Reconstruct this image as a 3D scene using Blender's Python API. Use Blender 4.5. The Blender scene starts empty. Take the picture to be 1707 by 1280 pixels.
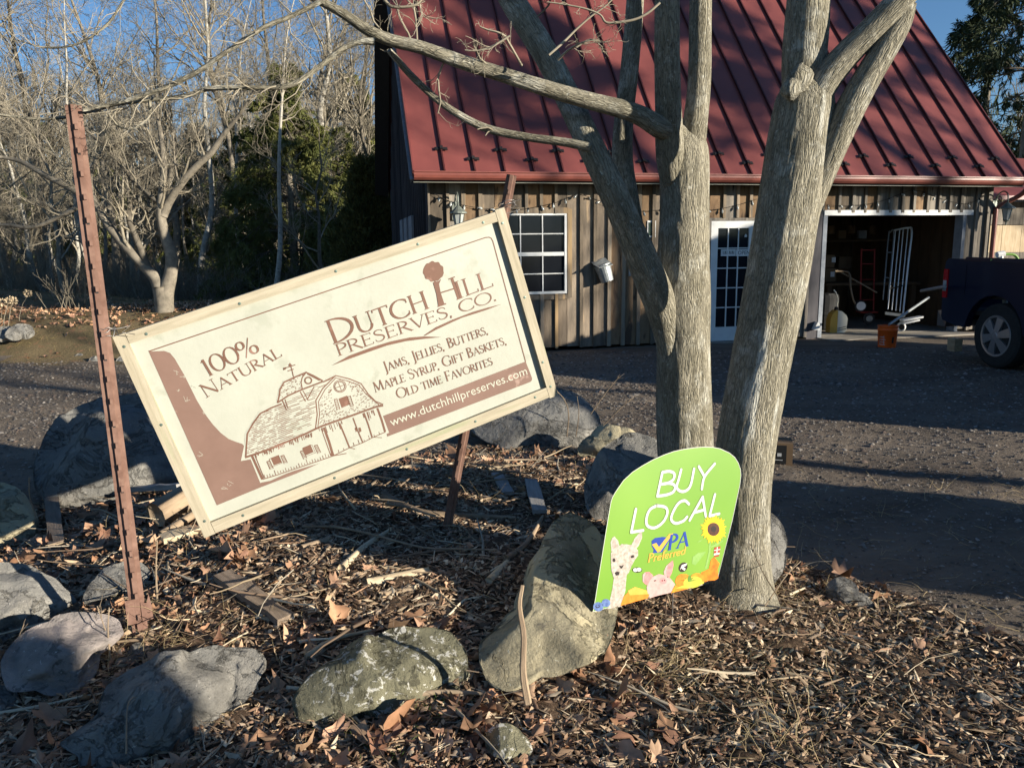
import bpy, math, random
import numpy as np
from mathutils import Vector, Matrix, noise as mnoise
rng = np.random.default_rng(7); random.seed(7)
S = bpy.context.scene
COL = S.collection
PI = math.pi
# ---------------------------------------------------------------- camera, sky, sun, exposure
F = 1270.0; EYE = 1.6; PITCH = .171; ROLL = .014
_f = np.array([0, math.cos(PITCH), -math.sin(PITCH)]); _u0 = np.array([0, math.sin(PITCH), math.cos(PITCH)]); _r0 = np.array([1., 0, 0])
_r = math.cos(ROLL)*_r0 - math.sin(ROLL)*_u0; _u = math.sin(ROLL)*_r0 + math.cos(ROLL)*_u0
# horizon rises to the right in the picture
cam = bpy.data.cameras.new('camera'); co = bpy.data.objects.new('camera', cam); COL.objects.link(co)
cam.sensor_width = 36; cam.lens = 36*F/1707; cam.clip_end = 2000; cam.clip_start = .05
co.matrix_world = Matrix(((_r[0], _u[0], -_f[0], 0), (_r[1], _u[1], -_f[1], 0), (_r[2], _u[2], -_f[2], EYE), (0, 0, 0, 1)))
S.camera = co
SUN_AZ = math.radians(-25); SUN_EL = math.radians(12.5)      # azimuth counted from +x
sdir = Vector((math.cos(SUN_AZ)*math.cos(SUN_EL), math.sin(SUN_AZ)*math.cos(SUN_EL), math.sin(SUN_EL)))
W = bpy.data.worlds.new('World'); S.world = W; W.use_nodes = True
nt = W.node_tree; bg = nt.nodes['Background']; sk = nt.nodes.new('ShaderNodeTexSky')
sk.sky_type = 'NISHITA'; sk.sun_disc = False; sk.sun_elevation = SUN_EL
sk.sun_rotation = math.atan2(sdir.x, sdir.y); sk.altitude = 300; sk.air_density = 1.0; sk.dust_density = 0; sk.ozone_density = 4.5
nt.links.new(sk.outputs[0], bg.inputs[0]); bg.inputs[1].default_value = .068
sl = bpy.data.lights.new('sun', 'SUN'); sl.energy = 5.0; sl.angle = math.radians(.55); sl.color = (1, .91, .76)
so = bpy.data.objects.new('sun', sl); COL.objects.link(so); so.rotation_euler = sdir.to_track_quat('Z', 'Y').to_euler(); so.location = (8, -6, 8)
S.view_settings.view_transform = 'Standard'; S.view_settings.look = 'None'; S.view_settings.exposure = 1.15; S.view_settings.gamma = 1
S.view_settings.use_curve_mapping = False
S.cycles.max_bounces = 6; S.cycles.transparent_max_bounces = 8; S.cycles.use_adaptive_sampling = True; S.cycles.adaptive_threshold = .02
# ---------------------------------------------------------------- pixel -> place helpers (1707 x 1280 frame)
def ray(px, py): return _f*F + _r*(px-853.5) + _u*(640-py)
def at(px, py, y):                      # point of that line of sight at distance y
    d = ray(px, py); p = d*(y/d[1]); return np.array([p[0], p[1], EYE+p[2]])
def smooth(a, b, x):
    t = np.clip((np.asarray(x, float)-a)/(b-a), 0, 1); return t*t*(3-2*t)
def hN(x, y):
    x = np.asarray(x, float); y = np.asarray(y, float)
    r = np.sqrt(((x+.6)/2.2)**2+((y-4.05)/1.75)**2)
    h = .20*(1-smooth(.45, 1.12, r))
    h = h-.06*np.exp(-(((x-1.5)/.9)**2+((y-3.4)/.9)**2))
    h = h-.9*smooth(24, 34, y)*smooth(60, 46, y) + 16*smooth(46, 130, y)
    h = h + .62*smooth(-1.6, -3.2, x)*smooth(11.8, 14, y)*smooth(27, 16, y) + .35*smooth(-9, -13, x)*smooth(13, 17, y)*smooth(34, 22, y)
    h = h + .015*np.sin(x*1.7+.4)*np.sin(y*1.3)+.01*np.sin(x*4.1)*np.cos(y*3.3+1)
    return h
def gz(x, y): return float(hN(x, y))
def ground(px, py):                     # where that line of sight meets the terrain
    d = ray(px, py); d = d/d[1]; y = 1.2
    while y < 120:
        p = d*y
        if EYE+p[2] <= gz(p[0], y): break
        y += .02 if y < 12 else .2
    return np.array([p[0], p[1], gz(p[0], p[1])])
def litter(x, y):
    P = [(-9,-3),(-5,2.5),(-3.5,4.4),(-2.7,5.5),(-1,6.0),(.3,6.15),(1.1,5.5),(1.4,4.3),(1.5,3.7),(2.0,3.2),(2.7,2.3),(6,0),(6,-3)]
    x = np.asarray(x, float)+.13*np.sin(np.asarray(y)*5); y = np.asarray(y, float)+.1*np.sin(x*4.3)
    ins = np.zeros(x.shape, bool); n = len(P)
    for i in range(n):
        x0, y0 = P[i]; x1, y1 = P[(i+1) % n]
        with np.errstate(divide='ignore', invalid='ignore'):
            c = ((y0 > y) != (y1 > y)) & (x < (x1-x0)*(y-y0)/(y1-y0+1e-12)+x0)
        ins ^= c
    return ins
# building frame
TH = .236; BO = np.array([-1.228, 11.98]); BE = np.array([math.cos(TH), math.sin(TH)]); BN = np.array([-math.sin(TH), math.cos(TH)])
def B(s, b, z): q = BO+s*BE+b*BN; return np.array([q[0], q[1], z])
# ---------------------------------------------------------------- materials
def mat(name, c1, c2=None, sc=6., rough=.85, bump=0., bsc=None, c3=None, t3=.6, sc3=None, coord='Object', st=(1, 1, 1), vary=0., spec=.3, metal=0., det=5., alpha=None, emit=None, vcol=False, coat=0.):
    m = bpy.data.materials.new(name); m.use_nodes = True; n = m.node_tree.nodes; l = m.node_tree.links
    bs = n['Principled BSDF']; bs.inputs['Roughness'].default_value = rough; bs.inputs['Metallic'].default_value = metal
    bs.inputs['Specular IOR Level'].default_value = spec
    if coat: bs.inputs['Coat Weight'].default_value = coat; bs.inputs['Coat Roughness'].default_value = .08
    c2 = c2 or c1
    if coord in ('Object', 'Generated', 'UV'): tc = n.new('ShaderNodeTexCoord'); src = tc.outputs[coord]
    else: tc = n.new('ShaderNodeAttribute'); tc.attribute_name = coord; src = tc.outputs['Vector']
    mp = n.new('ShaderNodeMapping'); mp.inputs['Scale'].default_value = st; l.new(src, mp.inputs[0]); src = mp.outputs[0]
    if vary and coord == 'Object':
        oi = n.new('ShaderNodeObjectInfo'); ml = n.new('ShaderNodeMath'); ml.operation = 'MULTIPLY'; ml.inputs[1].default_value = 37
        l.new(oi.outputs['Random'], ml.inputs[0]); l.new(ml.outputs[0], mp.inputs['Location'])
    nz = n.new('ShaderNodeTexNoise'); nz.inputs['Scale'].default_value = sc; nz.inputs['Detail'].default_value = det; nz.inputs['Roughness'].default_value = .65
    l.new(src, nz.inputs['Vector'])
    cr = n.new('ShaderNodeValToRGB'); cr.color_ramp.elements[0].position = .3; cr.color_ramp.elements[1].position = .7
    cr.color_ramp.elements[0].color = (*c1, 1); cr.color_ramp.elements[1].color = (*c2, 1)
    l.new(nz.outputs[0], cr.inputs[0]); out = cr.outputs[0]
    if c3:
        n3 = n.new('ShaderNodeTexNoise'); n3.inputs['Scale'].default_value = sc3 or sc*2.3; n3.inputs['Detail'].default_value = 6
        l.new(src, n3.inputs['Vector'])
        r3 = n.new('ShaderNodeMapRange'); r3.inputs[1].default_value = t3; r3.inputs[2].default_value = t3+.07; l.new(n3.outputs[0], r3.inputs[0])
        mx = n.new('ShaderNodeMix'); mx.data_type = 'RGBA'; l.new(r3.outputs[0], mx.inputs[0]); l.new(out, mx.inputs[6]); mx.inputs[7].default_value = (*c3, 1); out = mx.outputs[2]
    if vcol:
        va = n.new('ShaderNodeAttribute'); va.attribute_name = 'tint'
        mx = n.new('ShaderNodeMix'); mx.data_type = 'RGBA'; mx.blend_type = 'MULTIPLY'; mx.inputs[0].default_value = 1
        l.new(out, mx.inputs[6]); l.new(va.outputs['Color'], mx.inputs[7]); out = mx.outputs[2]
    if vary:
        oi = n.new('ShaderNodeObjectInfo'); hs = n.new('ShaderNodeHueSaturation'); mr = n.new('ShaderNodeMapRange')
        mr.inputs[3].default_value = 1-vary; mr.inputs[4].default_value = 1+vary; l.new(oi.outputs['Random'], mr.inputs[0]); l.new(mr.outputs[0], hs.inputs['Value'])
        l.new(out, hs.inputs['Color']); out = hs.outputs[0]
    l.new(out, bs.inputs['Base Color'])
    if bump:
        nb = n.new('ShaderNodeTexNoise'); nb.inputs['Scale'].default_value = bsc or sc*3; nb.inputs['Detail'].default_value = 8; nb.inputs['Roughness'].default_value = .7
        l.new(src, nb.inputs['Vector']); bu = n.new('ShaderNodeBump'); bu.inputs['Strength'].default_value = 1; bu.inputs['Distance'].default_value = bump
        l.new(nb.outputs[0], bu.inputs['Height']); l.new(bu.outputs[0], bs.inputs['Normal'])
    if alpha is not None:
        bs.inputs['Transmission Weight'].default_value = alpha; bs.inputs['IOR'].default_value = 1.45
    if emit: bs.inputs['Emission Color'].default_value = (*emit, 1); bs.inputs['Emission Strength'].default_value = 1
    m.diffuse_color = (*c1, 1); return m
def bark_mat(name, dark, light, lichen, sc=16, depth=.012):
    m = mat(name, dark, light, sc=sc, rough=.92, coord='tc', st=(1, 1, .16), c3=lichen, t3=.64, sc3=14, spec=.15)
    n = m.node_tree.nodes; l = m.node_tree.links; bs = n['Principled BSDF']; mp = n['Mapping']
    v = n.new('ShaderNodeTexVoronoi'); v.feature = 'DISTANCE_TO_EDGE'; v.inputs['Scale'].default_value = sc*2.6
    nz = n.new('ShaderNodeTexNoise'); nz.inputs['Scale'].default_value = sc*1.3; nz.inputs['Detail'].default_value = 6; l.new(mp.outputs[0], nz.inputs['Vector'])
    vm = n.new('ShaderNodeVectorMath'); vm.operation = 'MULTIPLY_ADD'; l.new(nz.outputs['Color'], vm.inputs[0]); vm.inputs[1].default_value = (.05,)*3; l.new(mp.outputs[0], vm.inputs[2]); l.new(vm.outputs[0], v.inputs['Vector'])
    ad = n.new('ShaderNodeMath'); ad.operation = 'MULTIPLY_ADD'; l.new(v.outputs[0], ad.inputs[0]); ad.inputs[1].default_value = 1.6; l.new(nz.outputs[0], ad.inputs[2])
    bu = n.new('ShaderNodeBump'); bu.inputs['Distance'].default_value = depth; bu.inputs['Strength'].default_value = 1; l.new(ad.outputs[0], bu.inputs['Height']); l.new(bu.outputs[0], bs.inputs['Normal'])
    cur = bs.inputs['Base Color'].links[0].from_socket
    for sc_, th_, col_, wt in ((7, .54, lichen, .42), (3.2, .52, dark, .5), (38, .60, lichen, .6)):
        raw = [q for q in n if q.type == 'ATTRIBUTE'][0]; n4 = n.new('ShaderNodeTexNoise'); n4.inputs['Scale'].default_value = sc_; n4.inputs['Detail'].default_value = 7; n4.inputs['Roughness'].default_value = .65; l.new(raw.outputs['Vector'], n4.inputs['Vector'])
        r4 = n.new('ShaderNodeMapRange'); r4.inputs[1].default_value = th_; r4.inputs[2].default_value = th_+.07; r4.inputs[4].default_value = wt; l.new(n4.outputs[0], r4.inputs[0])
        m4 = n.new('ShaderNodeMix'); m4.data_type = 'RGBA'; l.new(r4.outputs[0], m4.inputs[0]); l.new(cur, m4.inputs[6]); m4.inputs[7].default_value = (*col_, 1); cur = m4.outputs[2]
    r = n.new('ShaderNodeMapRange'); r.inputs[1].default_value = 0; r.inputs[2].default_value = .11; r.inputs[3].default_value = .40; r.inputs[4].default_value = 1; l.new(v.outputs[0], r.inputs[0])
    mx = n.new('ShaderNodeMix'); mx.data_type = 'RGBA'; mx.blend_type = 'MULTIPLY'; mx.inputs[0].default_value = 1; l.new(cur, mx.inputs[6]); l.new(r.outputs[0], mx.inputs[7]); l.new(mx.outputs[2], bs.inputs['Base Color'])
    return m
MT = {}
MT['bark'] = bark_mat('rough_maple_bark', (.17, .155, .112), (.37, .34, .265), (.56, .55, .48), sc=32, depth=.009)
MT['bark_far'] = mat('grey_bark', (.10, .088, .07), (.24, .21, .165), sc=8, rough=.95, spec=.1, vary=.3)
MT['twig'] = mat('pale_twig', (.155, .134, .10), (.33, .293, .225), sc=3, rough=.9, spec=.1, vary=.3)
MT['twig_dark'] = mat('brown_twig', (.09, .075, .06), (.20, .17, .135), sc=3, rough=.9, spec=.1, vary=.2)
MT['birch'] = mat('pale_bark', (.26, .24, .2), (.42, .4, .35), sc=8, rough=.9, c3=(.08, .07, .06), t3=.62, sc3=5)
MT['hemlock'] = mat('hemlock_needles', (.045, .065, .018), (.19, .19, .055), sc=1.3, rough=.7, spec=.2, vary=.15)
MT['spruce'] = mat('spruce_needles', (.018, .03, .014), (.05, .065, .025), sc=1.6, rough=.7, spec=.2)
MT['cedar'] = mat('cedar_sprays', (.035, .05, .015), (.13, .115, .035), sc=2, rough=.75, spec=.2)
MT['wood_wall'] = mat('weathered_barn_board', (.075, .064, .052), (.25, .20, .15), sc=3.5, rough=.9, bump=.003, bsc=30, coord='Object', st=(1.6, 1.6, .28), c3=(.36, .265, .17), t3=.6, sc3=3, vary=.5, spec=.1)
MT['wood_brown'] = mat('brown_barn_board', (.13, .082, .05), (.33, .225, .135), sc=3, rough=.9, bump=.003, bsc=30, st=(1.6, 1.6, .4), c3=(.10, .07, .05), t3=.57, sc3=5, vary=.35, spec=.1)
MT['wood_grey'] = mat('grey_barn_board', (.10, .09, .08), (.27, .24, .20), sc=6, rough=.92, bump=.003, bsc=30, st=(2, 2, .2), c3=(.06, .05, .045), t3=.62, vary=.3, spec=.1)
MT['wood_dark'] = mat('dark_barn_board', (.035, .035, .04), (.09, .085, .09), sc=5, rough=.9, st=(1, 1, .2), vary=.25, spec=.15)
MT['batten'] = mat('batten_wood', (.12, .10, .08), (.32, .255, .185), sc=5, rough=.9, bump=.002, st=(2, 2, .2), c3=(.45, .31, .17), t3=.6, sc3=1.5, vary=.4, spec=.1)
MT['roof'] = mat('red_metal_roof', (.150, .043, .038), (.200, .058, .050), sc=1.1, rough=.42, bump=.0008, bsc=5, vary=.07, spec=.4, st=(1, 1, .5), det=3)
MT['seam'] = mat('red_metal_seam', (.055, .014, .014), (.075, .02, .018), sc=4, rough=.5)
MT['gutter'] = mat('rust_red_gutter', (.17, .05, .038), (.22, .065, .048), sc=8, rough=.35, spec=.5)
MT['guard'] = mat('black_cast_metal', (.02, .018, .018), rough=.5)
MT['black'] = mat('black_paint', (.012, .012, .013), (.02, .02, .02), rough=.5)
MT['white'] = mat('white_paint', (.62, .63, .62), (.74, .74, .72), sc=5, rough=.55)
MT['greenmetal'] = mat('weathered_lantern_metal', (.12, .14, .125), (.22, .24, .21), sc=20, rough=.5, metal=.3)
MT['glass'] = mat('dark_glass', (.012, .014, .018), rough=.08, spec=.22)
MT['lampglass'] = mat('lamp_glass', (.35, .37, .36), rough=.15, spec=.6)
MT['zinc'] = mat('galvanised_metal', (.20, .22, .23), (.36, .38, .38), sc=14, rough=.5, metal=.5, bump=.001)
MT['rust'] = mat('rusty_steel', (.11, .058, .042), (.215, .128, .098), sc=14, rough=.85, bump=.001, bsc=90, c3=(.19, .115, .085), t3=.6)
MT['timber'] = mat('pale_treated_timber', (.30, .265, .19), (.44, .39, .295), sc=5, rough=.8, bump=.0012, bsc=26, coord='tc', st=(10, 10, .8), c3=(.31, .31, .20), t3=.62, sc3=1.6)
MT['canvas'] = mat('cream_vinyl', (.362, .368, .312), (.42, .428, .366), sc=3.5, rough=.5, spec=.35, c3=(.345, .355, .295), t3=.6, sc3=9, bump=.004, bsc=2.2)
MT['ink'] = mat('brown_print', (.135, .070, .048), (.175, .092, .064), sc=6, rough=.5, spec=.35, c3=(.26, .145, .11), t3=.63, sc3=11)
MT['inkpale'] = mat('brown_print_faded', (.17, .105, .083), (.215, .135, .108), sc=5, rough=.5, c3=(.34, .235, .195), t3=.66, sc3=14)
MT['cream'] = mat('cream_print', (.45, .45, .37), rough=.5)
MT['screw'] = mat('screw_head', (.16, .22, .19), rough=.4, metal=.6)
MT['wire'] = mat('tie_wire', (.10, .09, .08), (.3, .29, .28), sc=40, rough=.4, metal=.6)
MT['green'] = mat('lime_green_plastic', (.125, .27, .023), (.168, .318, .036), sc=2.2, rough=.35, spec=.5, det=1)
MT['pw'] = mat('white_print', (.50, .50, .49), rough=.4)
MT['outline'] = mat('grey_print', (.12, .2, .06), rough=.4)
def flat(n, c, c2=None, sc=30):
    c = tuple(q*.74 for q in c); c2 = c2 and tuple(q*.74 for q in c2); MT[n] = mat('print_'+n, c, c2, sc=sc, rough=.4)
flat('blue', (.01, .05, .36)); flat('yellow', (.66, .41, .06)); flat('wool', (.33, .28, .23), (.66, .62, .55), 70); flat('wooldark', (.36, .29, .25), (.55, .48, .42), 60)
flat('eye', (.03, .02, .02)); flat('pink', (.55, .32, .30), (.66, .48, .45), 40); flat('pinkear', (.55, .20, .20), (.72, .36, .34), 50); flat('snout', (.72, .30, .30))
flat('cheese', (.85, .42, .06), (.9, .5, .1)); flat('cheese2', (.75, .22, .02), (.85, .33, .04)); flat('petal', (.85, .45, .01), (.9, .6, .02), 70); flat('disc', (.05, .02, .012), (.12, .05, .03), 90)
flat('tomato', (.78, .38, .03), (.85, .2, .02), 25); flat('tomato2', (.70, .58, .08), (.5, .5, .05), 25); flat('stalk', (.05, .16, .02), (.2, .35, .05), 60); flat('leafor', (.82, .13, .01), (.9, .3, .02), 30)
flat('berry', (.06, .11, .32), (.22, .33, .6), 50); flat('leafpale', (.22, .42, .09), (.3, .5, .14), 40); flat('darkgreen', (.015, .045, .03)); flat('barnred', (.4, .06, .03))
def rock_mat(name, a, b, patch, light, dark, psc=3., pt=.5, lt=.64, dt=.60, lsc=34):
    m = mat(name, a, b, sc=6, rough=.92, spec=.15, det=12, vary=.10); n = m.node_tree.nodes; l = m.node_tree.links; bs = n['Principled BSDF']; mp = n['Mapping']
    cur = [q for q in n if q.type == 'VALTORGB'][0].outputs[0]; hs = [q for q in n if q.type == 'HUE_SAT'][0]
    def layer(col, sc, t, wdt, det=8, soft=.03):
        nonlocal cur
        nz = n.new('ShaderNodeTexNoise'); nz.inputs['Scale'].default_value = sc; nz.inputs['Detail'].default_value = det; nz.inputs['Roughness'].default_value = .7; nz.inputs['Distortion'].default_value = .6; l.new(mp.outputs[0], nz.inputs['Vector'])
        r = n.new('ShaderNodeMapRange'); r.inputs[1].default_value = t; r.inputs[2].default_value = t+soft; r.inputs[4].default_value = wdt; l.new(nz.outputs[0], r.inputs[0])
        mx = n.new('ShaderNodeMix'); mx.data_type = 'RGBA'; l.new(r.outputs[0], mx.inputs[0]); l.new(cur, mx.inputs[6]); mx.inputs[7].default_value = (*col, 1); cur = mx.outputs[2]; return nz
    pz = layer(patch, psc, pt, .8); layer(dark, 11, dt, .7); layer(light, lsc, lt, .85, 4)
    l.new(cur, hs.inputs['Color'])
    prev = None
    for sc, d_, rg in ((5, .05, .6), (28, .012, .75), (140, .0035, .6)):
        nb = n.new('ShaderNodeTexNoise'); nb.inputs['Scale'].default_value = sc; nb.inputs['Detail'].default_value = 8; nb.inputs['Roughness'].default_value = rg; l.new(mp.outputs[0], nb.inputs['Vector'])
        bu = n.new('ShaderNodeBump'); bu.inputs['Distance'].default_value = d_; l.new(nb.outputs[0], bu.inputs['Height'])
        if prev: l.new(prev.outputs[0], bu.inputs['Normal'])
        prev = bu
    bp = n.new('ShaderNodeBump'); bp.inputs['Distance'].default_value = .012; r = n.new('ShaderNodeMapRange'); r.inputs[1].default_value = pt-.01; r.inputs[2].default_value = pt+.02; l.new(pz.outputs[0], r.inputs[0]); l.new(r.outputs[0], bp.inputs['Height']); l.new(prev.outputs[0], bp.inputs['Normal']); l.new(bp.outputs[0], bs.inputs['Normal'])
    return m
MT['rock'] = mat('grey_field_stone', (.13, .125, .115), (.30, .285, .25), sc=7, rough=.9, bump=.03, bsc=11, c3=(.36, .345, .30), t3=.60, sc3=22, vary=.12, spec=.2)
MT['rock_lichen'] = mat('lichen_stone', (.12, .115, .075), (.25, .235, .16), sc=6, rough=.92, bump=.022, bsc=15, c3=(.56, .55, .5), t3=.6, sc3=13, spec=.15)
MT['rock_yellow'] = mat('yellow_sandstone', (.20, .175, .115), (.44, .385, .25), sc=6, rough=.88, bump=.02, bsc=14, c3=(.16, .145, .105), t3=.58, sc3=5, spec=.2)
MT['rock_pink'] = mat('pinkish_stone', (.14, .13, .125), (.40, .345, .31), sc=2.5, rough=.88, bump=.02, bsc=14, spec=.25)
MT['rock'] = rock_mat('grey_field_stone', (.10, .097, .09), (.30, .285, .255), (.20, .195, .18), (.42, .40, .36), (.06, .06, .058))
MT['rock_lichen'] = rock_mat('lichen_stone', (.10, .095, .06), (.27, .255, .175), (.19, .18, .12), (.60, .59, .54), (.05, .048, .035), lt=.57, lsc=26, dt=.56)
MT['rock_yellow'] = rock_mat('yellow_sandstone', (.17, .15, .10), (.36, .32, .22), (.46, .40, .26), (.5, .48, .38), (.11, .10, .085), psc=2.6, pt=.48, dt=.62)
MT['rock_pink'] = rock_mat('pinkish_stone', (.12, .115, .11), (.36, .31, .285), (.46, .39, .35), (.5, .47, .44), (.08, .078, .075), psc=2.2, pt=.55)
MT['log'] = mat('split_log', (.17, .12, .08), (.34, .26, .175), sc=9, rough=.9, bump=.004, coord='tc', st=(3, 3, .5), vary=.2)
MT['pale_wood'] = mat('pale_split_wood', (.36, .27, .165), (.56, .46, .32), sc=9, rough=.85, bump=.003, coord='tc', st=(3, 3, .4), vary=.15)
MT['old_board'] = mat('grey_old_board', (.12, .09, .065), (.24, .185, .14), sc=12, rough=.9, bump=.004, coord='tc', st=(4, 4, .35), vary=.15)
MT['blue_board'] = mat('silvery_old_board', (.22, .21, .2), (.36, .34, .32), sc=12, rough=.9, bump=.003, coord='tc', st=(4, 4, .35))
MT['stickm'] = mat('dead_stick', (.15, .11, .075), (.33, .26, .18), sc=16, rough=.9, coord='tc', st=(1, 1, .4), vary=.25)
MT['chip'] = mat('wood_chips', (.6, .6, .6), (1, 1, 1), sc=30, rough=.9, vcol=True, spec=.1)
MT['leafm'] = mat('dry_oak_leaves', (.65, .65, .65), (1, 1, 1), sc=25, rough=.7, vcol=True, spec=.3)
MT['pebble'] = mat('driveway_stones', (.7, .7, .7), (1, 1, 1), sc=30, rough=.85, vcol=True, spec=.25)
MT['straw'] = mat('dry_grass', (.75, .75, .75), (1, 1, 1), sc=8, rough=.8, vcol=True, spec=.2)
# ground materials
MT['mulch'] = mat('mulch_soil', (.04, .026, .018), (.15, .10, .066), sc=26, rough=.95, bump=.012, bsc=45, c3=(.19, .135, .085), t3=.60, sc3=60, spec=.1)
MT['drive'] = mat('gravel_drive', (.092, .073, .055), (.205, .165, .125), sc=1.1, rough=.92, bump=.012, bsc=40, c3=(.21, .185, .16), t3=.62, sc3=45, spec=.2, st=(.5, 1.3, 1))
MT['lawn'] = mat('winter_lawn', (.085, .07, .038), (.22, .165, .09), sc=.8, rough=.95, bump=.02, bsc=20, c3=(.22, .13, .075), t3=.58, sc3=9, spec=.1)
MT['concrete'] = mat('concrete', (.2, .18, .15), (.3, .27, .23), sc=3, rough=.9)
MT['water'] = mat('pond_water', (.02, .03, .04), rough=.05, spec=.5)
MT['truck'] = mat('dark_blue_truck_paint', (.004, .008, .028), rough=.3, spec=.4, coat=.25)
MT['tyre'] = mat('black_rubber', (.018, .018, .018), (.03, .03, .03), sc=20, rough=.85)
MT['alloy'] = mat('silver_alloy', (.5, .5, .51), rough=.28, metal=.8)
MT['chrome'] = mat('dull_chrome', (.3, .3, .31), rough=.3, metal=.9)
MT['redlens'] = mat('red_lens', (.4, .01, .012), rough=.15)
MT['orange'] = mat('orange_plastic', (.78, .11, .012), (.84, .14, .02), rough=.4)
MT['jug'] = mat('white_plastic', (.78, .74, .6), rough=.35)
MT['jugy'] = mat('yellow_liquid_plastic', (.55, .36, .08), rough=.35)
MT['redpaint'] = mat('red_paint', (.22, .015, .012), rough=.45)
MT['card'] = mat('cardboard', (.14, .09, .05), (.18, .12, .07), rough=.9)
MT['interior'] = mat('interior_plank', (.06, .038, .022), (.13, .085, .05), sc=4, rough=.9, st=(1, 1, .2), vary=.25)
MT['steel'] = mat('bright_steel', (.72, .72, .7), rough=.35, metal=.35)
MT['bluegrey'] = mat('blue_grey_trim', (.16, .18, .21), (.26, .28, .31), sc=9, rough=.8)
# ---------------------------------------------------------------- mesh helpers
def nrm(v): v = np.asarray(v, float); return v/(np.linalg.norm(v)+1e-12)
class MB:
    def __init__(s): s.v = []; s.f = []; s.tc = []; s.n = 0
    def add(s, V, Fc, tc=None):
        V = np.asarray(V, float); s.v.append(V); s.tc.append(np.asarray(tc, float) if tc is not None else V)
        s.f += [tuple(int(i)+s.n for i in f) for f in Fc]; s.n += len(V); return s
    def ob(s, c, ax, ay, az):            # oriented box: centre, half axes
        c, ax, ay, az = [np.asarray(q, float) for q in (c, ax, ay, az)]
        V = [c+i*ax+j*ay+k*az for i in (-1, 1) for j in (-1, 1) for k in (-1, 1)]
        L = [np.linalg.norm(q) for q in (ax, ay, az)]; o = np.argsort(L); idx = [0, 0, 0]
        loc = np.array([[i*L[0], j*L[1], k*L[2]] for i in (-1, 1) for j in (-1, 1) for k in (-1, 1)])[:, o]
        loc = loc+np.array([c[0]*.7, c[1]*.7, c[2]*1.3])
        det = np.dot(np.cross(ax, ay), az)
        Fc = [(0, 1, 3, 2), (4, 6, 7, 5), (0, 4, 5, 1), (2, 3, 7, 6), (0, 2, 6, 4), (1, 5, 7, 3)]
        if det < 0: Fc = [f[::-1] for f in Fc]
        return s.add(V, Fc, loc)
    def box(s, x0, x1, y0, y1, z0, z1):
        return s.ob(((x0+x1)/2, (y0+y1)/2, (z0+z1)/2), ((x1-x0)/2, 0, 0), (0, (y1-y0)/2, 0), (0, 0, (z1-z0)/2))
    def bbox(s, s0, s1, b0, b1, z0, z1): # box in the building's frame
        e = np.array([*BE, 0]); n = np.array([*BN, 0]); c = B((s0+s1)/2, (b0+b1)/2, (z0+z1)/2)
        return s.ob(c, e*(s1-s0)/2, n*(b1-b0)/2, (0, 0, (z1-z0)/2))
    def beam(s, a, b, w, t, up=(0, 0, 1)):
        a = np.asarray(a, float); b = np.asarray(b, float); d = nrm(b-a); x = nrm(np.cross(d, up)); y = np.cross(x, d)
        return s.ob((a+b)/2, (b-a)/2, x*w/2, y*t/2)
    def tube(s, P, R, n=8, cap=True, jit=0, amp=0, fr=3.):
        P = np.asarray(P, float); R = np.broadcast_to(np.asarray(R, float), (len(P),))
        T = np.gradient(P, axis=0); T /= np.linalg.norm(T, axis=1)[:, None]+1e-12
        m = nrm(P[-1]-P[0]); ref = np.array([1., 0, 0]) if abs(m[0]) < .7 else np.array([0, 1., 0])
        A = np.cross(T, ref); A /= np.linalg.norm(A, axis=1)[:, None]; Bv = np.cross(T, A)
        ang = np.linspace(0, 2*PI, n, endpoint=False); L = np.concatenate([[0], np.cumsum(np.linalg.norm(np.diff(P, axis=0), axis=1))])
        rr = np.repeat(R[:, None], n, 1)
        tcv = np.stack([np.cos(ang)[None]*rr, np.sin(ang)[None]*rr, np.repeat(L[:, None], n, 1)], 2)+jit*7.3
        if amp:
            for i in range(len(P)):
                for j in range(n):
                    q = Vector((math.cos(ang[j])*fr*.5, math.sin(ang[j])*fr*.5, L[i]*fr))+Vector((jit, 0, 0))
                    if n > 60: cj, sj = math.cos(ang[j]), math.sin(ang[j]); rr[i, j] += -.005*max(0, .75-2.2*abs(mnoise.noise(Vector((cj*5.5+jit, sj*5.5, L[i]*3.2+1.2*mnoise.noise(Vector((cj*2, sj*2, L[i]*4)))))))) 
                rr[i, j] *= 1+amp*(mnoise.noise(q)+.5*mnoise.noise(q*2.7)+.35*abs(mnoise.noise(Vector((math.cos(ang[j])*7, math.sin(ang[j])*7, L[i]*2.5+jit)))))
        V = P[:, None]+rr[..., None]*(np.cos(ang)[None, :, None]*A[:, None]+np.sin(ang)[None, :, None]*Bv[:, None])
        V = V.reshape(-1, 3); Fc = []
        for i in range(len(P)-1):
            for j in range(n):
                k = (j+1) % n; Fc.append((i*n+j, (i+1)*n+j, (i+1)*n+k, i*n+k)[::-1])
        if cap: Fc.append(tuple(range(n))); Fc.append(tuple(range((len(P)-1)*n, len(P)*n))[::-1])
        Fc = [f[::-1] for f in Fc]
        return s.add(V, Fc, tcv.reshape(-1, 3))
    def prism(s, poly, vec):
        n = len(poly); poly = np.asarray(poly, float); V = np.vstack([poly, poly+np.asarray(vec, float)])
        Fc = [tuple(range(n)), tuple(range(2*n-1, n-1, -1))]+[(i, n+i, n+(i+1) % n, (i+1) % n) for i in range(n)]
        return s.add(V, Fc)
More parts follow.
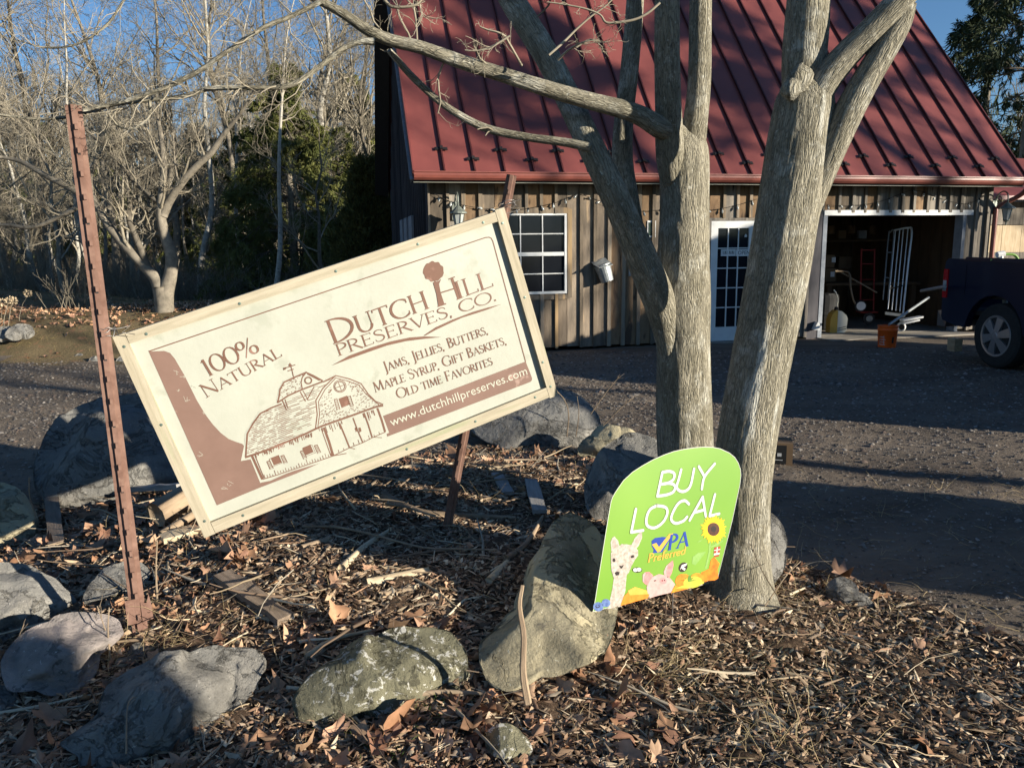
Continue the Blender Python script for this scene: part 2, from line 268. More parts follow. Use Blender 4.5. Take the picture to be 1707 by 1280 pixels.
    def lathe(s, c, prof, n=16, axis=(0, 0, 1)):  # prof: (radius, height)
        a = nrm(axis); x = nrm(np.cross(a, (0, 1, 0.01)) if abs(a[1]) < .9 else np.cross(a, (1, 0, 0))); y = np.cross(a, x)
        V = []; m = len(prof)
        for r, h in prof:
            for j in range(n):
                t = 2*PI*j/n; V.append(np.asarray(c)+a*h+(x*math.cos(t)+y*math.sin(t))*r)
        Fc = [(i*n+j, i*n+(j+1) % n, (i+1)*n+(j+1) % n, (i+1)*n+j) for i in range(m-1) for j in range(n)]
        Fc += [tuple(range(n))[::-1], tuple(range((m-1)*n, m*n))]
        return s.add(V, Fc)
    def mesh(s, name, material, loc=(0, 0, 0), sm=False):
        me = bpy.data.meshes.new(name); V = np.vstack(s.v)-np.asarray(loc, float)
        me.from_pydata(V.tolist(), [], s.f); me.materials.append(MT[material] if isinstance(material, str) else material)
        at_ = me.attributes.new('tc', 'FLOAT_VECTOR', 'POINT'); at_.data.foreach_set('vector', np.vstack(s.tc).astype(np.float32).ravel())
        if sm: me.polygons.foreach_set('use_smooth', [True]*len(me.polygons))
        me.update(); return me
    def obj(s, name, material, parent=None, loc=None, sm=False):
        if loc is None: loc = tuple(parent['_b']) if parent is not None else (0, 0, 0)
        me = s.mesh(name, material, loc, sm); return link(name, me, parent, loc)
def link(name, me, parent=None, loc=(0, 0, 0)):
    o = bpy.data.objects.new(name, me); COL.objects.link(o)
    o['_b'] = [float(q) for q in loc]
    if parent is not None: o.parent = parent; b = parent['_b']; o.location = [loc[i]-b[i] for i in range(3)]
    else: o.location = loc
    return o
def tag(o, label=None, cat=None, group=None, kind=None):
    if label: o['label'] = label
    if cat: o['category'] = cat
    if group: o['group'] = group
    if kind: o['kind'] = kind
    return o
def thing(name, loc, label, cat, group=None):
    o = bpy.data.objects.new(name, None); COL.objects.link(o); o.location = loc; o['_b'] = [float(q) for q in loc]; o.empty_display_size = .1
    return tag(o, label, cat, group)
def bulk(name, V, Fq, material, tint=None, parent=None, loc=(0, 0, 0), smooth_=False):  # big numpy mesh, faces (n,k)
    me = bpy.data.meshes.new(name); V = np.asarray(V, np.float32)-np.asarray(loc, np.float32); Fq = np.asarray(Fq, np.int32); k = Fq.shape[1]
    me.vertices.add(len(V)); me.vertices.foreach_set('co', V.ravel()); me.loops.add(Fq.size); me.loops.foreach_set('vertex_index', Fq.ravel())
    me.polygons.add(len(Fq)); me.polygons.foreach_set('loop_start', np.arange(0, Fq.size, k, dtype=np.int32))
    me.materials.append(MT[material] if isinstance(material, str) else material)
    if tint is not None:
        a = me.color_attributes.new('tint', 'FLOAT_COLOR', 'POINT'); t = np.ones((len(V), 4), np.float32); t[:, :3] = tint; a.data.foreach_set('color', t.ravel())
    me.update(calc_edges=True); me.validate()
    if smooth_: me.polygons.foreach_set('use_smooth', np.ones(len(me.polygons), bool))
    return link(name, me, parent, loc)
def spline(P, k=6):
    P = np.asarray(P, float); Q = np.vstack([2*P[0]-P[1], P, 2*P[-1]-P[-2]]); out = []
    for i in range(1, len(Q)-2):
        for t in np.linspace(0, 1, k, endpoint=False):
            a, b, c, d = Q[i-1:i+3]
            out.append(.5*((2*b)+(-a+c)*t+(2*a-5*b+4*c-d)*t*t+(-a+3*b-3*c+d)*t**3))
    out.append(P[-1]); return np.array(out)
# ---------------------------------------------------------------- branch growth in numpy
def unit(a): return a/(np.linalg.norm(a, axis=-1, keepdims=True)+1e-9)
def grow(P, R, n, ln, ang=(.5, 1.1), K=5, gnarl=.25, up=.1, t0=.25, rr=.55, rmin=.0015, g=rng, t1=1.):
    N, K0, _ = P.shape
    t = g.uniform(t0, t1, (N, n)); f = t*(K0-1); i = np.minimum(f.astype(int), K0-2); w = (f-i)[..., None]
    ii = np.arange(N)[:, None]; st = P[ii, i]*(1-w)+P[ii, i+1]*w; r = R[ii, i]*(1-w[..., 0])+R[ii, i+1]*w[..., 0]
    T = unit(P[ii, i+1]-P[ii, i]); L = np.linalg.norm(P[:, -1]-P[:, 0], axis=1)[:, None]
    rnd = unit(np.cross(T, g.normal(size=T.shape))); a = g.uniform(*ang, (N, n))[..., None]
    D = T*np.cos(a)+rnd*np.sin(a); D = D.reshape(-1, 3); st = st.reshape(-1, 3); r = (r*rr).reshape(-1)
    ln_ = (L*ln*g.uniform(.55, 1.25, (N, n))*(1.15-.5*t)).reshape(-1)
    return walk(st, D, ln_, np.maximum(r, rmin), K, gnarl, up, rmin, g)
def walk(st, D, L, r, K, gnarl, up, rmin, g):
    pts = [st]; D = unit(D); seg = (L/(K-1))[:, None]
    for k in range(K-1):
        D = unit(D+g.normal(scale=gnarl, size=D.shape)+np.array([0, 0, up])); pts.append(pts[-1]+D*seg)
    P = np.stack(pts, 1); w = np.linspace(1, .3, K)[None]; return P, np.maximum(r[:, None]*w, rmin*.7)
def tubes(P, R, n=3):
    N, K, _ = P.shape; T = np.gradient(P, axis=1); T = unit(T); ref = np.where(np.abs(T[:, :1, :1]) < .7, np.array([1., 0, 0]), np.array([0, 1., 0]))
    A = unit(np.cross(T, np.broadcast_to(ref, T.shape))); Bv = np.cross(T, A); an = np.linspace(0, 2*PI, n, endpoint=False)
    V = P[:, :, None]+R[:, :, None, None]*(np.cos(an)[None, None, :, None]*A[:, :, None]+np.sin(an)[None, None, :, None]*Bv[:, :, None])
    base = (np.arange(N)*K*n)[:, None, None]; k = np.arange(K-1)[None, :, None]*n; j = np.arange(n)[None, None]; j2 = (j+1) % n
    Fq = np.stack([base+k+j, base+k+j2, base+k+n+j2, base+k+n+j], -1).reshape(-1, 4); return V.reshape(-1, 3), Fq
def join(parts):
    V = []; Fq = []; o = 0
    for v, f in parts: V.append(v); Fq.append(f+o); o += len(v)
    return np.vstack(V), np.vstack(Fq)
def resample(P, R, K):
    P = np.asarray(P, float); R = np.asarray(R, float); L = np.concatenate([[0], np.cumsum(np.linalg.norm(np.diff(P, axis=0), axis=1))]); t = np.linspace(0, L[-1], K)
    return np.stack([np.interp(t, L, P[:, i]) for i in range(3)], 1), np.interp(t, L, R)
def blades(st, D, L, w, g, droop=.0):   # thin triangles
    D = unit(D); side = unit(np.cross(D, g.normal(size=D.shape)))*w[:, None]
    tip = st+D*L[:, None]; tip[:, 2] -= droop*L
    mid = st+D*L[:, None]*.5
    V = np.stack([st, mid+side, tip, mid-side], 1).reshape(-1, 3); Fq = np.arange(len(V)).reshape(-1, 4); return V, Fq
exec_order = None
# ================================================================ GROUND
def axis_(a, b, c, d, step, far, n):
    core = np.arange(a, b, step); lo = a-np.geomspace(step, a-c, n)[::-1]; hi = b+np.geomspace(step, d-b, n)-step; return np.concatenate([lo, core, hi])
xs = axis_(-5, 5, -400, 400, .045, 0, 70); ys = axis_(1.4, 8, -60, 700, .045, 0, 90)
X, Y = np.meshgrid(xs, ys); Z = hN(X, Y)
fine = np.exp(-np.clip((np.hypot(X, Y-3)-4)/3, 0, 9))
nzv = (rng.normal(size=X.shape)); nzv = (nzv+np.roll(nzv, 1, 0)+np.roll(nzv, 1, 1)+np.roll(nzv, (1, 1), (0, 1)))/4
lm = litter(X, Y)
Z = Z+fine*nzv*np.where(lm, .02, .006)
V = np.stack([X, Y, Z], -1).reshape(-1, 3); ny, nx = X.shape
I = np.arange(ny*nx).reshape(ny, nx); Fq = np.stack([I[:-1, :-1], I[:-1, 1:], I[1:, 1:], I[1:, :-1]], -1).reshape(-1, 4)
cx = (X[:-1, :-1]+X[1:, 1:])/2; cy = (Y[:-1, :-1]+Y[1:, 1:])/2
bed = litter(cx, cy).ravel() & (cy.ravel() > -3)
back = 11.7+.25*np.sin(cx*1.3)+.15*np.sin(cx*3.7)
bl = (cy-BO[1])*BE[0]-(cx-BO[0])*BE[1]   # distance behind facade line
drv = (~bed) & (((cy < back) & (cx < -1.3)) | ((cx >= -1.3) & (bl < .15))).ravel() & (cx.ravel() > -22) & (cx.ravel() < 16) & (cy.ravel() > -8)
tag(bulk('ground', V, Fq, 'lawn', smooth_=True), kind='structure')
def sub(name, mask, m, dz, lab=None):
    f = Fq[mask]; u, inv = np.unique(f, return_inverse=True); v = V[u].copy(); v[:, 2] += dz
    return tag(bulk(name, v, inv.reshape(-1, 4), m, smooth_=True), kind='structure')
sub('driveway', drv, 'drive', .005); sub('mulch_bed', bed, 'mulch', .006)
m = MB(); m.box(-34, 16, 33, 46.5, -.62, -.60); tag(m.obj('pond_water', 'water'), kind='structure')
zdrop = lambda x, y: hN(x, y)
def scatter(n, cond, box, dens=None):
    x = rng.uniform(box[0], box[1], n); y = rng.uniform(box[2], box[3], n); k = cond(x, y); x, y = x[k], y[k]
    return np.stack([x, y, hN(x, y)+.008], 1)
def near_pick(P, k=1.2):                 # thin out with distance
    d = np.hypot(P[:, 0], P[:, 1]); return P[rng.uniform(size=len(P)) < np.clip((3.2/d)**k, 0, 1)]
# wood chips
P = near_pick(scatter(230000, litter, (-4.6, 3.6, 1.5, 6.2)), 1.6)
N = len(P); print('chips', N)
a = rng.uniform(0, 2*PI, N); L = rng.gamma(1.7, .0095, N)+.007; D = np.stack([np.cos(a), np.sin(a), rng.normal(scale=.28, size=N)], 1); D = unit(D)
sd = unit(np.cross(D, np.array([0, 0, 1.])+rng.normal(scale=.5, size=D.shape))); up = np.cross(sd, D)
w = rng.gamma(2.5, .0022, N)+.001; h = rng.uniform(.002, .006, N); P[:, 2] += rng.uniform(0, .016, N)
Vc = np.stack([P-D*L[:, None], P+sd*w[:, None], P-sd*w[:, None], P+D*L[:, None], P+up*h[:, None]], 1)
Fc = np.array([[0, 1, 4], [0, 4, 2], [3, 4, 1], [3, 2, 4]]); Ff = (np.arange(N)[:, None, None]*5+Fc[None]).reshape(-1, 3)
pal = np.array([(.40, .29, .19), (.24, .16, .105), (.10, .065, .042), (.58, .47, .33), (.34, .26, .19), (.16, .105, .07), (.32, .20, .13)])
t = pal[rng.choice(len(pal), N, p=[.2, .2, .15, .12, .13, .1, .1])]*rng.uniform(.8, 1.5, (N, 1))
tag(bulk('wood_chip_mulch', Vc.reshape(-1, 3), Ff, 'chip', np.repeat(t, 5, 0)), 'brown wood chip mulch and bark crumbs covering the stone ringed bed', 'mulch', kind='stuff')
# oak leaves
def leaf_template(lobed=True):
    n = 14; pts = []
    for i in range(n):
        t = i/n*2*PI; r = .5*(1+(.28*math.cos(5*t) if lobed else 0)); pts.append((math.cos(t)*r*1.25, math.sin(t)*r*.62, 0))
    return np.array([(0, 0, 0)]+pts)
def leaves(P, size, tints, seed_flat=.5, lobed=True):
    T = leaf_template(lobed); n = len(P); q = np.repeat(T[None], n, 0)*size[:, None, None]
    cu = rng.uniform(-1.4, 1.6, n)/size; q[:, :, 2] += (q[:, :, 0]**2)*cu[:, None]*.7+(q[:, :, 1]**2)*rng.uniform(-2.2, 2.6, (n, 1))/size[:, None]+rng.normal(scale=.085, size=q.shape[:2])*size[:, None]
    a, b, c = rng.uniform(0, 2*PI, n), rng.normal(scale=seed_flat, size=n), rng.normal(scale=seed_flat, size=n)
    def rot(q, ang, i, j): ca, sa = np.cos(ang)[:, None], np.sin(ang)[:, None]; x, y = q[:, :, i].copy(), q[:, :, j].copy(); q[:, :, i] = ca*x-sa*y; q[:, :, j] = sa*x+ca*y
    rot(q, b, 0, 2); rot(q, c, 1, 2); rot(q, a, 0, 1); q += P[:, None]; q[:, :, 2] += size[:, None]*.16
    k = T.shape[0]; f = np.array([(0, i, i % (k-1)+1) for i in range(1, k)]); Ff = (np.arange(n)[:, None, None]*k+f[None]).reshape(-1, 3)
    return q.reshape(-1, 3), Ff, np.repeat(tints, k, 0)
lp = np.array([(.46, .26, .15), (.34, .18, .10), (.58, .38, .24), (.24, .125, .08), (.42, .25, .16), (.52, .31, .20)])
def leafdens(x, y):
    d = litter(x, y); r = np.sqrt(((x+.6)/1.9)**2+((y-3.9)/1.1)**2); p = np.where(r < 1, .10, .7)
    p = np.where((x > .55) & (y < 3.4), .12, p)
    p = np.where((x < .55) & (y < 2.85), 1.0, p); p = np.where((x < -1.2) & (y < 4.4) & (y > 2.7), .8, p)
    return d & (rng.uniform(size=x.shape) < p*.55)
P = np.vstack([scatter(2600, lambda x, y: (x+7.2)**2/14+(y-14.6)**2/2.2 < 1, (-12, -2, 12, 17)), scatter(1500, lambda x, y: rng.uniform(size=x.shape) < .5, (-16, -1.6, 12, 24))]); n = len(P)
v, f, t = leaves(P, rng.uniform(.05, .1, n), lp[rng.integers(0, 6, n)]*rng.uniform(.9, 1.5, (n, 1)), .4)
tag(bulk('fallen_leaves', v, f, 'leafm', t), 'drift of orange brown fallen leaves beside the lawn edge', 'leaves', kind='stuff')
# large separate oak leaves
big = [(440,880,70),(560,1180,55),(625,1165,60),(925,905,48),(1045,1060,60),(1090,1120,50),(1010,1130,62),(905,1220,60),(700,1215,55),(330,1230,58),(520,1235,62),(415,1250,60),(240,1190,56),(90,915,50),(55,870,46),(150,890,48),(215,915,44),(640,1250,55),(985,1180,46),(1120,1000,40),(1060,1030,46),(790,1240,52),(860,1170,44),(470,1180,48),(300,1010,40),(1130,1090,44),(760,1180,46),(1010,1075,48),(1085,1060,42),(580,1225,46)]
for px, py, w in big:
    p = ground(px, py); s_ = w/1270*p[1]*.62
    v, f, t = leaves(np.array([p+[0, 0, .012]]), np.array([s_]), np.array([lp[rng.integers(0, 6)]*1.05]), .35)
    o = bulk('oak_leaf', v, f, 'leafm', t, loc=p); tag(o, 'large curled brown oak leaf lying in the litter near the front stones', 'leaf', 'large fallen oak leaves in the front of the bed')
# pebbles on the drive
def dcond(x, y): return ~litter(x, y) & (rng.uniform(size=x.shape) < .9)
P = np.vstack([near_pick(scatter(150000, dcond, (-1, 8, 1.6, 12.2)), 1.3), near_pick(scatter(40000, dcond, (-9, -2.5, 4, 12)), .9), scatter(5000, lambda x, y: litter(x, y) & (x > .75+.3*np.sin(y*6)), (.6, 3.2, 1.6, 3.7))])
P = P[((P[:, 1]-BO[1])*BE[0]-(P[:, 0]-BO[0])*BE[1] < -.05) | (P[:, 0] < -1.3)]
n = len(P); print('pebbles', n); s_ = rng.gamma(2.0, .0022, n)+.003
s_ *= np.clip(P[:, 1]/5, .8, 1.8)
oc = np.array([(1, 0, 0), (0, 1, 0), (-1, 0, 0), (0, -1, 0), (0, 0, .7)]); q = oc[None]*rng.uniform(.6, 1.35, (n, 5, 1)); a = rng.uniform(0, PI, n)
q = np.stack([q[..., 0]*np.cos(a)[:, None]*1.3-q[..., 1]*np.sin(a)[:, None], q[..., 0]*np.sin(a)[:, None]*1.3+q[..., 1]*np.cos(a)[:, None], q[..., 2]], -1)*s_[:, None, None]+P[:, None]-[0, 0, .001]
f = np.array([(0, 1, 4), (1, 2, 4), (2, 3, 4), (3, 0, 4)]); pal = np.array([(.20, .175, .15), (.31, .275, .235), (.13, .11, .09), (.19, .14, .11), (.38, .34, .30)])
t = pal[rng.choice(5, n, p=[.33, .22, .28, .15, .02])]*rng.uniform(.7, 1.15, (n, 1))
tag(bulk('gravel', q.reshape(-1, 3), (np.arange(n)[:, None, None]*5+f[None]).reshape(-1, 3), 'pebble', np.repeat(t, 5, 0)), 'grey brown crushed stone scattered over the driveway', 'gravel', kind='stuff')
# dead sticks in the mulch
Ps = np.vstack([near_pick(scatter(2600, litter, (-4, 3, 1.6, 5.8)), .6), scatter(700, lambda x, y: litter(x, y) & (y > 3.3), (-2.4, 1.2, 3.3, 5.9))]); ns = len(Ps); a = rng.uniform(0, 2*PI, ns)
Pw, Rw = walk(Ps+[0, 0, .008], np.stack([np.cos(a), np.sin(a), rng.uniform(-.05, .22, ns)], 1), rng.gamma(2, .045, ns)+.03, rng.gamma(2, .0009, ns)+.0012, 6, .16, -.02, .0009, rng)
Pt = scatter(330, litter, (-3, 1.6, 2.4, 5.9)); nt_ = len(Pt); a = rng.uniform(0, 2*PI, nt_)
Pw2, Rw2 = walk(Pt+[0, 0, .012], np.stack([np.cos(a), np.sin(a), rng.uniform(-.02, .12, nt_)], 1), rng.uniform(.12, .45, nt_), rng.uniform(.0035, .010, nt_), 6, .07, -.01, .003, rng)
Pw = np.concatenate([Pw, Pw2]); Rw = np.concatenate([Rw, Rw2]); ns = len(Pw)
vv, ff = tubes(Pw, Rw, 4); pal = np.array([(.42, .33, .22), (.26, .19, .13), (.17, .12, .085), (.55, .46, .33), (.32, .28, .22)]); tt = pal[rng.integers(0, 5, ns)]*rng.uniform(.7, 1.3, (ns, 1))
tag(bulk('fallen_sticks', vv, ff, 'straw', np.repeat(tt, 24, 0)), 'thin dead sticks and stems strewn all over the mulch', 'sticks', kind='stuff')
# dry grass
def grass(P, L, w, tint, lean, name, lab, cat, K=4):
    n = len(P); a = rng.uniform(0, 2*PI, n); D = unit(np.stack([np.cos(a)*lean, np.sin(a)*lean, np.ones(n)], 1)*1.0)
    Pp, R = walk(P, D, L, w, K, .25, -.12, .0005, rng); v, f = tubes(Pp, R, 3)
    return tag(bulk(name, v, f, 'straw', np.repeat(tint, K*3, 0)), lab, cat, kind='stuff')
def clump(px, py, n, sp): c = ground(px, py); q = c+rng.normal(size=(n, 3))*[sp, sp, 0]; q[:, 2] = hN(q[:, 0], q[:, 1]); return q
P = np.vstack([clump(300, 1080, 220, .16), clump(240, 1050, 90, .1), clump(1110, 1120, 200, .08), clump(1330, 1000, 160, .2), clump(1250, 1000, 90, .1), clump(1310, 1250, 160, .1), clump(860, 840, 120, .25), clump(190, 1100, 80, .08), clump(1420, 1010, 120, .25), scatter(1500, litter, (-3.5, 3, 1.6, 5.8)), scatter(500, dcond, (1.2, 3.6, 2, 5))])
n = len(P); t = np.array([(.46, .36, .2)])*rng.uniform(.5, 1.25, (n, 1)); grass(P, rng.uniform(.05, .22, n), np.full(n, .0013), t, 2.2, 'dry_grass_straws', 'dry straw coloured grass lying in tufts around the stones', 'dry grass')
P = np.vstack([clump(560, 1255, 60, .05), clump(720, 1195, 130, .06), clump(760, 1190, 90, .05), clump(290, 1265, 20, .04), clump(640, 1270, 50, .05)]); n = len(P)
grass(P, rng.uniform(.02, .06, n), np.full(n, .0016), np.array([(.09, .15, .03)])*rng.uniform(.7, 1.3, (n, 1)), 1.2, 'green_grass_tufts', 'small green moss and grass tufts among the front leaves', 'grass')
P = scatter(9000, lambda x, y: y > 11.6+.1*np.abs(x), (-20, -1.7, 11.5, 30)); n = len(P)
grass(P, rng.uniform(.03, .12, n), np.full(n, .003), np.array([(.34, .27, .11)])*rng.uniform(.4, 1.2, (n, 1)), .8, 'lawn_grass', 'short yellowed winter grass on the lawn behind the drive', 'grass', 3)
# ================================================================ STONES
ROCKS = []
def crk(p):
    d = mnoise.voronoi(p)[0]; return 2.2*min(.4, d[1]-d[0])+.9*mnoise.cell(p*1.0)
def rock(poly, y, material, label, thick=.8, name='boulder', amp=.05, seed=0, group=None, plane=False, sink=0, lean=.55):
    # silhouette given as the picture shows it; the body behind it is a full solid with its own depth
    poly = np.array(poly, float); c = poly.mean(0) if not plane else poly.mean(0)
    O3r = np.array([0, 0, EYE]); ylow = (poly[:, 1].max()-c[1]); C = at(c[0], c[1], y); C = at(c[0], c[1], y*(1+(lean*.8-.48)*ylow/1270)); dC = np.linalg.norm(C-O3r)*.9; sc = np.linalg.norm(C-[0, 0, EYE])/np.linalg.norm(ray(*c)); d = poly-c
    ang = np.arctan2(-d[:, 1], d[:, 0]); rad = np.hypot(d[:, 0], d[:, 1])*sc; o = np.argsort(ang); ang, rad = ang[o], rad[o]
    ang = np.concatenate([ang-2*PI, ang, ang+2*PI]); rad = np.tile(rad, 3)
    w = nrm(C-[0, 0, EYE]); r = nrm(np.cross(w, (0, 0, 1))); u = np.cross(r, w); hm = np.sort(rad)[:len(rad)//2].mean()
    wx_ = nrm([w[0], w[1], 0])[:2]; rx_ = r[:2]; hw = (poly[:, 0].max()-poly[:, 0].min())*sc/2
    ROCKS.append((C[:2], rx_/(hw*.95+.02), wx_/(hm*thick+.02), 0))
    rp = random.Random(seed+5); planes = []
    for _ in range(16):
        t_ = rp.uniform(0, 2*PI); el_ = rp.uniform(.35, 1.3); planes.append(((math.cos(t_)*math.cos(el_), math.sin(t_)*math.cos(el_), -math.sin(el_)), rp.uniform(.50, .86)))
    import bmesh
    bm = bmesh.new(); bmesh.ops.create_icosphere(bm, subdivisions=5, radius=1); V = []
    for v in bm.verts:
        p = v.co; a_, b_, c_ = p.x, p.y, p.z; phi = math.atan2(b_, a_); rr = float(np.interp(phi, ang, rad)); m_ = math.hypot(a_, b_)
        c0_ = c_
        for pn, pd in planes: c_ = max(c_, min((pd-a_*pn[0]-b_*pn[1])/pn[2], .15))
        sq = (abs(a_)**2.6+abs(b_)**2.6+abs(c0_)**2.6)**(-1/2.6); k = 1/max(sq, 1e-6)
        q = C+rr*(a_*r+b_*u)*(.35+.65*sq if False else 1)+w*c_*hm*thick*sq
        nn = Vector(q*2.2)+Vector((seed, 0, 0)); nv = Vector((r*a_+u*b_+w*c_)).normalized()
        cell = mnoise.cell_vector(nn*1.6) if False else None
        s_ = amp*hm*1.1*(mnoise.noise(nn*1.2/max(hm, .05)*.22)+.55*mnoise.noise(nn*4)+.30*mnoise.noise(nn*12)+.16*mnoise.noise(nn*30)) - amp*hm*.9*(mnoise.ridged_multi_fractal(nn*2, 1, 2, 3, 1, 2)*.25)+amp*hm*crk(nn*(1.1/max(hm, .05)*.3))
        q = q+np.array(nv)*s_*(.35 if abs(c0_) < .12 else 1)
        q = O3r+(q-O3r)*(1+lean*max(-.9, b_)*rr/dC)
        V.append(q)
    me = bpy.data.meshes.new(name); base = (C[0], C[1], gz(C[0], C[1]))
    Fc = [[v.index for v in f.verts] for f in bm.faces]; bm.free()
    me.from_pydata((np.array(V)-base).tolist(), [], Fc); me.materials.append(MT[material]); me.polygons.foreach_set('use_smooth', [True]*len(me.polygons)); me.update()
    if 0 < 1:
        # make outward facing
        import bmesh as bme
        b2 = bme.new(); b2.from_mesh(me); bme.ops.recalc_face_normals(b2, faces=b2.faces); b2.to_mesh(me); b2.free()
    return tag(link(name, me, None, base), label, 'rock', group)
G = 'stones ringing the sign bed'
def gy(px, py): return ground(px, py)[1]
rock([(-60,800),(0,803),(25,815),(45,850),(50,900),(30,925),(0,925),(-60,930),(-90,860)], gy(10, 905)+0.075, 'rock_yellow', 'brown grey boulder cut by the left frame edge beyond the pale boulder', .9, group=G, seed=1)
rock([(72,770),(85,730),(110,695),(160,668),(215,660),(260,662),(290,690),(310,760),(300,830),(200,850),(100,835),(75,800)], gy(180, 835)+0.200, 'rock', 'large rounded boulder in deep shade behind the rusty left post', .9, group=G, seed=2)
rock([(-70,960),(-10,935),(30,942),(70,970),(95,1000),(112,1030),(80,1050),(20,1055),(-80,1050),(-100,1000)], gy(20, 1070)+0.100, 'rock', 'large pale grey boulder at the left frame edge with smooth lit top', .9, group=G, seed=3, amp=.03)
rock([(20,1075),(40,1050),(90,1032),(150,1032),(195,1055),(198,1080),(160,1105),(135,1145),(110,1155),(60,1135),(25,1125)], gy(100, 1150)+0.050, 'rock_pink', 'block shaped stone with pinkish white top left of the wide flat stone', .9, group=G, seed=4, amp=.06)
rock([(118,1190),(180,1165),(195,1125),(240,1108),(320,1100),(380,1102),(425,1118),(438,1140),(425,1175),(390,1205),(340,1222),(250,1245),(160,1248),(145,1215)], gy(270, 1240)+0.075, 'rock', 'wide flat grey stone half in shade at the bottom left', .7, group=G, seed=5, amp=.07)
rock([(-40,1150),(10,1150),(25,1170),(18,1195),(-40,1200)], gy(0, 1195)+0.025, 'rock', 'small dark stone at the left frame edge below the pinkish stone', .9, group=G, seed=6)
rock([(143,992),(165,958),(200,940),(235,945),(247,965),(232,990),(195,1000),(160,1002)], gy(195, 1000)+0.050, 'rock', 'small grey angular stone behind the foot of the left post', .8, group=G, seed=7, name='stone')
rock([(195,1096),(215,1086),(255,1080),(258,1092),(245,1104),(200,1106)], gy(225, 1106)+0.025, 'rock', 'small flat slab lying between the wide stone and the post', .8, name='stone', seed=8)
rock([(490,1150),(510,1120),(560,1092),(630,1062),(700,1054),(755,1066),(782,1100),(782,1140),(755,1165),(680,1180),(600,1188),(530,1192),(495,1175)], gy(640, 1186)+0.075, 'rock_lichen', 'long rounded stone covered in white lichen at the front of the bed', .8, group=G, seed=9, amp=.06)
rock([(800,1068),(830,1045),(856,1015),(872,975),(900,920),(925,868),(950,853),(990,870),(1020,930),(1030,990),(1024,1040),(1005,1085),(960,1108),(900,1122),(850,1146),(815,1135),(798,1095)], gy(900, 1130)+0.160, 'rock_yellow', 'large yellowish sandstone slab beside the green placard', .55, group=G, seed=10, amp=.03, lean=.9)
rock([(780,690),(850,655),(915,646),(965,660),(998,695),(1000,725),(960,745),(890,745),(820,742),(785,715)], gy(890, 748)+0.225, 'rock', 'large grey boulder behind the right corner of the cream sign', .8, group=G, seed=11, amp=.04)
rock([(960,755),(985,725),(1030,712),(1062,722),(1070,742),(1030,765),(985,768)], gy(1010, 768)+0.075, 'rock_yellow', 'small stone with a yellow face between two boulders near the tree', .7, group=G, seed=12)
rock([(975,830),(985,775),(1020,735),(1060,720),(1095,735),(1120,790),(1110,860),(1040,880),(990,865)], gy(1040, 870)+0.125, 'rock', 'dark shaded boulder against the left side of the tree trunk', .8, group=G, seed=13, amp=.05)
rock([(1232,900),(1250,862),(1278,850),(1298,868),(1305,915),(1296,960),(1270,988),(1240,980),(1225,940)], gy(1265, 985)+0.075, 'rock', 'upright rounded grey stone against the right side of the tree trunk', .8, group=G, seed=14, amp=.04)
rock([(808,1225),(850,1210),(872,1225),(888,1250),(862,1272),(835,1262),(812,1248)], gy(850, 1270)+0.020, 'rock_lichen', 'small block shaped stone lying alone in the leaves at the front', .8, name='stone', seed=15, amp=.03)
rock([(1378,985),(1395,965),(1430,985),(1455,1005),(1430,1014),(1390,1006)], gy(1415, 1010)+0.015, 'rock', 'flat layered blue grey stone sticking out of the drive edge', .5, name='stone', seed=16, amp=.08)
rock([(1625,1170),(1640,1156),(1658,1162),(1656,1180),(1635,1184)], gy(1640, 1183)+0.010, 'rock', 'small round dark stone near the right frame edge', .9, name='stone', seed=17)
for k, (px, py, w, lab) in enumerate([(1382,1190,12,'pale chip of stone front right, left of its darker twin'), (1400,1183,13,'dark grey chip of stone front right beside its paler twin'), (1405,1145,11,'small grey stone front right above the pair of stone chips'), (1252,1046,10,'small pale stone right of the tree foot'), (1367,1047,10,'upright stone chip beyond the tree foot on the right'), (1294,1128,9,'pointed pale stone chip front right near the straw'), (1146,1134,9,'small blue grey stone front of the straw tuft'), (1412,1072,9,'pale stone with white flakes on the slope right of the tree'), (1080,1205,11,'flat pale stone at the front near the bottom middle'), (1480,1195,12,'grey stone chip front right beyond the long stick'), (1000,1150,8,'tiny white stone near the leaf drift')]):
    rock([(px-w, py), (px-w*.5, py-w*.8), (px+w*.4, py-w*.9), (px+w, py-w*.1), (px+w*.5, py+w*.6), (px-w*.6, py+w*.6)], gy(px, py+w*.5), 'rock_pink' if k % 2 else 'rock', lab, .8, name='small_stone', seed=20+k, amp=.08)
def clear_of_rocks(P):
    k = np.ones(len(P), bool)
    for (c, a, b, w) in ROCKS:
        d = P[:, :2]-c; k &= ((d@a)**2+(d@b)**2) > 1
    return k
P = scatter(26000, leafdens, (-4.4, 3., 1.5, 6.1)); P = P[clear_of_rocks(P)]; n = len(P); print('leaves', n)
v, f, t = leaves(P, rng.gamma(3.2, .0115, n)+.012, lp[rng.integers(0, 6, n)]*rng.uniform(.6, 1.15, (n, 1)), .45)
o = bulk('leaf_litter', v, f, 'leafm', t); tag(o, 'dry brown oak leaves blown against the stones of the bed', 'leaf litter', kind='stuff')
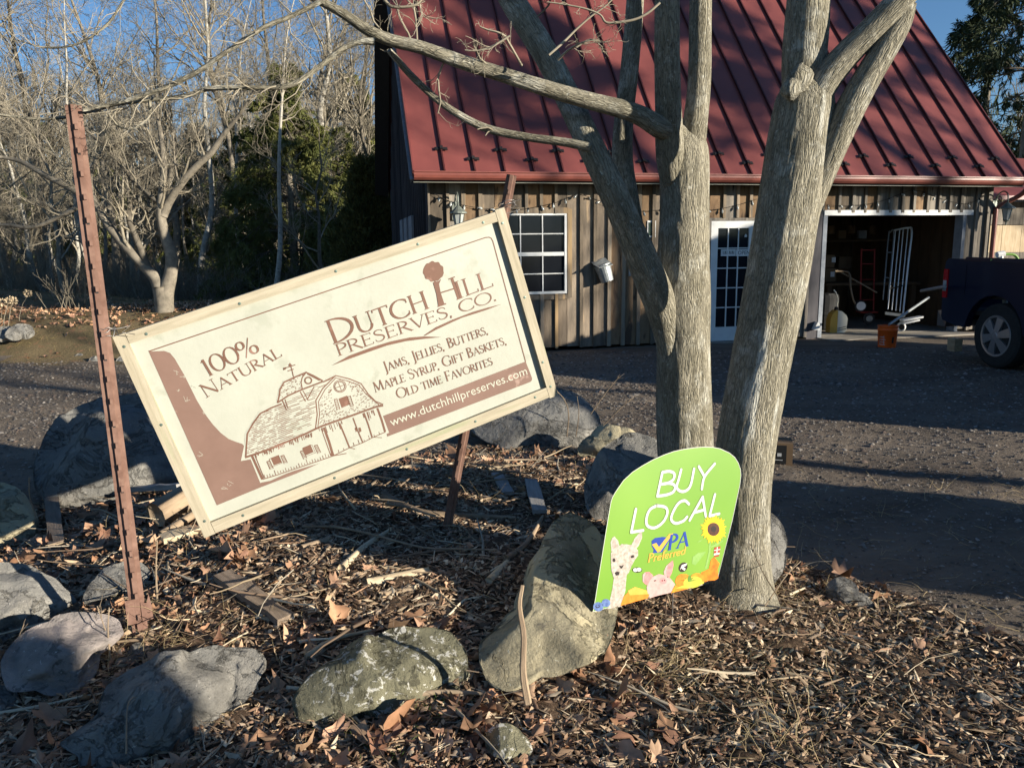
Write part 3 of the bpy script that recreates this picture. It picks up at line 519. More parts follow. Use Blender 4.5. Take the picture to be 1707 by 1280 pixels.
# ================================================================ WOOD DEBRIS
def gl(px, py, dz=.02): p = ground(px, py); return p+[0, 0, dz]
def plank(a, b, w, t, material, label, name='board', dz=.03, dz2=None, cat='board'):
    A = gl(*a, dz); Bq = gl(*b, dz if dz2 is None else dz2); m = MB(); n = 7; d = Bq-A; x = nrm(np.cross(d, (0, 0, 1))); up = np.cross(x, nrm(d))
    V = []; 
    for i in range(n):
        c = A+d*i/(n-1); ww = w/2*(1+rng.normal(scale=.06)); j = rng.normal(scale=.003)
        V += [c-x*ww+up*(t/2+j), c+x*ww+up*(t/2-j), c+x*ww-up*t/2, c-x*ww-up*t/2]
    Fc = [(i*4+k, i*4+(k+1) % 4, i*4+4+(k+1) % 4, i*4+4+k) for i in range(n-1) for k in range(4)]+[(0, 3, 2, 1), (n*4-4, n*4-3, n*4-2, n*4-1)]
    L = np.linalg.norm(d); tc = np.array([[(-1 if k in (0, 3) else 1)*w/2, (1 if k < 2 else -1)*t/2, L*i/(n-1)] for i in range(n) for k in range(4)])+A[0]*3
    m.add(V, [f[::-1] for f in Fc], tc); base = (A+Bq)/2; o = m.obj(name, material, loc=base); return tag(o, label, cat)
def stick(pts, w, material, label, name='stick', dz=.015, n=7, amp=.12, cat='stick', taper=.5):
    if material in ('log', 'pale_wood'): amp = .3; dz = dz*.6
    P = np.array([gl(p[0], p[1], dz if len(p) < 3 else p[2]) for p in pts]); P = spline(P, 5) if len(P) > 2 else np.array([P[0]*(1-t)+P[1]*t for t in np.linspace(0, 1, 8)])
    r = w/2/1270*P[0][1]; m = MB(); m.tube(P, np.linspace(r, r*taper, len(P)), n, True, rng.uniform(0, 50), amp, 9.)
    return tag(m.obj(name, material, loc=P[len(P)//2], sm=True), label, cat)
plank((372,972), (478,1050), .085, .03, 'old_board', 'dark weathered board lying on the mulch between the post and the sign')
plank((885,815), (900,868), .075, .02, 'blue_board', 'silvery grey board end lying beyond the right post near the boulders', dz=.05)
plank((828,798), (848,832), .065, .02, 'blue_board', 'short dark board piece left of the silvery board', dz=.03)
plank((222,832), (305,828), .07, .03, 'blue_board', 'pale flat board in shade between the left post and the sign', dz=.07)
plank((270,912), (440,862), .10, .05, 'pale_wood', 'long pale split plank lying under the lower corner of the sign', dz=.03)
stick([(262,885,.09),(335,850,.12)], 46, 'log', 'thick grey split log end leaning under the lower left sign corner', 'log', cat='log', n=9, taper=1)
stick([(270,905,.04),(345,868,.08)], 16, 'log', 'narrow split log below the thick log at the sign corner', 'log', cat='log', taper=.9)
plank((88,845), (95,918), .075, .05, 'old_board', 'upright weathered wood stub beside the left brown boulder', dz=.06, dz2=.02, name='wood_stub', cat='wood')
stick([(570,955),(610,918),(655,888)], 17, 'pale_wood', 'pale peeled branch piece lying diagonally in the middle of the mulch', 'branch_piece', dz=.03, cat='wood')
stick([(612,980),(665,970),(715,958)], 22, 'pale_wood', 'thick pale split wood chunk lying in the middle of the mulch', 'split_wood', dz=.02, n=5, taper=.8, cat='wood')
stick([(632,998),(662,993),(690,988)], 15, 'log', 'short cut branch with pale end below the split wood chunk', 'branch_piece', dz=.015, taper=.95, cat='wood')
stick([(503,920),(528,912),(552,905)], 15, 'log', 'short brown branch stub left of the pale peeled branch', 'branch_piece', dz=.02, taper=.95, cat='wood')
stick([(490,978),(530,940),(560,905),(578,885)], 8, 'stickm', 'greenish bent twig crossing the mulch left of the peeled branch')
stick([(505,890),(560,892),(620,905),(700,925),(750,928),(830,930)], 5, 'stickm', 'long thin twig running across the middle of the mulch', dz=.04)
stick([(430,970),(460,992),(500,1020)], 7, 'stickm', 'dark twig right of the dark weathered board')
stick([(535,1050),(548,1030),(556,1005)], 9, 'stickm', 'short curved twig above the lichen stone')
stick([(510,1108),(560,1080),(620,1068)], 11, 'pale_wood', 'pale barked branch lying along the top of the lichen stone', dz=.05, cat='wood')
stick([(845,945),(880,915),(905,880,.06)], 13, 'log', 'thick dead branch in shade left of the sandstone slab', 'branch_piece', dz=.05, cat='wood')
stick([(815,975),(840,950),(850,940)], 16, 'pale_wood', 'pale broken root end at the foot of the dead branch', 'branch_piece', dz=.03, cat='wood')
stick([(680,1177),(740,1170),(810,1172)], 12, 'stickm', 'brown stick lying in leaves below the lichen stone', dz=.03)
stick([(980,1255),(1010,1235),(1040,1222)], 12, 'pale_wood', 'pale broken stick at the bottom between the small stones', dz=.02)
stick([(1465,1085),(1500,1125),(1545,1165),(1580,1200)], 8, 'stickm', 'long dark stick lying down the slope at lower right')
stick([(1485,1095),(1530,1112),(1565,1125)], 6, 'stickm', 'shorter dark stick beside the long stick at lower right')
stick([(1480,1030),(1540,1040),(1620,1058)], 5, 'stickm', 'thin stick on the shaded drive right of the tree')
stick([(1125,985),(1185,975),(1240,990),(1300,1010),(1345,1020)], 5, 'stickm', 'pale arching twig around the foot of the tree', dz=.03)
stick([(1240,1010),(1300,1030),(1380,1040),(1410,1020)], 4, 'stickm', 'curved tan stem lying right of the tree foot')
plank((1238,1190), (1275,1180), .018, .006, 'blue_board', 'small blue white flat splinter at the front right', dz=.012, name='splinter', cat='wood')
stick([(300,905),(430,880),(520,870)], 6, 'stickm', 'long thin twig lying below the lower sign edge')
stick([(640,835),(700,860),(760,865),(860,870)], 17, 'log', 'dark fallen log in the shadow behind the right post', 'log', dz=.03, cat='log')
stick([(790,728),(860,742),(960,738)], 15, 'log', 'grey log lying in front of the large right boulder', 'log', dz=.06, cat='log')
stick([(600,830),(640,800),(700,790),(790,792)], 8, 'stickm', 'pale twig in the sunlit gap behind the sign')
stick([(650,787),(685,783),(715,785)], 12, 'pale_wood', 'short pale log piece in the sunlit gap behind the sign', 'branch_piece', cat='wood', taper=.9)
stick([(1540,540,.0),(1500,552,.0)], 3, 'stickm', 'thin stick lying on the drive near the bucket')
for k in range(26):
    px = rng.uniform(380, 1000); py = rng.uniform(880, 1060); L = rng.uniform(20, 60); a = rng.uniform(-.6, .6)
    stick([(px, py), (px+L*.5*math.cos(a), py+L*.5*math.sin(a)-3), (px+L*math.cos(a), py+L*math.sin(a))], rng.uniform(2.5, 5.5), 'stickm', 'short thin dead twig lying on the mulch', 'twig', dz=.02, n=5, cat='twig')
    bpy.context.scene.collection.objects[-1]['group'] = 'small twigs scattered on the mulch'
for k in range(16):
    px = rng.uniform(560, 1000); py = rng.uniform(760, 860); L = rng.uniform(30, 90); a = rng.uniform(-.35, .35)
    stick([(px, py), (px+L*.5*math.cos(a), py+L*.5*math.sin(a)-2), (px+L*math.cos(a), py+L*math.sin(a))], rng.uniform(3, 6), 'stickm', 'dead stick in the shaded brush pile behind the sign', 'stick', dz=rng.uniform(.02, .09), n=5)
    bpy.context.scene.collection.objects[-1]['group'] = 'sticks of the brush pile behind the sign'
def stem(pts, y0, w, label, name='dry_stem', material='stickm', kids=0, L=.15, cat='dry weed'):
    P = spline(np.array([at(px, py, y) for px, py, y in pts]), 5); r = w/2/1270*y0; m = MB(); m.tube(P, np.linspace(r, r*.5, len(P)), 5, True, 3., .1)
    if kids:
        Pk, Rk = grow(P[None], np.full((1, len(P)), r), kids, .25, (.3, .8), 4, .15, .05, .4); 
        for i in range(len(Pk)): m.tube(Pk[i], Rk[i], 3)
    return tag(m.obj(name, material, loc=P[0]), label, cat)
stem([(880,1172,2.36),(872,1120,2.38),(873,1060,2.41),(866,1010,2.44),(871,975,2.47)], 2.4, 15, 'twisted reddish vine stem standing in front of the sandstone slab', 'vine_stem', 'log')
stem([(262,1045,3.02),(262,1000,3.03),(260,950,3.05),(262,900,3.06)], 3.05, 4, 'pale dry weed stalk standing right of the left post', kids=5)
stem([(215,1130,2.7),(180,1060,2.75),(162,1010,2.8)], 2.8, 3, 'thin weed stem in front of the pinkish stone', kids=2)
stem([(184,1100,2.7),(180,1050,2.72),(182,1012,2.74)], 2.8, 3.5, 'short dark weed stem before the pinkish stone')
stem([(790,940,3.9),(785,900,3.9),(780,858,3.92)], 3.9, 3, 'thin pale stalk standing beside the right post, left one')
stem([(798,930,3.9),(792,900,3.9),(788,880,3.92)], 3.9, 3, 'thin pale stalk standing beside the right post, right one')
stem([(945,728,5.6),(948,690,5.6),(940,665,5.6),(925,650,5.6)], 5.6, 2.5, 'thin bare sapling stem in front of the large right boulder', kids=2)
stem([(960,728,5.6),(965,690,5.6),(962,660,5.6)], 5.6, 2, 'second bare sapling stem in front of the large right boulder')
stem([(985,690,6),(1010,655,6),(1030,630,6)], 6, 2, 'leaning bare twig right of the large right boulder', kids=4)
stem([(1005,710,5.8),(1035,680,5.8),(1060,660,5.8)], 6, 2, 'low bare twig beside the dark boulder near the tree', kids=3)
stem([(210,1256,2.1),(212,1180,2.2),(222,1160,2.25)], 2.2, 3.5, 'forked bare twig at the bottom left before the wide stone', kids=2)
stem([(20,1130,2.6),(25,1080,2.65),(40,1040,2.7)], 2.6, 3, 'thin bare twig rising before the leftmost pale boulder', kids=3)
stem([(60,860,4),(50,830,4),(48,795,4)], 4, 3, 'thin bare twig behind the brown left boulder', kids=2)
stem([(1300,1000,3),(1270,950,3.1),(1250,905,3.2)], 3, 2.5, 'thin bare twig leaning on the stone right of the tree', kids=3)
stem([(1275,1010,3),(1310,960,3.1),(1335,935,3.2)], 3, 2.5, 'green grey stem leaning right of the tree foot', kids=2)
# ================================================================ BIG CREAM SIGN
TL, TR, BR_, BL_ = [np.array([0, 0, EYE])+.9*(np.array(q)-[0, 0, EYE]) for q in ((-1.777, 3.391, 1.255), (-.034, 3.998, 1.821), (.243, 4.125, .832), (-1.5, 3.519, .266))]
eu = nrm(TR-TL); ev = BL_-TL; ev = nrm(ev-eu*np.dot(ev, eu)); en = np.cross(eu, ev); en = en if en[1] < 0 else -en
SW = np.linalg.norm(TR-TL); SH = np.linalg.norm(BL_-TL); O3 = np.array([0, 0, EYE])
class Plane:
    def __init__(s, o, n, u): s.o = o; s.n = nrm(n); s.u = nrm(u); s.w = np.cross(s.n, s.u)
    def p(s, px, py, off=0):
        d = ray(px, py); t = np.dot(s.o+s.n*off-O3, s.n)/np.dot(d, s.n); return O3+d*t
    def uv(s, px, py): q = s.p(px, py)-s.o; return np.array([np.dot(q, s.u), np.dot(q, s.w)])
    def w3(s, a, off=0): return s.o+s.u*a[0]+s.w*a[1]+s.n*off
SP = Plane(TL, en, eu)     # w axis points up along the sign
OFF = [0]
def off():                 # each printed piece sits a hair above the one before
    OFF[0] = (OFF[0]+1) % 9; return .0009+OFF[0]*.00012
def strip(mb, pl, pts, wid, o=None, closed=False):
    pts = np.asarray(pts, float); wid = np.broadcast_to(wid, (len(pts),)); o = off() if o is None else o
    if closed: pts = np.vstack([pts, pts[:1]]); wid = np.append(wid, wid[0])
    T = np.gradient(pts, axis=0); T /= np.linalg.norm(T, axis=1)[:, None]+1e-12; Nn = np.stack([-T[:, 1], T[:, 0]], 1)
    Lf = pts+Nn*wid[:, None]/2; Rt = pts-Nn*wid[:, None]/2; n = len(pts)
    V = [pl.w3(q, o) for q in Lf]+[pl.w3(q, o) for q in Rt]; mb.add(V, [(i, n+i, n+i+1, i+1) for i in range(n-1)])
def fill(mb, pl, pts, o=None): 
    o = off() if o is None else o; mb.add([pl.w3(q, o) for q in pts], [tuple(range(len(pts)))])
def tri_fill(mb, pl, pts, o=None):
    from mathutils.geometry import tessellate_polygon
    o = off() if o is None else o; t = tessellate_polygon([[Vector((q[0], q[1], 0)) for q in pts]])
    mb.add([pl.w3(q, o) for q in pts], [tuple(k) for k in t])
# own serif alphabet: thick / thin strokes with flat serifs
def glyph(c):
    E = []; T = 'T'; t = 't'
    def l(x0, y0, x1, y1, w): E.append(('l', x0, y0, x1, y1, w))
    def s(x, y, k=.2): E.append(('s', x, y, k))
    def a(cx_, cy_, rx, ry, a0, a1): E.append(('a', cx_, cy_, rx, ry, a0, a1))
    def st(x, y0=0, y1=1, b=True, tp=True):
        l(x, y0, x, y1, T)
        if b: s(x, y0)
        if tp: s(x, y1)
    adv = .6
    if c == 'A': l(.43, 1, .08, 0, t); l(.41, 1, .76, 0, T); l(.22, .34, .62, .34, t); s(.08, 0); s(.76, 0); adv = .84
    elif c == 'B': st(.14); a(.16, .76, .32, .24, 90, -90); a(.16, .27, .42, .27, 90, -90); adv = .66
    elif c == 'C': a(.52, .5, .46, .51, 48, 312); l(.83, .72, .83, .93, t); l(.83, .08, .83, .26, t); adv = .9
    elif c == 'D': st(.14); a(.16, .5, .68, .5, 90, -90); adv = .92
    elif c == 'E': st(.14); l(.14, .98, .56, .98, t); l(.14, .52, .46, .52, t); l(.14, .02, .58, .02, t); l(.56, 1, .56, .85, t); l(.58, 0, .58, .16, t); l(.46, .6, .46, .44, t); adv = .66
    elif c == 'F': st(.14); l(.14, .98, .54, .98, t); l(.14, .5, .44, .5, t); l(.54, 1, .54, .85, t); l(.44, .58, .44, .42, t); adv = .6
    elif c == 'G': a(.52, .5, .46, .51, 48, 312); l(.83, .72, .83, .93, t); l(.82, .1, .82, .42, T); s(.8, .44); adv = .95
    elif c == 'H': st(.14); st(.72); l(.14, .5, .72, .5, t); adv = .88
    elif c == 'I': st(.14); adv = .3
    elif c == 'J': l(.2, 1, .2, -.08, T); s(.2, 1); a(.02, -.08, .18, .2, 0, -90); adv = .36
    elif c == 'K': st(.14); l(.2, .5, .6, 1, t); l(.24, .54, .7, 0, T); s(.6, 1); s(.72, 0); adv = .76
    elif c == 'L': st(.14); l(.14, .02, .58, .02, t); l(.58, 0, .58, .18, t); adv = .62
    elif c == 'M': l(.14, 0, .2, 1, t); l(.2, 1, .5, .08, T); l(.5, .08, .82, 1, t); l(.82, 1, .9, 0, T); s(.13, 0); s(.9, 0); s(.17, 1, .12); s(.84, 1, .12); adv = 1.04
    elif c == 'N': l(.14, 0, .14, 1, t); l(.12, 1, .74, 0, T); l(.74, 0, .74, 1, t); s(.14, 0); s(.74, 1); s(.1, 1, .12); adv = .88
    elif c == 'O': a(.52, .5, .46, .51, 0, 360); adv = 1.04
    elif c == '0': a(.36, .5, .31, .5, 0, 360); adv = .72
    elif c == '1': l(.22, 0, .22, 1, T); s(.22, 0); l(.22, .97, .08, .86, t); adv = .4
    elif c == '%': a(.22, .76, .18, .23, 0, 360); a(.74, .24, .18, .23, 0, 360); l(.74, 1, .22, 0, t); adv = .98
    elif c == 'P': st(.14); a(.16, .73, .4, .27, 90, -90); adv = .6
    elif c == 'R': st(.14); a(.16, .74, .38, .26, 90, -90); l(.32, .48, .72, -.02, T); s(.74, 0, .14); adv = .74
    elif c == 'S': E.append(('c', [(.52, .78), (.46, .93), (.3, .99), (.14, .92), (.1, .76), (.2, .62), (.36, .52), (.5, .4), (.53, .22), (.42, .06), (.26, .01), (.12, .08), (.07, .24)])); adv = .62
    elif c == 'T': st(.38, tp=False); l(.04, .97, .72, .97, t); l(.04, 1, .04, .83, t); l(.72, 1, .72, .83, t); adv = .76
    elif c == 'U': l(.14, 1, .14, .32, T); l(.72, 1, .72, .3, t); s(.14, 1); s(.72, 1); a(.43, .32, .29, .33, 180, 360); adv = .86
    elif c == 'V': l(.08, 1, .42, 0, T); l(.42, 0, .74, 1, t); s(.08, 1); s(.74, 1); adv = .8
    elif c == 'Y': l(.06, 1, .38, .48, T); l(.38, .48, .68, 1, t); l(.38, .5, .38, 0, T); s(.38, 0); s(.06, 1); s(.68, 1); adv = .74
    elif c == 'e': a(.26, .25, .2, .26, 20, 320); l(.08, .28, .46, .28, t); adv = .5
    elif c == 'r': l(.12, 0, .12, .5, T); s(.12, 0); a(.27, .36, .15, .14, 150, 40); adv = .4
    elif c == 'f': l(.16, -.1, .16, .8, T); a(.28, .8, .12, .16, 180, 30); l(.04, .5, .32, .5, t); adv = .34
    elif c == 'd': a(.26, .25, .2, .26, 0, 360); l(.46, 0, .46, 1, T); adv = .58
    elif c == ',': l(.1, .07, .06, -.14, T); adv = .26
    elif c == '.': l(.05, .05, .16, .05, 'T'); adv = .26
    elif c == ' ': adv = .34
    return adv, E
def serif_text(mb, pl, txt, p0, p1, cap, small=.78, T=.135, t=.055, shear=0., wide=1.0):
    a0 = pl.uv(*p0); a1 = pl.uv(*p1); d = a1-a0; Ln = np.linalg.norm(d); d = d/Ln; up = np.array([-d[1], d[0]])
    c3 = cap
    def sz(ch): return small if (ch.islower() and small != 1) else 1.
    total = sum(glyph(ch.upper() if small != 1 else ch)[0]*sz(ch) for ch in txt); hx = Ln/total; x = 0
    for ch in txt:
        k = sz(ch); adv, El = glyph(ch.upper() if small != 1 else ch)
        def m_(gx, gy): return a0+d*((x+gx*k)*hx+shear*gy*k*c3)+up*gy*k*c3
        sq = math.sqrt(hx*c3)
        for e in El:
            if e[0] == 'l': w = (T if e[5] == 'T' else t)*c3*(k**.6)*1.02; strip(mb, pl, [m_(e[1], e[2]), m_(e[3], e[4])], w)
            elif e[0] == 's': strip(mb, pl, [m_(e[1]-e[3]/2, e[2]), m_(e[1]+e[3]/2, e[2])], t*c3*.8)
            elif e[0] == 'a':
                n = 9 if abs(e[6]-e[5]) < 100 else 18; th = np.radians(np.linspace(e[5], e[6], n))
                strip(mb, pl, [m_(e[1]+e[3]*math.cos(q), e[2]+e[4]*math.sin(q)) for q in th], np.array([t+(T*1.05-t)*abs(math.cos(q))**1.2 for q in th])*c3*(k**.6))
            elif e[0] == 'c':
                q = spline([(p[0], p[1], 0) for p in e[1]], 3); n = len(q); strip(mb, pl, [m_(p[0], p[1]) for p in q], np.array([t*.9+(T-t)*math.sin(PI*i/(n-1))**1.5 for i in range(n)])*c3*(k**.6))
        x += adv*k
def sans_text(mb, pl, txt, p0, p1, height=None, o=.0022, shear=0.):
    a0 = pl.uv(*p0); a1 = pl.uv(*p1); d = a1-a0; Ln = np.linalg.norm(d); d = d/Ln; up = np.array([-d[1], d[0]])
    cu = bpy.data.curves.new('t', 'FONT'); cu.body = txt; cu.fill_mode = 'FRONT'; cu.resolution_u = 3; ob_ = bpy.data.objects.new('t', cu); COL.objects.link(ob_)
    dg = bpy.context.evaluated_depsgraph_get(); ev_ = ob_.evaluated_get(dg); me = ev_.to_mesh()
    V = np.array([v.co[:2] for v in me.vertices]); Fc = [tuple(p.vertices) for p in me.polygons]; ev_.to_mesh_clear(); bpy.data.objects.remove(ob_); bpy.data.curves.remove(cu)
    w = V[:, 0].max()-V[:, 0].min(); k = Ln/w; ky = k if height is None else height/.72; V[:, 0] -= V[:, 0].min()
    mb.add([pl.w3(a0+d*(q[0]*k+shear*q[1]*ky)+up*q[1]*ky, o) for q in V], Fc)
sign = thing('banner_sign', BL_, 'tilted cream banner sign for preserves in a pale timber frame, tied between two rusty posts', 'sign')
def sgn(a, b): return TL+eu*a-np.cross(en, eu)*0+SP.w*(-b)     # metres from the top left corner
m = MB(); nU, nV = 60, 34
Vb = []
for j in range(nV):
    for i in range(nU):
        a = .03+(SW-.06)*i/(nU-1); b = .03+(SH-.06)*j/(nV-1)
        e_ = min(i, nU-1-i, j, nV-1-j)/6; w_ = min(1, e_)
        z_ = .0005*mnoise.noise(Vector((a*5, b*2.2, 3)))*w_
        Vb.append(sgn(a, b)+en*z_)
m.add(Vb, [(j*nU+i, j*nU+nU+i, j*nU+nU+i+1, j*nU+i+1) for j in range(nV-1) for i in range(nU-1)])
m.obj('banner', 'canvas', sign, sm=True)
m = MB(); c = (sgn(0, 0)+sgn(SW, SH))/2-en*.02; m.ob(c, eu*(SW/2-.03), SP.w*(SH/2-.03), en*.006); m.obj('backing_panel', 'old_board', sign)
bw = .054
def fb(a0, b0, a1, b1, mat_='timber'):
    m = MB(); c = (sgn(a0, b0)+sgn(a1, b1))/2+en*.004
    m.ob(c, eu*(a1-a0)/2, SP.w*(b1-b0)/2, en*.019); return m.obj('frame_board', mat_, sign)
fb(0, 0, bw*.86, SH); fb(SW-bw*.86, -.006, SW, SH+.004); fb(bw*.86+.002, .002, SW-bw*.86-.002, bw*.86); fb(bw*.86+.002, SH-bw, SW-bw*.86-.002, SH-.002)
for (a, b) in [(.025,.05),(.03,.40),(.028,.86),(SW-.03,.06),(SW-.026,.42),(SW-.03,.75),(SW-.026,.88),(.12,.03),(.5,.032),(.92,.03),(1.3,.03),(1.62,.03),(.18,SH-.03),(.6,SH-.032),(.95,SH-.03),(1.3,SH-.03),(1.62,SH-.03)]:
    m = MB(); m.lathe(sgn(a, b)+en*.022, [(.0065, 0), (.006, .0025), (.002, .003)], 10, en); m.obj('screw', 'screw', sign)
ink = lambda name, mb, mt='ink': mb.obj(name, mt, sign)
u2 = lambda q: SP.uv(q[0], q[1])
def Z(sx, sy, k): return lambda q: (sx+q[0]/k, sy+q[1]/k)
z1 = Z(180, 340, 2.2868); z2 = Z(520, 340, 3.2); z7 = Z(380, 590, 5.567)
# swoosh, border, url bar
m = MB(); pts = [(155,562),(215,560),(237,568),(255,590),(290,650),(340,750),(370,800),(400,840),(430,872),(460,895),(490,907),(512,914),(519,922),(513,958),(508,978),(530,972),(545,962),(562,1010),(580,1062),(620,1054),(700,1018),(860,960),(860,964),(720,1026),(580,1080),(415,1148)]
tri_fill(m, SP, [u2(z1(q)) for q in pts], .0008); ink('printed_hill', m, 'inkpale')
m = MB(); pts = [(155,562)]; b_ = [z1((155,562)), z2((925,180)), z2((945,178)), z2((957,184)), z2((965,200)), z2((1140,842))]
strip(m, SP, [u2(q) for q in b_[:1]+[(b_[0][0]*(1-t)+b_[1][0]*t, b_[0][1]*(1-t)+b_[1][1]*t) for t in (.25, .5, .75)]+b_[1:5]+[((b_[4][0]+b_[5][0])/2, (b_[4][1]+b_[5][1])/2), b_[5]]], .0048); ink('border_line', m)
m = MB(); fill(m, SP, [u2(z2(q)) for q in [(380,1130),(1140,840),(1173,925),(1174,938),(1168,947),(1155,953),(402,1240)]], .0008); ink('address_bar', m, 'inkpale')
m = MB(); sans_text(m, SP, 'www.dutchhillpreserves.com', z2((424,1186)), z2((1150,908)), .043, .0016); ink('lettering', m, 'cream')
for txt, a, b, cap, sm in [('Dutch', z2((108,748)), z2((632,552)), .104, .78), ('ill', z2((778,507)), z2((972,437)), .085, 1.0), ('PRESERVES, CO.', z2((138,812)), z2((992,512)), .053, 1.), ('Jams, Jellies, Butters,', z2((392,896)), z2((944,690)), .047, .78), ('Maple Syrup, Gift Baskets,', z2((335,1006)), z2((1043,745)), .047, .78), ('Old time Favorites', z2((458,1040)), z2((968,856)), .047, .78), ('100%', z1((378,660)), z1((582,560)), .074, 1), ('Natural', z1((372,740)), z1((666,578)), .058, .78)]:
    m = MB()
    if txt == 'ill': serif_text(m, SP, 'ILL', a, b, .077, 1.0)
    else: serif_text(m, SP, txt, a, b, cap, sm)
    ink('lettering', m)
m = MB(); q0 = np.array(z2((690,538))); q1 = np.array(z2((660,415)))
strip(m, SP, [u2(q0), u2((q0+q1)/2), u2(q1)], [.030, .021, .026]); strip(m, SP, [u2(q0+[-6, 3]), u2(q0+[8, -2])], .006)
strip(m, SP, [u2(z2((783,505))), u2(z2((745,395)))], .0135); strip(m, SP, [u2(z2((772,510))), u2(z2((797,500)))], .005); strip(m, SP, [u2(z2((728,402))), u2(z2((762,389)))], .005); strip(m, SP, [u2(z2((680,476))), u2(z2((770,448)))], .006); ink('lettering', m)
m = MB(); pts = []
for i in range(64):
    t = 2*PI*i/64; r = 1+.09*abs(math.sin(t*4.5))+.03*math.sin(t*11+1); pts.append(u2(z2((648+52*r*math.cos(t), 360+50*r*math.sin(t)))))
fill(m, SP, pts, .0010); fill(m, SP, [u2(z2(q)) for q in [(645,400),(668,418),(690,400),(672,440),(660,440),(654,418)]], .0012); ink('tree_emblem', m)
m = MB(); fill(m, SP, [u2(z2(q)) for q in [(105,862),(200,808),(320,764),(420,733),(520,712),(600,706),(690,710),(600,719),(500,732),(400,755),(300,790),(200,826)]]); fill(m, SP, [u2(z2(q)) for q in [(595,702),(660,658),(750,617),(860,575),(940,552),(1012,534),(940,562),(880,582),(800,607),(740,634),(660,672),(605,702)]]); ink('underline_swash', m)
# barn drawing
m = MB(); R7 = lambda pts, w=.004: strip(m, SP, [u2(z7(q)) for q in pts], w)
halo = MB(); fill(halo, SP, [u2(z7(q)) for q in [(120,992),(150,850),(160,735),(290,530),(470,440),(450,430),(470,330),(515,245),(725,150),(900,235),(1000,182),(1250,255),(1320,360),(1385,430),(1460,460),(1470,490),(1410,500),(1495,730),(1200,860),(960,980),(620,1080),(300,1195),(210,975)]], .00085); ink('barn_backdrop', halo, 'canvas')
for pts, w in [([(165,955),(172,850),(180,740),(235,640),(300,552),(400,500),(500,462)], .007), ([(160,958),(290,915),(420,868),(620,782),(730,735),(800,700),(870,668),(1030,612),(1150,570),(1260,530),(1385,485),(1440,478)], .009), ([(1440,468),(1370,440),(1300,370),(1235,275),(1130,232),(1000,200),(880,318),(815,430),(828,560),(812,690)], .0055), ([(1400,470),(1345,425),(1280,370),(1215,290),(1110,250),(1000,222),(900,330),(840,440),(850,560),(835,670)], .004), ([(460,455),(475,390),(482,330),(520,262),(620,215),(725,170),(800,205),(880,250)], .007), ([(725,172),(690,215),(678,265),(690,325)], .005), ([(880,255),(790,290),(690,328),(560,385),(460,452)], .007), ([(735,185),(850,245)], .004), ([(885,258),(1000,202)], .006), ([(222,940),(320,1160)], .010), ([(250,935),(335,1150)], .004), ([(320,1162),(460,1120),(620,1065),(800,1005),(975,945),(1130,868),(1250,822),(1340,775),(1462,722)], .004), ([(1385,500),(1425,610),(1458,722)], .010), ([(890,680),(940,820),(975,943)], .011), ([(865,690),(955,945)], .004), ([(1035,640),(1085,760),(1128,868)], .007), ([(1160,592),(1200,700),(1250,818)], .006), ([(1262,545),(1300,650),(1338,772)], .007), ([(505,430),(545,520)], .005), ([(530,420),(558,505)], .004), ([(670,350),(720,440)], .005), ([(695,340),(745,430)], .004), ([(800,300),(735,425)], .004), ([(610,218),(597,160),(583,108)], .004), ([(513,138),(570,118),(625,100)], .004), ([(555,158),(610,140)], .004), ([(1128,868),(1180,880)], .003), ([(1350,770),(1430,775)], .003), ([(975,944),(1100,920)], .004)]: R7(pts, w)
for pts in [[(395,965),(470,935),(500,1005),(425,1032)], [(690,870),(765,838),(795,908),(718,940)], [(1025,415),(1105,385),(1137,465),(1055,500)], [(560,105),(575,82),(598,108),(575,122)], [(512,128),(545,120),(535,145),(515,150)], [(1175,690),(1190,672),(1200,710),(1188,725)], [(1208,685),(1230,680),(1240,712),(1222,728)]]: fill(m, SP, [u2(z7(q)) for q in pts])
for (x, y) in [(432,985), (742,890)]:
    R7([(x-50,y-10),(x+38,y-48),(x+70,y+25),(x-18,y+58),(x-50,y-10)], .0025)
    for sx in (-1, 1):
        ox = -72 if sx < 0 else 58; oy = 12 if sx < 0 else -40
        R7([(x+ox,y+oy),(x+ox+28,y+oy-10),(x+ox+62,y+oy+62),(x+ox+32,y+oy+72),(x+ox,y+oy)], .003)
        for k in range(6): R7([(x+ox+3+k*5,y+oy+4+k*11),(x+ox+30+k*5,y+oy-4+k*11)], .003)
for ox in (-50, 75): R7([(1035+ox,410-ox*.2),(1060+ox,400-ox*.2),(1090+ox,500-ox*.3),(1062+ox,510-ox*.3),(1035+ox,410-ox*.2)], .003); [R7([(1038+ox+k*5,420-ox*.2+k*16),(1062+ox+k*5,410-ox*.2+k*16)], .003) for k in range(6)]
for cx_, cy_, r in [(745,245,28),(745,245,34),(1038,300,46),(1038,300,58)]: R7([(cx_+r*math.cos(t), cy_+r*math.sin(t)*.95) for t in np.linspace(0, 2*PI, 22)], .0035)
R7([(990,318),(1086,284)], .003); R7([(1022,256),(1055,345)], .003)
def inside(p, poly):
    c = False; n = len(poly)
    for i in range(n):
        (x0, y0), (x1, y1) = poly[i], poly[(i+1) % n]
        if (y0 > p[1]) != (y1 > p[1]) and p[0] < (x1-x0)*(p[1]-y0)/(y1-y0)+x0: c = not c
    return c
roofp = [(165,955),(180,740),(300,552),(500,465),(880,258),(1000,205),(815,430),(825,560),(800,695),(620,780),(420,868)]
gabp = [(1440,470),(1300,370),(1235,275),(1000,225),(845,440),(850,660),(1030,612),(1260,530)]
cupp = [(460,450),(482,330),(520,262),(720,175),(680,265),(690,322)]
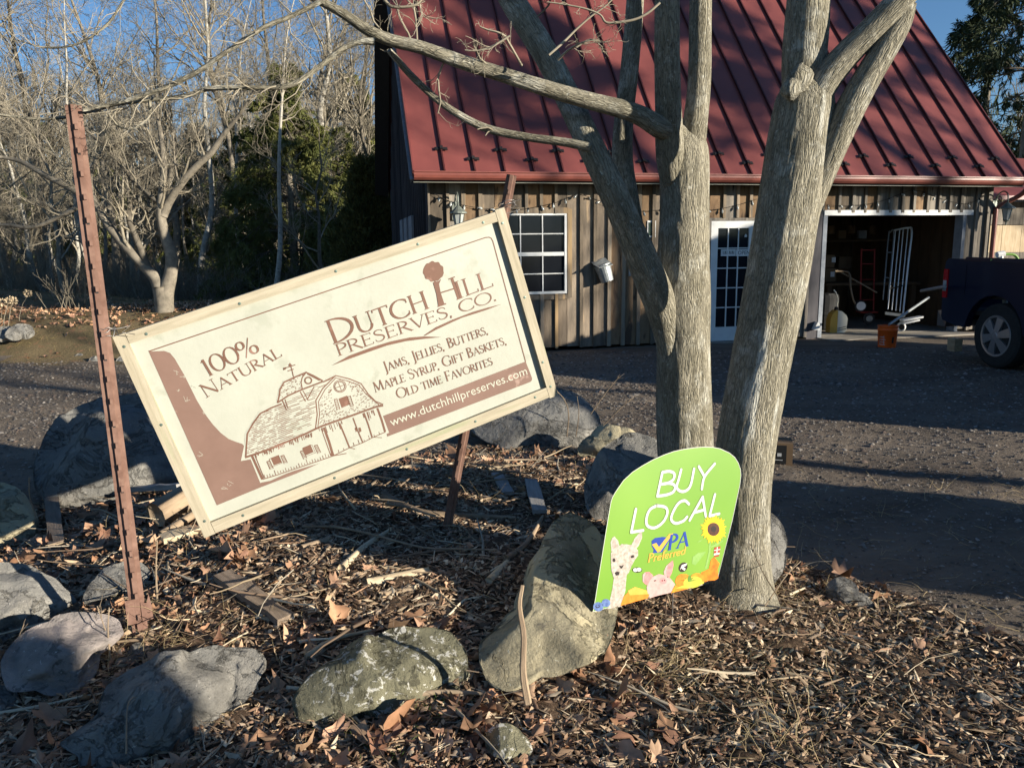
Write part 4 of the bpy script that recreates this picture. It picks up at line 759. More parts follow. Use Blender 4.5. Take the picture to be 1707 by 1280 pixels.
avoid = [[(485,425),(530,400),(565,510),(535,535)], [(650,345),(705,320),(765,425),(715,455)], [(980,240),(1100,240),(1200,480),(1010,530),(960,400)]]
for poly, n, sl_, ln in [(roofp, 620, -.36, (14, 60)), (gabp, 420, -.36, (8, 26)), (cupp, 90, -.45, (10, 35))]:
    P_ = np.array(poly); x0, y0 = P_.min(0); x1, y1 = P_.max(0); k = 0
    while k < n:
        x = random.uniform(x0, x1); row = random.randint(0, 60); y = random.uniform(y0, y1)
        if poly is roofp:
            c_ = y+.36*x; c_ = round(c_/17)*17; y = c_-.36*x; 
            if x > 520 and random.random() < .55: continue
        L_ = random.uniform(*ln)*(1.6 if (poly is roofp and x > 450) else .6)
        if not inside((x, y), poly) or not inside((x+L_, y+sl_*L_), poly) or any(inside((x+L_/2, y), av) for av in avoid): 
            k += .2; continue
        R7([(x, y), (x+L_*.5, y+sl_*L_*.5+random.uniform(-2, 2)), (x+L_, y+sl_*L_)], random.uniform(.0016, .0036)); k += 1
for k in range(60):                        # drips below the eaves
    t = random.random(); x = 250+t*560; y = 930-t*215+random.uniform(0, 6); L_ = random.uniform(12, 42); R7([(x, y), (x+L_*.3, y+L_)], random.uniform(.002, .004))
for k in range(34):
    t = random.random(); x = 840+t*560; y = 690-t*190; 
    if 1060 < x < 1250: continue
    L_ = random.uniform(20, 80); R7([(x, y), (x+L_*.33, y+L_)], random.uniform(.002, .005))
for k in range(26):
    t = k/26; x = 345+t*640; y = 1152-t*215; L_ = random.uniform(12, 50); R7([(x, y), (x-L_*.33, y-L_)], .0028)
for k in range(10):
    t = k/10; x = 985+t*470; y = 938-t*212; L_ = random.uniform(10, 40); R7([(x, y), (x-L_*.33, y-L_)], .0028)
ink('barn_drawing', m)
m = MB()
for x, y in [(255,640),(270,700),(300,740),(330,690),(285,650),(445,1080),(465,1060),(350,950),(375,790)]:
    for k in range(3): a = random.uniform(0, PI); strip(m, SP, [u2(z1((x+random.uniform(-12,12), y+random.uniform(-12,12)))), u2(z1((x+14*math.cos(a), y+14*math.sin(a))))], .0012, .0012)
ink('scratch_marks', m, 'cream')
# ---------------------------------------------------------------- posts
def upost(A, Bq, w, label, studs, side=1):
    A = np.asarray(A, float); Bq = np.asarray(Bq, float); t = thing('steel_post', Bq, label, 'post'); d = nrm(A-Bq); view = nrm(O3-(A+Bq)/2); x = nrm(np.cross(d, view)); n = np.cross(x, d)
    if np.dot(n, view) < 0: n = -n; x = -x
    k = w/.062
    prof = [(-.031,.002),(-.014,.004),(-.010,.016),(.010,.016),(.014,.004),(.031,.002),(.031,-.002),(.017,-.001),(.012,.011),(-.012,.011),(-.017,-.001),(-.031,-.002)]
    m = MB(); nn = 14; V = []; Fc = []
    for i in range(nn):
        c = Bq+(A-Bq)*i/(nn-1)
        for a, b in prof: V.append(c+x*a*k+n*b*k)
    q = len(prof); Fc = [(i*q+j, i*q+(j+1) % q, (i+1)*q+(j+1) % q, (i+1)*q+j) for i in range(nn-1) for j in range(q)]+[tuple(range(q)), tuple(range(nn*q-1, (nn-1)*q-1, -1))]
    m.add(V, Fc); m.obj('channel', 'rust', t)
    L = np.linalg.norm(A-Bq); i = 0; g0 = MB(); c0 = Bq+d*.12+n*.019*k+x*side*.002; g0.ob(c0, x*.0055*k, d*.011, n*.006); me = g0.mesh('stud', 'rust', c0)
    while .12+i*studs < L-.03: c = Bq+d*(.12+i*studs)+n*.019*k; link('stud', me, t, c+x*.001); i += 1
    hm = MB(); hm.ob((0, 0, 0), x*.005*k, d*.010, n*.001); me = hm.mesh('hole', 'black'); i = 0
    while .07+i*studs < L-.03: c = Bq+d*(.07+i*studs+studs/2)+n*.0172*k; link('hole', me, t, c); i += 3
    return t, d, x, n
pa = at(122, 176, 3.02); pb = at(232, 1034, 2.86)
lp_, d_, x_, n_ = upost(pa, pb-nrm(pa-pb)*.1, .056, 'tall rusty steel channel post left of the cream sign', .087)
m = MB(); c = pb+d_*.045+n_*.012; m.ob(c-x_*.02, x_*.022, d_*.05, n_*.002); m.obj('anchor_plate', 'rust', lp_)
m = MB(); m.prism([c+x_*.012-d_*.05+n_*.004, c+x_*.052-d_*.045, c+x_*.05+d_*.02, c+x_*.045+d_*.06, c+x_*.034+d_*.025, c+x_*.012+d_*.03], n_*.003); m.obj('anchor_plate', 'rust', lp_)
pa = at(853, 292, 3.70); pb = at(743, 892, 3.74)
upost(pa, pb-nrm(pa-pb)*.08, .048, 'rusty steel channel post behind the right end of the cream sign', .09)
def wire_coil(c, r, n, label, tail):
    P = []; 
    for k in range(3):
        for i in range(16): t = i/16*2*PI; P.append(c+np.array([math.cos(t)*r*(1+.12*math.sin(3*k+i)), math.sin(t)*r*1.1-.0, rng.normal(scale=.004)+.006*k+.010*math.sin(t+k)]))
    P += [c+np.array(q) for q in tail]; m = MB(); m.tube(np.array(P), .0016, 5); return tag(m.obj('tie_wire', 'wire', loc=c, sm=True), label, 'wire')
wire_coil(at(176, 556, 2.98), .038, 3, 'twisted wire tying the upper left sign corner to the left post', [(.06,.02,.02),(.08,.04,.028),(.05,.03,.0),(.09,.05,-.01)])
wire_coil(at(845, 343, 3.66), .036, 3, 'tangled wire tying the upper right sign corner to the right post', [(.05,-.02,.02),(.07,-.02,.03),(.03,-.03,.015),(.06,-.02,-.02),(-.01,-.05,-.04)])
# ================================================================ GREEN PLACARD
z3 = Z(980, 740, 4.4147)
gA = at(989, 1018, 2.80); gB = at(1196, 963, 3.10); gu = nrm(gB-gA); gup = np.array([0, 0, 1.])+.10*np.array([.1, 1, 0]); gn = np.cross(gu, nrm(gup)); gn = gn if gn[1] < 0 else -gn
GP = Plane(gA, gn, gu); g2 = lambda q: GP.uv(*z3(q))
pl = thing('placard', gA, 'lime green arched plastic placard reading buy local leaning before the tree trunk', 'sign')
prof = [(38,1232),(55,1140),(100,850),(150,540),(170,425),(182,390),(205,350),(262,268),(330,205),(400,160),(480,115),(560,80),(630,55),(700,39),(780,27),(850,22),(920,24),(975,35),(1040,65),(1080,98),(1107,140),(1122,185),(1126,230),(1118,300),(1090,430),(1060,570),(955,985)]
gp = [GP.w3(g2(q)) for q in prof]
m = MB(); m.prism(gp, -GP.n*.004); m.obj('panel', 'green', pl)
m = MB(); rim = [g2(q) for q in prof]; strip(m, GP, rim, .0022, .0006, closed=True); m.obj('rim', 'pw', pl)
def gst(pts, w=.0118):
    q = spline([(*g2(p), 0) for p in pts], 4) if len(pts) > 2 else np.array([(*g2(p), 0) for p in pts]); q = q[:, :2]
    for r, mt_, oo in ((w*1.35, outl, .0007), (w, whit, .0011)):
        o_ = off()*.25+oo; strip(mt_, GP, q, r, o_)
        for e in (q[0], q[-1]): fill(mt_, GP, [e+np.array([math.cos(t), math.sin(t)])*r/2 for t in np.linspace(0, 2*PI, 10, endpoint=False)], o_+.00013)
outl = MB(); whit = MB()
for pts in [[(547,207),(510,382)], [(547,207),(598,200),(634,218),(628,258),(590,285),(535,295)], [(535,295),(600,288),(640,308),(628,350),(580,372),(510,383)], [(685,188),(668,255),(652,318),(685,348),(728,338),(757,295),(780,182)], [(815,165),(857,240)], [(932,145),(857,240),(837,330)],
            [(352,478),(318,648)], [(318,648),(405,634)], [(505,452),(455,482),(430,545),(437,600),(490,615),(550,575),(583,510),(570,465),(505,452)], [(742,440),(710,415),(665,435),(625,500),(612,555),(645,582),(700,565),(728,535)], [(747,560),(843,388)], [(843,388),(866,530)], [(782,503),(858,482)], [(934,370),(894,528)], [(894,528),(965,512)]]: gst(pts)
outl.obj('letter_outline', 'outline', pl); whit.obj('lettering', 'pw', pl)
def art(name, mt_, *polys, o=None):
    m = MB()
    for p in polys: tri_fill(m, GP, [g2(q) for q in p], o or off())
    return m.obj(name, mt_, pl)
def ell(cx_, cy_, rx, ry, n=26, rot=0, wob=0, fr=9): return [(cx_+(rx*math.cos(t)*math.cos(rot)-ry*math.sin(t)*math.sin(rot))*(1+wob*math.sin(fr*t)), cy_+(rx*math.cos(t)*math.sin(rot)+ry*math.sin(t)*math.cos(rot))*(1+wob*math.sin(fr*t))) for t in np.linspace(0, 2*PI, n, endpoint=False)]
art('keystone_emblem', 'blue', [(468,712),(494,690),(550,682),(612,690),(585,730),(545,795),(478,802),(484,778),(470,750)], o=.0008)
art('keystone_emblem', 'yellow', [(470,738),(502,726),(522,756),(595,662),(628,655),(532,790),(512,796)], o=.0011)
m = MB(); serif_text(m, GP, 'PA', z3((584,780)), z3((738,746)), .062, 1., T=.2, t=.08, shear=.22); m.obj('lettering', 'blue', pl)
m = MB(); serif_text(m, GP, 'Preferred', z3((436,870)), z3((716,806)), .034, 1, T=.2, t=.09, shear=.25); m.obj('lettering', 'yellow', pl)
sf = []
for i in range(26): t = 2*PI*i/26+.05; c, s_ = math.cos(t), math.sin(t); L_ = 88+8*((i*7) % 3); sf.append([(925+40*c-13*s_, 625+44*s_+13*c), (925+L_*.75*c-12*s_, 625+L_*.8*s_+12*c), (925+L_*c, 625+L_*1.1*s_), (925+L_*.75*c+12*s_, 625+L_*.8*s_-12*c), (925+40*c+13*s_, 625+44*s_-13*c)])
art('sunflower_stem', 'leafpale', [(892,715),(905,715),(900,800),(875,915),(860,915),(888,790)], [(895,760),(940,730),(1000,705),(950,750)], [(870,790),(810,800),(770,830),(765,880),(790,890),(840,830)], [(800,725),(838,700),(830,715)], o=.0007)
art('sunflower_petals', 'petal', *sf); art('sunflower_disc', 'disc', ell(922, 626, 44, 48), o=.0021); art('sunflower_disc', 'eye', ell(922, 624, 20, 22), o=.0023)
art('alpaca_neck', 'wool', [(190,985),(285,955),(275,1080),(245,1180),(240,1195),(145,1212),(165,1130),(180,1060)], o=.0008)
art('alpaca_ear', 'wool', [(172,790),(166,720),(178,690),(195,678),(222,712),(232,750),(235,785)], o=.0009); art('alpaca_ear', 'wool', [(318,745),(345,690),(380,652),(398,650),(398,690),(375,745),(350,775)], o=.0009)
art('alpaca_ear', 'wooldark', [(186,780),(180,720),(194,698),(210,735),(214,775)], o=.0012); art('alpaca_ear', 'wooldark', [(334,738),(360,695),(386,668),(386,695),(366,738),(348,755)], o=.0012)
art('alpaca_head', 'wool', [(168,850),(168,800),(200,760),(262,735),(330,742),(368,780),(368,820),(345,850),(320,895),(300,945),(265,985),(225,1000),(190,988),(172,930)], o=.0014)
art('alpaca_fringe', 'wool', *[ell(x, y, 20, 15, 12, .3, .12, 5) for x, y in [(200,785),(225,765),(255,750),(290,752),(320,765),(345,785),(270,775),(235,790),(305,785)]])
art('alpaca_face', 'eye', ell(190, 852, 10, 14), ell(326, 826, 14, 10, rot=-.5), [(226,890),(245,896),(262,886),(250,912),(240,914)], [(196,945),(212,935),(232,940),(225,962),(205,966)], o=.0023)
art('alpaca_face', 'wooldark', ell(243, 890, 26, 13), [(236,905),(250,905),(228,945),(200,940)], ell(322, 830, 22, 16, rot=-.5), ell(192, 850, 16, 20), o=.0019)
art('pig_ear', 'pinkear', [(402,1010),(402,960),(418,942),(450,938),(478,962),(478,1000),(452,1045),(420,1030)], [(568,985),(556,940),(575,895),(625,853),(630,890),(618,945),(598,985)], o=.0009)
art('pig_ear', 'pink', [(402,1010),(402,960),(418,942),(425,950),(412,975),(412,1015)], [(568,985),(556,940),(575,895),(590,883),(575,930),(580,985)], o=.0012)
art('pig_head', 'pink', [(430,1052),(450,1010),(475,975),(520,955),(560,962),(605,985),(640,1030),(625,1060),(608,1092),(520,1112),(455,1132),(440,1100)], o=.0014)
art('pig_snout', 'snout', ell(552, 1005, 26, 24, rot=.3), o=.0018); art('pig_snout', 'eye', ell(545, 1003, 4, 6), ell(562, 1000, 4, 6), ell(492, 1003, 9, 4, rot=-.3), ell(585, 975, 6, 3), o=.0022)
art('cheese_wedge', 'cheese', [(292,1078),(345,1050),(460,1085),(440,1132),(325,1162),(312,1120)], o=.0012); art('cheese_wedge', 'cheese2', [(238,1188),(262,1120),(295,1088),(318,1125),(328,1164)], [(312,1110),(452,1102),(440,1132),(326,1164)], o=.0015)
art('blueberry', 'berry', ell(76, 1195, 38, 34)[:], ell(132, 1168, 32, 30), o=.0011); art('blueberry', 'eye', ell(70, 1192, 16, 12), o=.0016); art('blueberry', 'berry', ell(70, 1190, 11, 8), o=.0018)
art('tomato', 'tomato', ell(700, 1005, 58, 52, rot=-.3), ell(805, 990, 52, 42, rot=.1), [(610,1095),(640,1040),(700,1035),(745,1050),(740,1062)]); art('tomato', 'tomato2', ell(770, 1015, 70, 42, rot=-.15), [(640,1060),(720,1030),(855,1010),(850,1025),(742,1058)])
art('tomato_stalk', 'stalk', *[[(740+8*math.cos(t+1.6), 1005+8*math.sin(t+1.6)), (740+62*math.cos(t), 1000+38*math.sin(t)), (740+8*math.cos(t-1.6), 1005+8*math.sin(t-1.6))] for t in np.linspace(0, 2*PI, 8, endpoint=False)], ell(745, 990, 14, 24))
art('autumn_leaf', 'leafor', [(830,945),(890,918),(905,850),(930,828),(945,850),(968,878),(955,915),(958,985),(935,1000),(880,1005),(858,1015),(852,975)], o=.0013)
art('quilt_square', 'barnred', [(930,760),(975,750),(970,795),(925,803)], [(930,820),(965,812),(962,826),(928,832)], o=.001); art('quilt_square', 'pw', [(948,757),(955,756),(951,798),(944,799)], [(928,778),(973,770),(972,777),(927,785)], [(926,804),(968,797),(966,810),(925,818)], o=.0014)
art('mushroom', 'eye', ell(362, 925, 36, 20), ell(700, 905, 30, 38, rot=.6), o=.0010); art('mushroom', 'pw', ell(348, 925, 17, 14), ell(374, 922, 18, 14), [(676,925),(690,888),(730,875),(722,893),(702,905),(718,915),(712,930),(695,922),(690,910)], o=.0014)
for a in (.12, .86):
    c = GP.w3(np.array([a*np.linalg.norm(gB-gA)*.5+.16*a, .02]), -.006); m = MB(); c = c-GP.n*.012; m.tube([c+[0, 0, .02], [c[0], c[1], gz(c[0], c[1])-.03]], .003, 6); m.obj('wire_leg', 'wire', pl)
# ================================================================ FOREGROUND TREE
TD = .15
tb = np.array([1.15, 3.42, gz(1.15, 3.42)])
maple = thing('maple_tree', tb, 'large twin stemmed bare maple tree beside the green placard, limbs crossing the red roof', 'tree')
def limb(pts, name='limb', n=20, amp=.07, k=7, fr=3., cap=True, seed=None, bark='bark'):
    A = np.array([[*at(p[0], p[1], p[3]+TD), p[2]/2/1270*(p[3]+TD)] for p in pts]); Q = spline(A, k); R_ = Q[:, 3]; seed = rng.uniform(0, 50) if seed is None else seed
    m = MB(); m.tube(Q[:, :3], R_, n, cap, seed, amp, fr); m.obj(name, bark, maple, sm=True); return Q[:, :3], R_
# stems; the thick right hand one leans right, the left one stands upright
limb([(1182,1060,144.0,3.60),(1180,985,113.3,3.62),(1160,880,99.8,3.68),(1145,780,96.0,3.72),(1140,680,94.1,3.75),(1139,580,88.3,3.75),(1137,500,93.1,3.75),(1139,420,84.5,3.75),(1141,330,78.7,3.75),(1140,270,80.6,3.75),(1137,238,73.0,3.75),(1136,216,44.2,3.75),(1136,198,7.7,3.75)], 'trunk', 80, .10, 16)
limb([(1232,1075,250.0,3.2),(1227,1012,168.0,3.2),(1230,965,122,3.22),(1233,900,103.4,3.23),(1237,800,99.6,3.24),(1250,700,99.6,3.25),(1265,620,97.8,3.25),(1280,540,99.6,3.25),(1297,450,100.6,3.25),(1310,370,99.6,3.25),(1324,290,101.5,3.25),(1334,220,97.8,3.25),(1342,160,86.5,3.25),(1346,110,28.2,3.25)], 'trunk', 88, .10, 16)
L1 = limb([(1126,340,25,3.76),(1118,270,45,3.68),(1114,180,42,3.6),(1112,90,40,3.56),(1112,0,38.6,3.53),(1110,-140,35,3.52),(1100,-400,28,3.52)], k=9)
L2 = limb([(1146,290,50,3.72),(1158,210,40,3.72),(1166,130,36,3.72),(1168,0,34,3.72),(1175,-140,30,3.70),(1190,-400,24,3.70)], k=9)
LA = limb([(1118,600,32.0,3.70),(1105,520,52.8,3.68),(1078,450,52.8,3.62),(1046,375,48.0,3.57),(1012,300,44.8,3.56),(978,230,41.6,3.62),(945,160,40.0,3.74),(912,95,40.0,3.79),(878,40,40.0,3.84),(845,-15,38.4,3.88),(790,-130,33.6,3.85),(700,-330,25.6,3.9)], k=9, n=40)
LB = limb([(1068,420,24,3.81),(1050,340,32,3.83),(1038,270,34,3.85),(1040,200,31,3.87),(1049,120,29,3.89),(1056,40,28,3.91),(1062,-60,26,3.95),(1070,-300,20,4.05)], k=9)
LC = limb([(1146,236,36.8,3.76),(1124,224,36.8,3.68),(1099,212,35.0,3.58),(1055,188,30.4,3.54),(981,168,26.7,3.50),(908,147,24.8,3.46),(835,124,23.0,3.42),(762,101,22.1,3.38),(703,80,20.2,3.34),(650,67,19.3,3.32),(612,50,17.5,3.30),(570,22,14.7,3.27),(515,-8,12.9,3.22),(440,-50,11.0,2.95),(330,-130,8.3,2.9)], k=8, n=14, amp=.09)
LD = limb([(985,247,15,3.50),(945,238,14,3.52),(879,229,13,3.54),(820,217,13,3.55),(776,198,12,3.54),(732,169,11,3.52),(689,130,11,3.48),(655,92,10,3.42),(648,84,8,3.40)], k=7, n=10, amp=.12)
R1 = limb([(1340,190,61.4,3.27),(1340,110,67.0,3.27),(1345,40,67.0,3.27),(1349,-40,61.4,3.27),(1352,-200,53.9,3.27),(1350,-420,42.8,3.27)], k=9, n=26)
R2 = limb([(1345,190,51.5,3.22),(1375,135,47.8,3.2),(1415,88,42.3,3.18),(1458,45,40.5,3.16),(1505,-5,40.5,3.14),(1560,-80,35.0,3.12),(1680,-230,27.6,3.1)], k=9)
R3 = limb([(1345,360,36.0,3.22),(1370,292,41.4,3.2),(1402,213,46.8,3.18),(1441,138,43.2,3.17),(1475,82,39.6,3.16),(1500,40,34.2,3.16),(1512,5,28.8,3.15)], k=9)
# knots and burls
for px, py, y, r in [(1332,135,3.17,.05),(1318,150,3.15,.04),(1125,230,3.62,.035),(1150,466,3.645,.026)]:
    c = at(px, py, y+TD); m = MB(); prof_ = [(r*math.cos(t), r*1.2*math.sin(t)) for t in np.linspace(-1.3, 1.3, 7)]; m.lathe(c, prof_, 14, (.2, -.3, 1))
    V = m.v[0]; m.v[0] = V+np.array([[mnoise.noise(Vector(q*22))*r*.6]*3 for q in V]); m.obj('bark_knot', 'bark', maple, sm=True)
LE = limb([(625,70,12,3.1),(600,70,10,3.09),(569,83,9,3.08),(525,117,8.5,3.05),(481,143,8.5,3.02),(416,147,8,3.0),(350,148,8,2.98),(306,161,7.5,2.96),(241,168,7,2.94),(188,175,6.5,2.92),(140,190,6,2.9),(74,199,5,2.88),(0,192,4,2.85),(-80,185,3,2.8)], k=6, n=7, amp=.06)
LF = limb([(560,-14,8,3.02),(525,8,8,3.0),(480,30,7.5,2.98),(437,48,7.5,2.96),(372,91,7.5,2.93),(328,121,8,2.92),(262,152,8,2.9),(210,168,7,2.88),(140,184,5,2.86)], k=6, n=7, amp=.06)
LG = limb([(230,-30,4,2.9),(206,2,4,2.9),(178,42,4,2.88),(131,73,3.5,2.86),(80,80,3,2.85),(30,68,2,2.84)], k=6, n=5)
LH = limb([(250,168,5,2.9),(248,195,4.5,2.9),(225,213,4,2.89),(200,212,3.5,2.88),(180,190,2.5,2.86)], k=6, n=5)
tw = []
def twigs(Q, R_, n, ln, lv=2, up=.05, ang=(.5, 1.2), t0=.1, t1=1., K=6, rr=.3, gn=.28, seed=0):
    g = np.random.default_rng(seed); P, R_ = resample(Q, R_, 14); P1, R1_ = grow(P[None], R_[None], n, 1., ang, K, gn, up, t0, rr, .0016, g, t1)
    s_ = ln/np.linalg.norm(P[-1]-P[0]); P1 = P1[:, :1]+(P1-P1[:, :1])*s_; tw.append(tubes(P1, np.minimum(R1_, .0045), 5))
    if lv > 1: P2, R2_ = grow(P1, np.minimum(R1_, .004), 4, .55, (.4, 1.1), 5, .3, up, .2, .6, .0011, g); tw.append(tubes(P2, R2_, 3))
    if lv > 2: P3, R3_ = grow(P2, R2_, 3, .55, (.4, 1.1), 4, .3, up, .2, .7, .0009, g); tw.append(tubes(P3, R3_, 3))
twigs(*LC, 9, .28, 3, .12, t0=.35, t1=.9, seed=1); twigs(*LE, 22, .22, 3, .0, seed=2); twigs(*LF, 18, .24, 3, .05, seed=3); twigs(*LG, 12, .16, 2, seed=4); twigs(*LH, 7, .1, 2, seed=5); twigs(*LD, 5, .1, 1, seed=6)
twigs(*LA, 6, .4, 3, -.05, t0=.55, t1=.85, seed=7); twigs(*L1, 7, .5, 3, 0, t0=.4, seed=8); twigs(*LB, 6, .4, 3, -.05, t0=.5, t1=.95, seed=9); twigs(*R1, 5, .5, 3, 0, t0=.5, seed=10)
for pts in [[(1100,5,4,3.2),(1080,22,4,3.2),(1058,33,4,3.2),(1030,38,4.5,3.2),(1010,38,4,3.2),(1000,25,3,3.2),(975,15,3,3.2),(940,8,2.5,3.2),(912,4,2,3.2)], [(870,110,4,3.3),(850,75,4,3.25),(838,58,3.5,3.2),(812,50,3,3.2),(800,45,2,3.2)], [(930,100,4,3.3),(950,82,3.5,3.25),(975,70,3,3.2),(1000,68,2,3.2)], [(850,60,3.5,3.2),(820,78,3,3.2),(795,85,2.5,3.2),(775,84,2,3.2)], [(640,0,5,3.1),(655,12,5,3.1),(690,10,4,3.1),(705,-2,3,3.1)], [(700,8,3,3.1),(702,22,2.5,3.1),(708,30,1.5,3.1)], [(915,92,4,3.3),(940,70,4,3.3),(960,50,3.5,3.3),(985,28,3,3.3),(1010,10,2.5,3.3),(1030,-10,2,3.3)], [(960,80,3,3.3),(985,66,2.5,3.3),(1005,80,2,3.3)]]:
    A = np.array([[*at(p[0], p[1], p[3]+TD), p[2]/2/1270*(p[3]+TD)] for p in pts]); Q = spline(A, 4); tw.append(tubes(Q[None, :, :3], Q[None, :, 3], 6)); twigs(Q[:, :3], Q[:, 3], 6, .13, 2, .0, seed=len(tw))
v, f = join(tw); bulk('twigs', v, f, 'twig', parent=maple, loc=tb)
# ================================================================ BARN SHOP
shop = thing('barn_shop', B(5, 0, 0), 'barn style farm shop of weathered boards under a steep red metal roof', 'building')
LW = 10.28; RB = 3.4; RE = 6.0; EZ = 2.787; SL = 1.2
OPEN_ = [(1.02, 2.20, .93, 2.20), (4.70, 5.62, -.1, 2.12), (6.90, 9.83, -.1, 2.20)]   # window, door, garage
def spans(s0, s1, z0, z1):
    out = [(z0, z1)]
    for a, b, c, d in OPEN_:
        if s1 > a+.01 and s0 < b-.01:
            n_ = []
            for u, v in out:
                if c > u: n_.append((u, min(v, c)))
                if d < v: n_.append((max(u, d), v))
            out = [q for q in n_ if q[1]-q[0] > .02]
    return out
g = np.random.default_rng(5); s = 0.; k = 0; EAVE_W = 2.72; bat = []
while s < LW-.05:
    w = float(g.uniform(.22, .29)); e = min(s+w, LW)
    for a, b, c, d in OPEN_:                 # boards break at the openings' edges
        for q in (a, b):
            if s+.05 < q < e: e = q
        if abs(e-a) < .05: e = a
        if abs(e-b) < .05: e = b
    for u, v in spans(s, e, .04, EAVE_W):
        m = MB(); m.bbox(s+.004, e-.004, -.022+float(g.uniform(-.004, .004)), .0, u+(float(g.uniform(0, .03)) if u < .1 else 0), v); m.obj('board', ['wood_grey', 'wood_wall', 'wood_brown'][int(g.choice(3, p=[.6, .2, .2] if s > 5.6 else [.25, .45, .3]))], shop)
        if not any(abs(e-q) < .02 for o_ in OPEN_ for q in o_[:2]) and e < LW-.02:
            m = MB(); bw_ = float(g.uniform(.045, .065)); m.bbox(e-bw_/2, e+bw_/2, -.062, -.027, u, v); m.obj('batten', 'batten' if e < 5.6 else 'wood_grey', shop)
    s = e
m = MB(); m.bbox(-.03, .0, -.07, .0, 0, EAVE_W); m.obj('corner_post', 'wood_wall', shop)
m = MB(); m.bbox(LW, LW+.09, -.075, .03, 0, EAVE_W); m.obj('corner_post', 'wood_grey', shop)
# gable wall on the left, boards stepped under the slope
b = .0
while b < RE-.1:
    e = min(b+.26, RE); zt = lambda q: EZ+(q+.45)*SL-.08 if q < RB else (EZ+(RB+.45)*SL)-(q-RB)*((EZ+(RB+.45)*SL-3.05)/(RE-RB))-.1
    nn = np.array([*BN, 0]); ee = np.array([*BE, 0])
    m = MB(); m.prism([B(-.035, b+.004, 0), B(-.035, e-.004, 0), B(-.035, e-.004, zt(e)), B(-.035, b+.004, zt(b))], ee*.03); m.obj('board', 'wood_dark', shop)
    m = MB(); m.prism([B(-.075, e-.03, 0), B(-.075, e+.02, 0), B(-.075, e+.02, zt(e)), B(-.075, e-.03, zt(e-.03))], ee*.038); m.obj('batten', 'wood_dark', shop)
    b = e
for b0 in (1.5, 2.3, 3.1):
    m = MB(); m.bbox(-.12, -.08, b0, b0+.5, 1.2, 2.25); m.obj('shutter', 'bluegrey', shop)
m = MB(); m.prism([B(LW+.02, 0, 0), B(LW+.02, RE, 0), B(LW+.02, RE, 3.0), B(LW+.02, RB, EZ+(RB+.45)*SL-.1), B(LW+.02, 0, EZ+.4)], ee*.06); m.obj('end_wall', 'wood_grey', shop)
m = MB(); m.bbox(0, LW, RE-.05, RE, 0, 3.0); m.obj('back_wall', 'wood_dark', shop)
# soffit and fascia
m = MB(); m.bbox(-.28, LW+.36, -.40, -.02, EZ-.13, EZ-.10); m.obj('soffit', 'black', shop)
m = MB(); m.bbox(-.28, LW+.36, -.425, -.40, EZ-.15, EZ-.02); m.obj('fascia', 'black', shop)
m = MB(); m.bbox(-.28, LW+.36, -.432, -.41, EZ-.158, EZ-.145); m.obj('drip_strip', 'cream', shop)
m = MB(); pr = [(-.43, EZ-.02), (-.43, EZ-.11), (-.50, EZ-.13), (-.535, EZ-.10), (-.545, EZ-.06), (-.545, EZ-.03), (-.56, EZ-.02), (-.56, EZ-.005), (-.535, EZ-.005), (-.53, EZ-.09), (-.45, EZ-.10), (-.44, EZ-.01)]
m.prism([B(-.28, q[0], q[1]) for q in pr], ee*(LW+.70)); m.obj('gutter', 'gutter', shop)
m = MB(); P = np.array([B(LW+.38, -.5, EZ-.1), B(LW+.38, -.49, EZ-.2), B(LW+.36, -.35, EZ-.32), B(LW+.17, -.12, EZ-.5), B(LW+.15, -.1, EZ-.7), B(LW+.15, -.1, .1)]); m.tube(spline(P, 5), .042, 8); m.obj('downspout', 'gutter', shop, sm=True)
# standing seam roof
seam_px = [.28]; sp = .462
S0 = -.28; S1 = LW+.40; n_p = int(round((S1-S0)/sp)); wp = (S1-S0)/n_p
lz = lambda b: EZ+(b+.45)*SL
nr = nrm(np.array([0, 0, 1.])-np.array([*BN, 0])*SL)
base = MB(); base.prism([B(wp/2*0+.004, -.45, lz(-.45)), B(wp-.004, -.45, lz(-.45)), B(wp-.004, RB, lz(RB)), B(.004, RB, lz(RB))], -nr*.02); base_me = None
for i in range(n_p):
    s_ = S0+i*wp; m = MB(); nseg = 10; V = []; Fc = []
    for j in range(nseg+1):
        b = -.46+(RB+.46)*j/nseg
        for q, dz in ((.006, 0), (.1, 0), (.2, .001), (wp-.2, .001), (wp-.1, 0), (wp-.006, 0)): V.append(B(s_+q, b, lz(b))+nr*(dz+.001*math.sin(j*1.7+i*2.1)))
    q = 6; Fc = [(j*q+k, j*q+k+1, (j+1)*q+k+1, (j+1)*q+k) for j in range(nseg) for k in range(q-1)]; m.add(V, Fc); m.obj('roof_panel', 'roof', shop)
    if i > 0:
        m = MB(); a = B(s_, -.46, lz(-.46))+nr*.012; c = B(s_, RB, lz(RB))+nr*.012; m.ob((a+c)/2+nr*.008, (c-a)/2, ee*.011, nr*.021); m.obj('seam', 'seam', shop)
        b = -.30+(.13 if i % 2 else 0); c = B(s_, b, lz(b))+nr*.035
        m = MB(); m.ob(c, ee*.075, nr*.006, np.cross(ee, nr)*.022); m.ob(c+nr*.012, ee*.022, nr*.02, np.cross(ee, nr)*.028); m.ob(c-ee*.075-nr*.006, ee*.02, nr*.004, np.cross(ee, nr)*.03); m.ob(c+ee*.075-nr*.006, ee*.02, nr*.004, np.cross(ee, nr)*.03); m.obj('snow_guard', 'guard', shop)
up_ = nrm(np.array([*BN, 0])+np.array([0, 0, SL]))
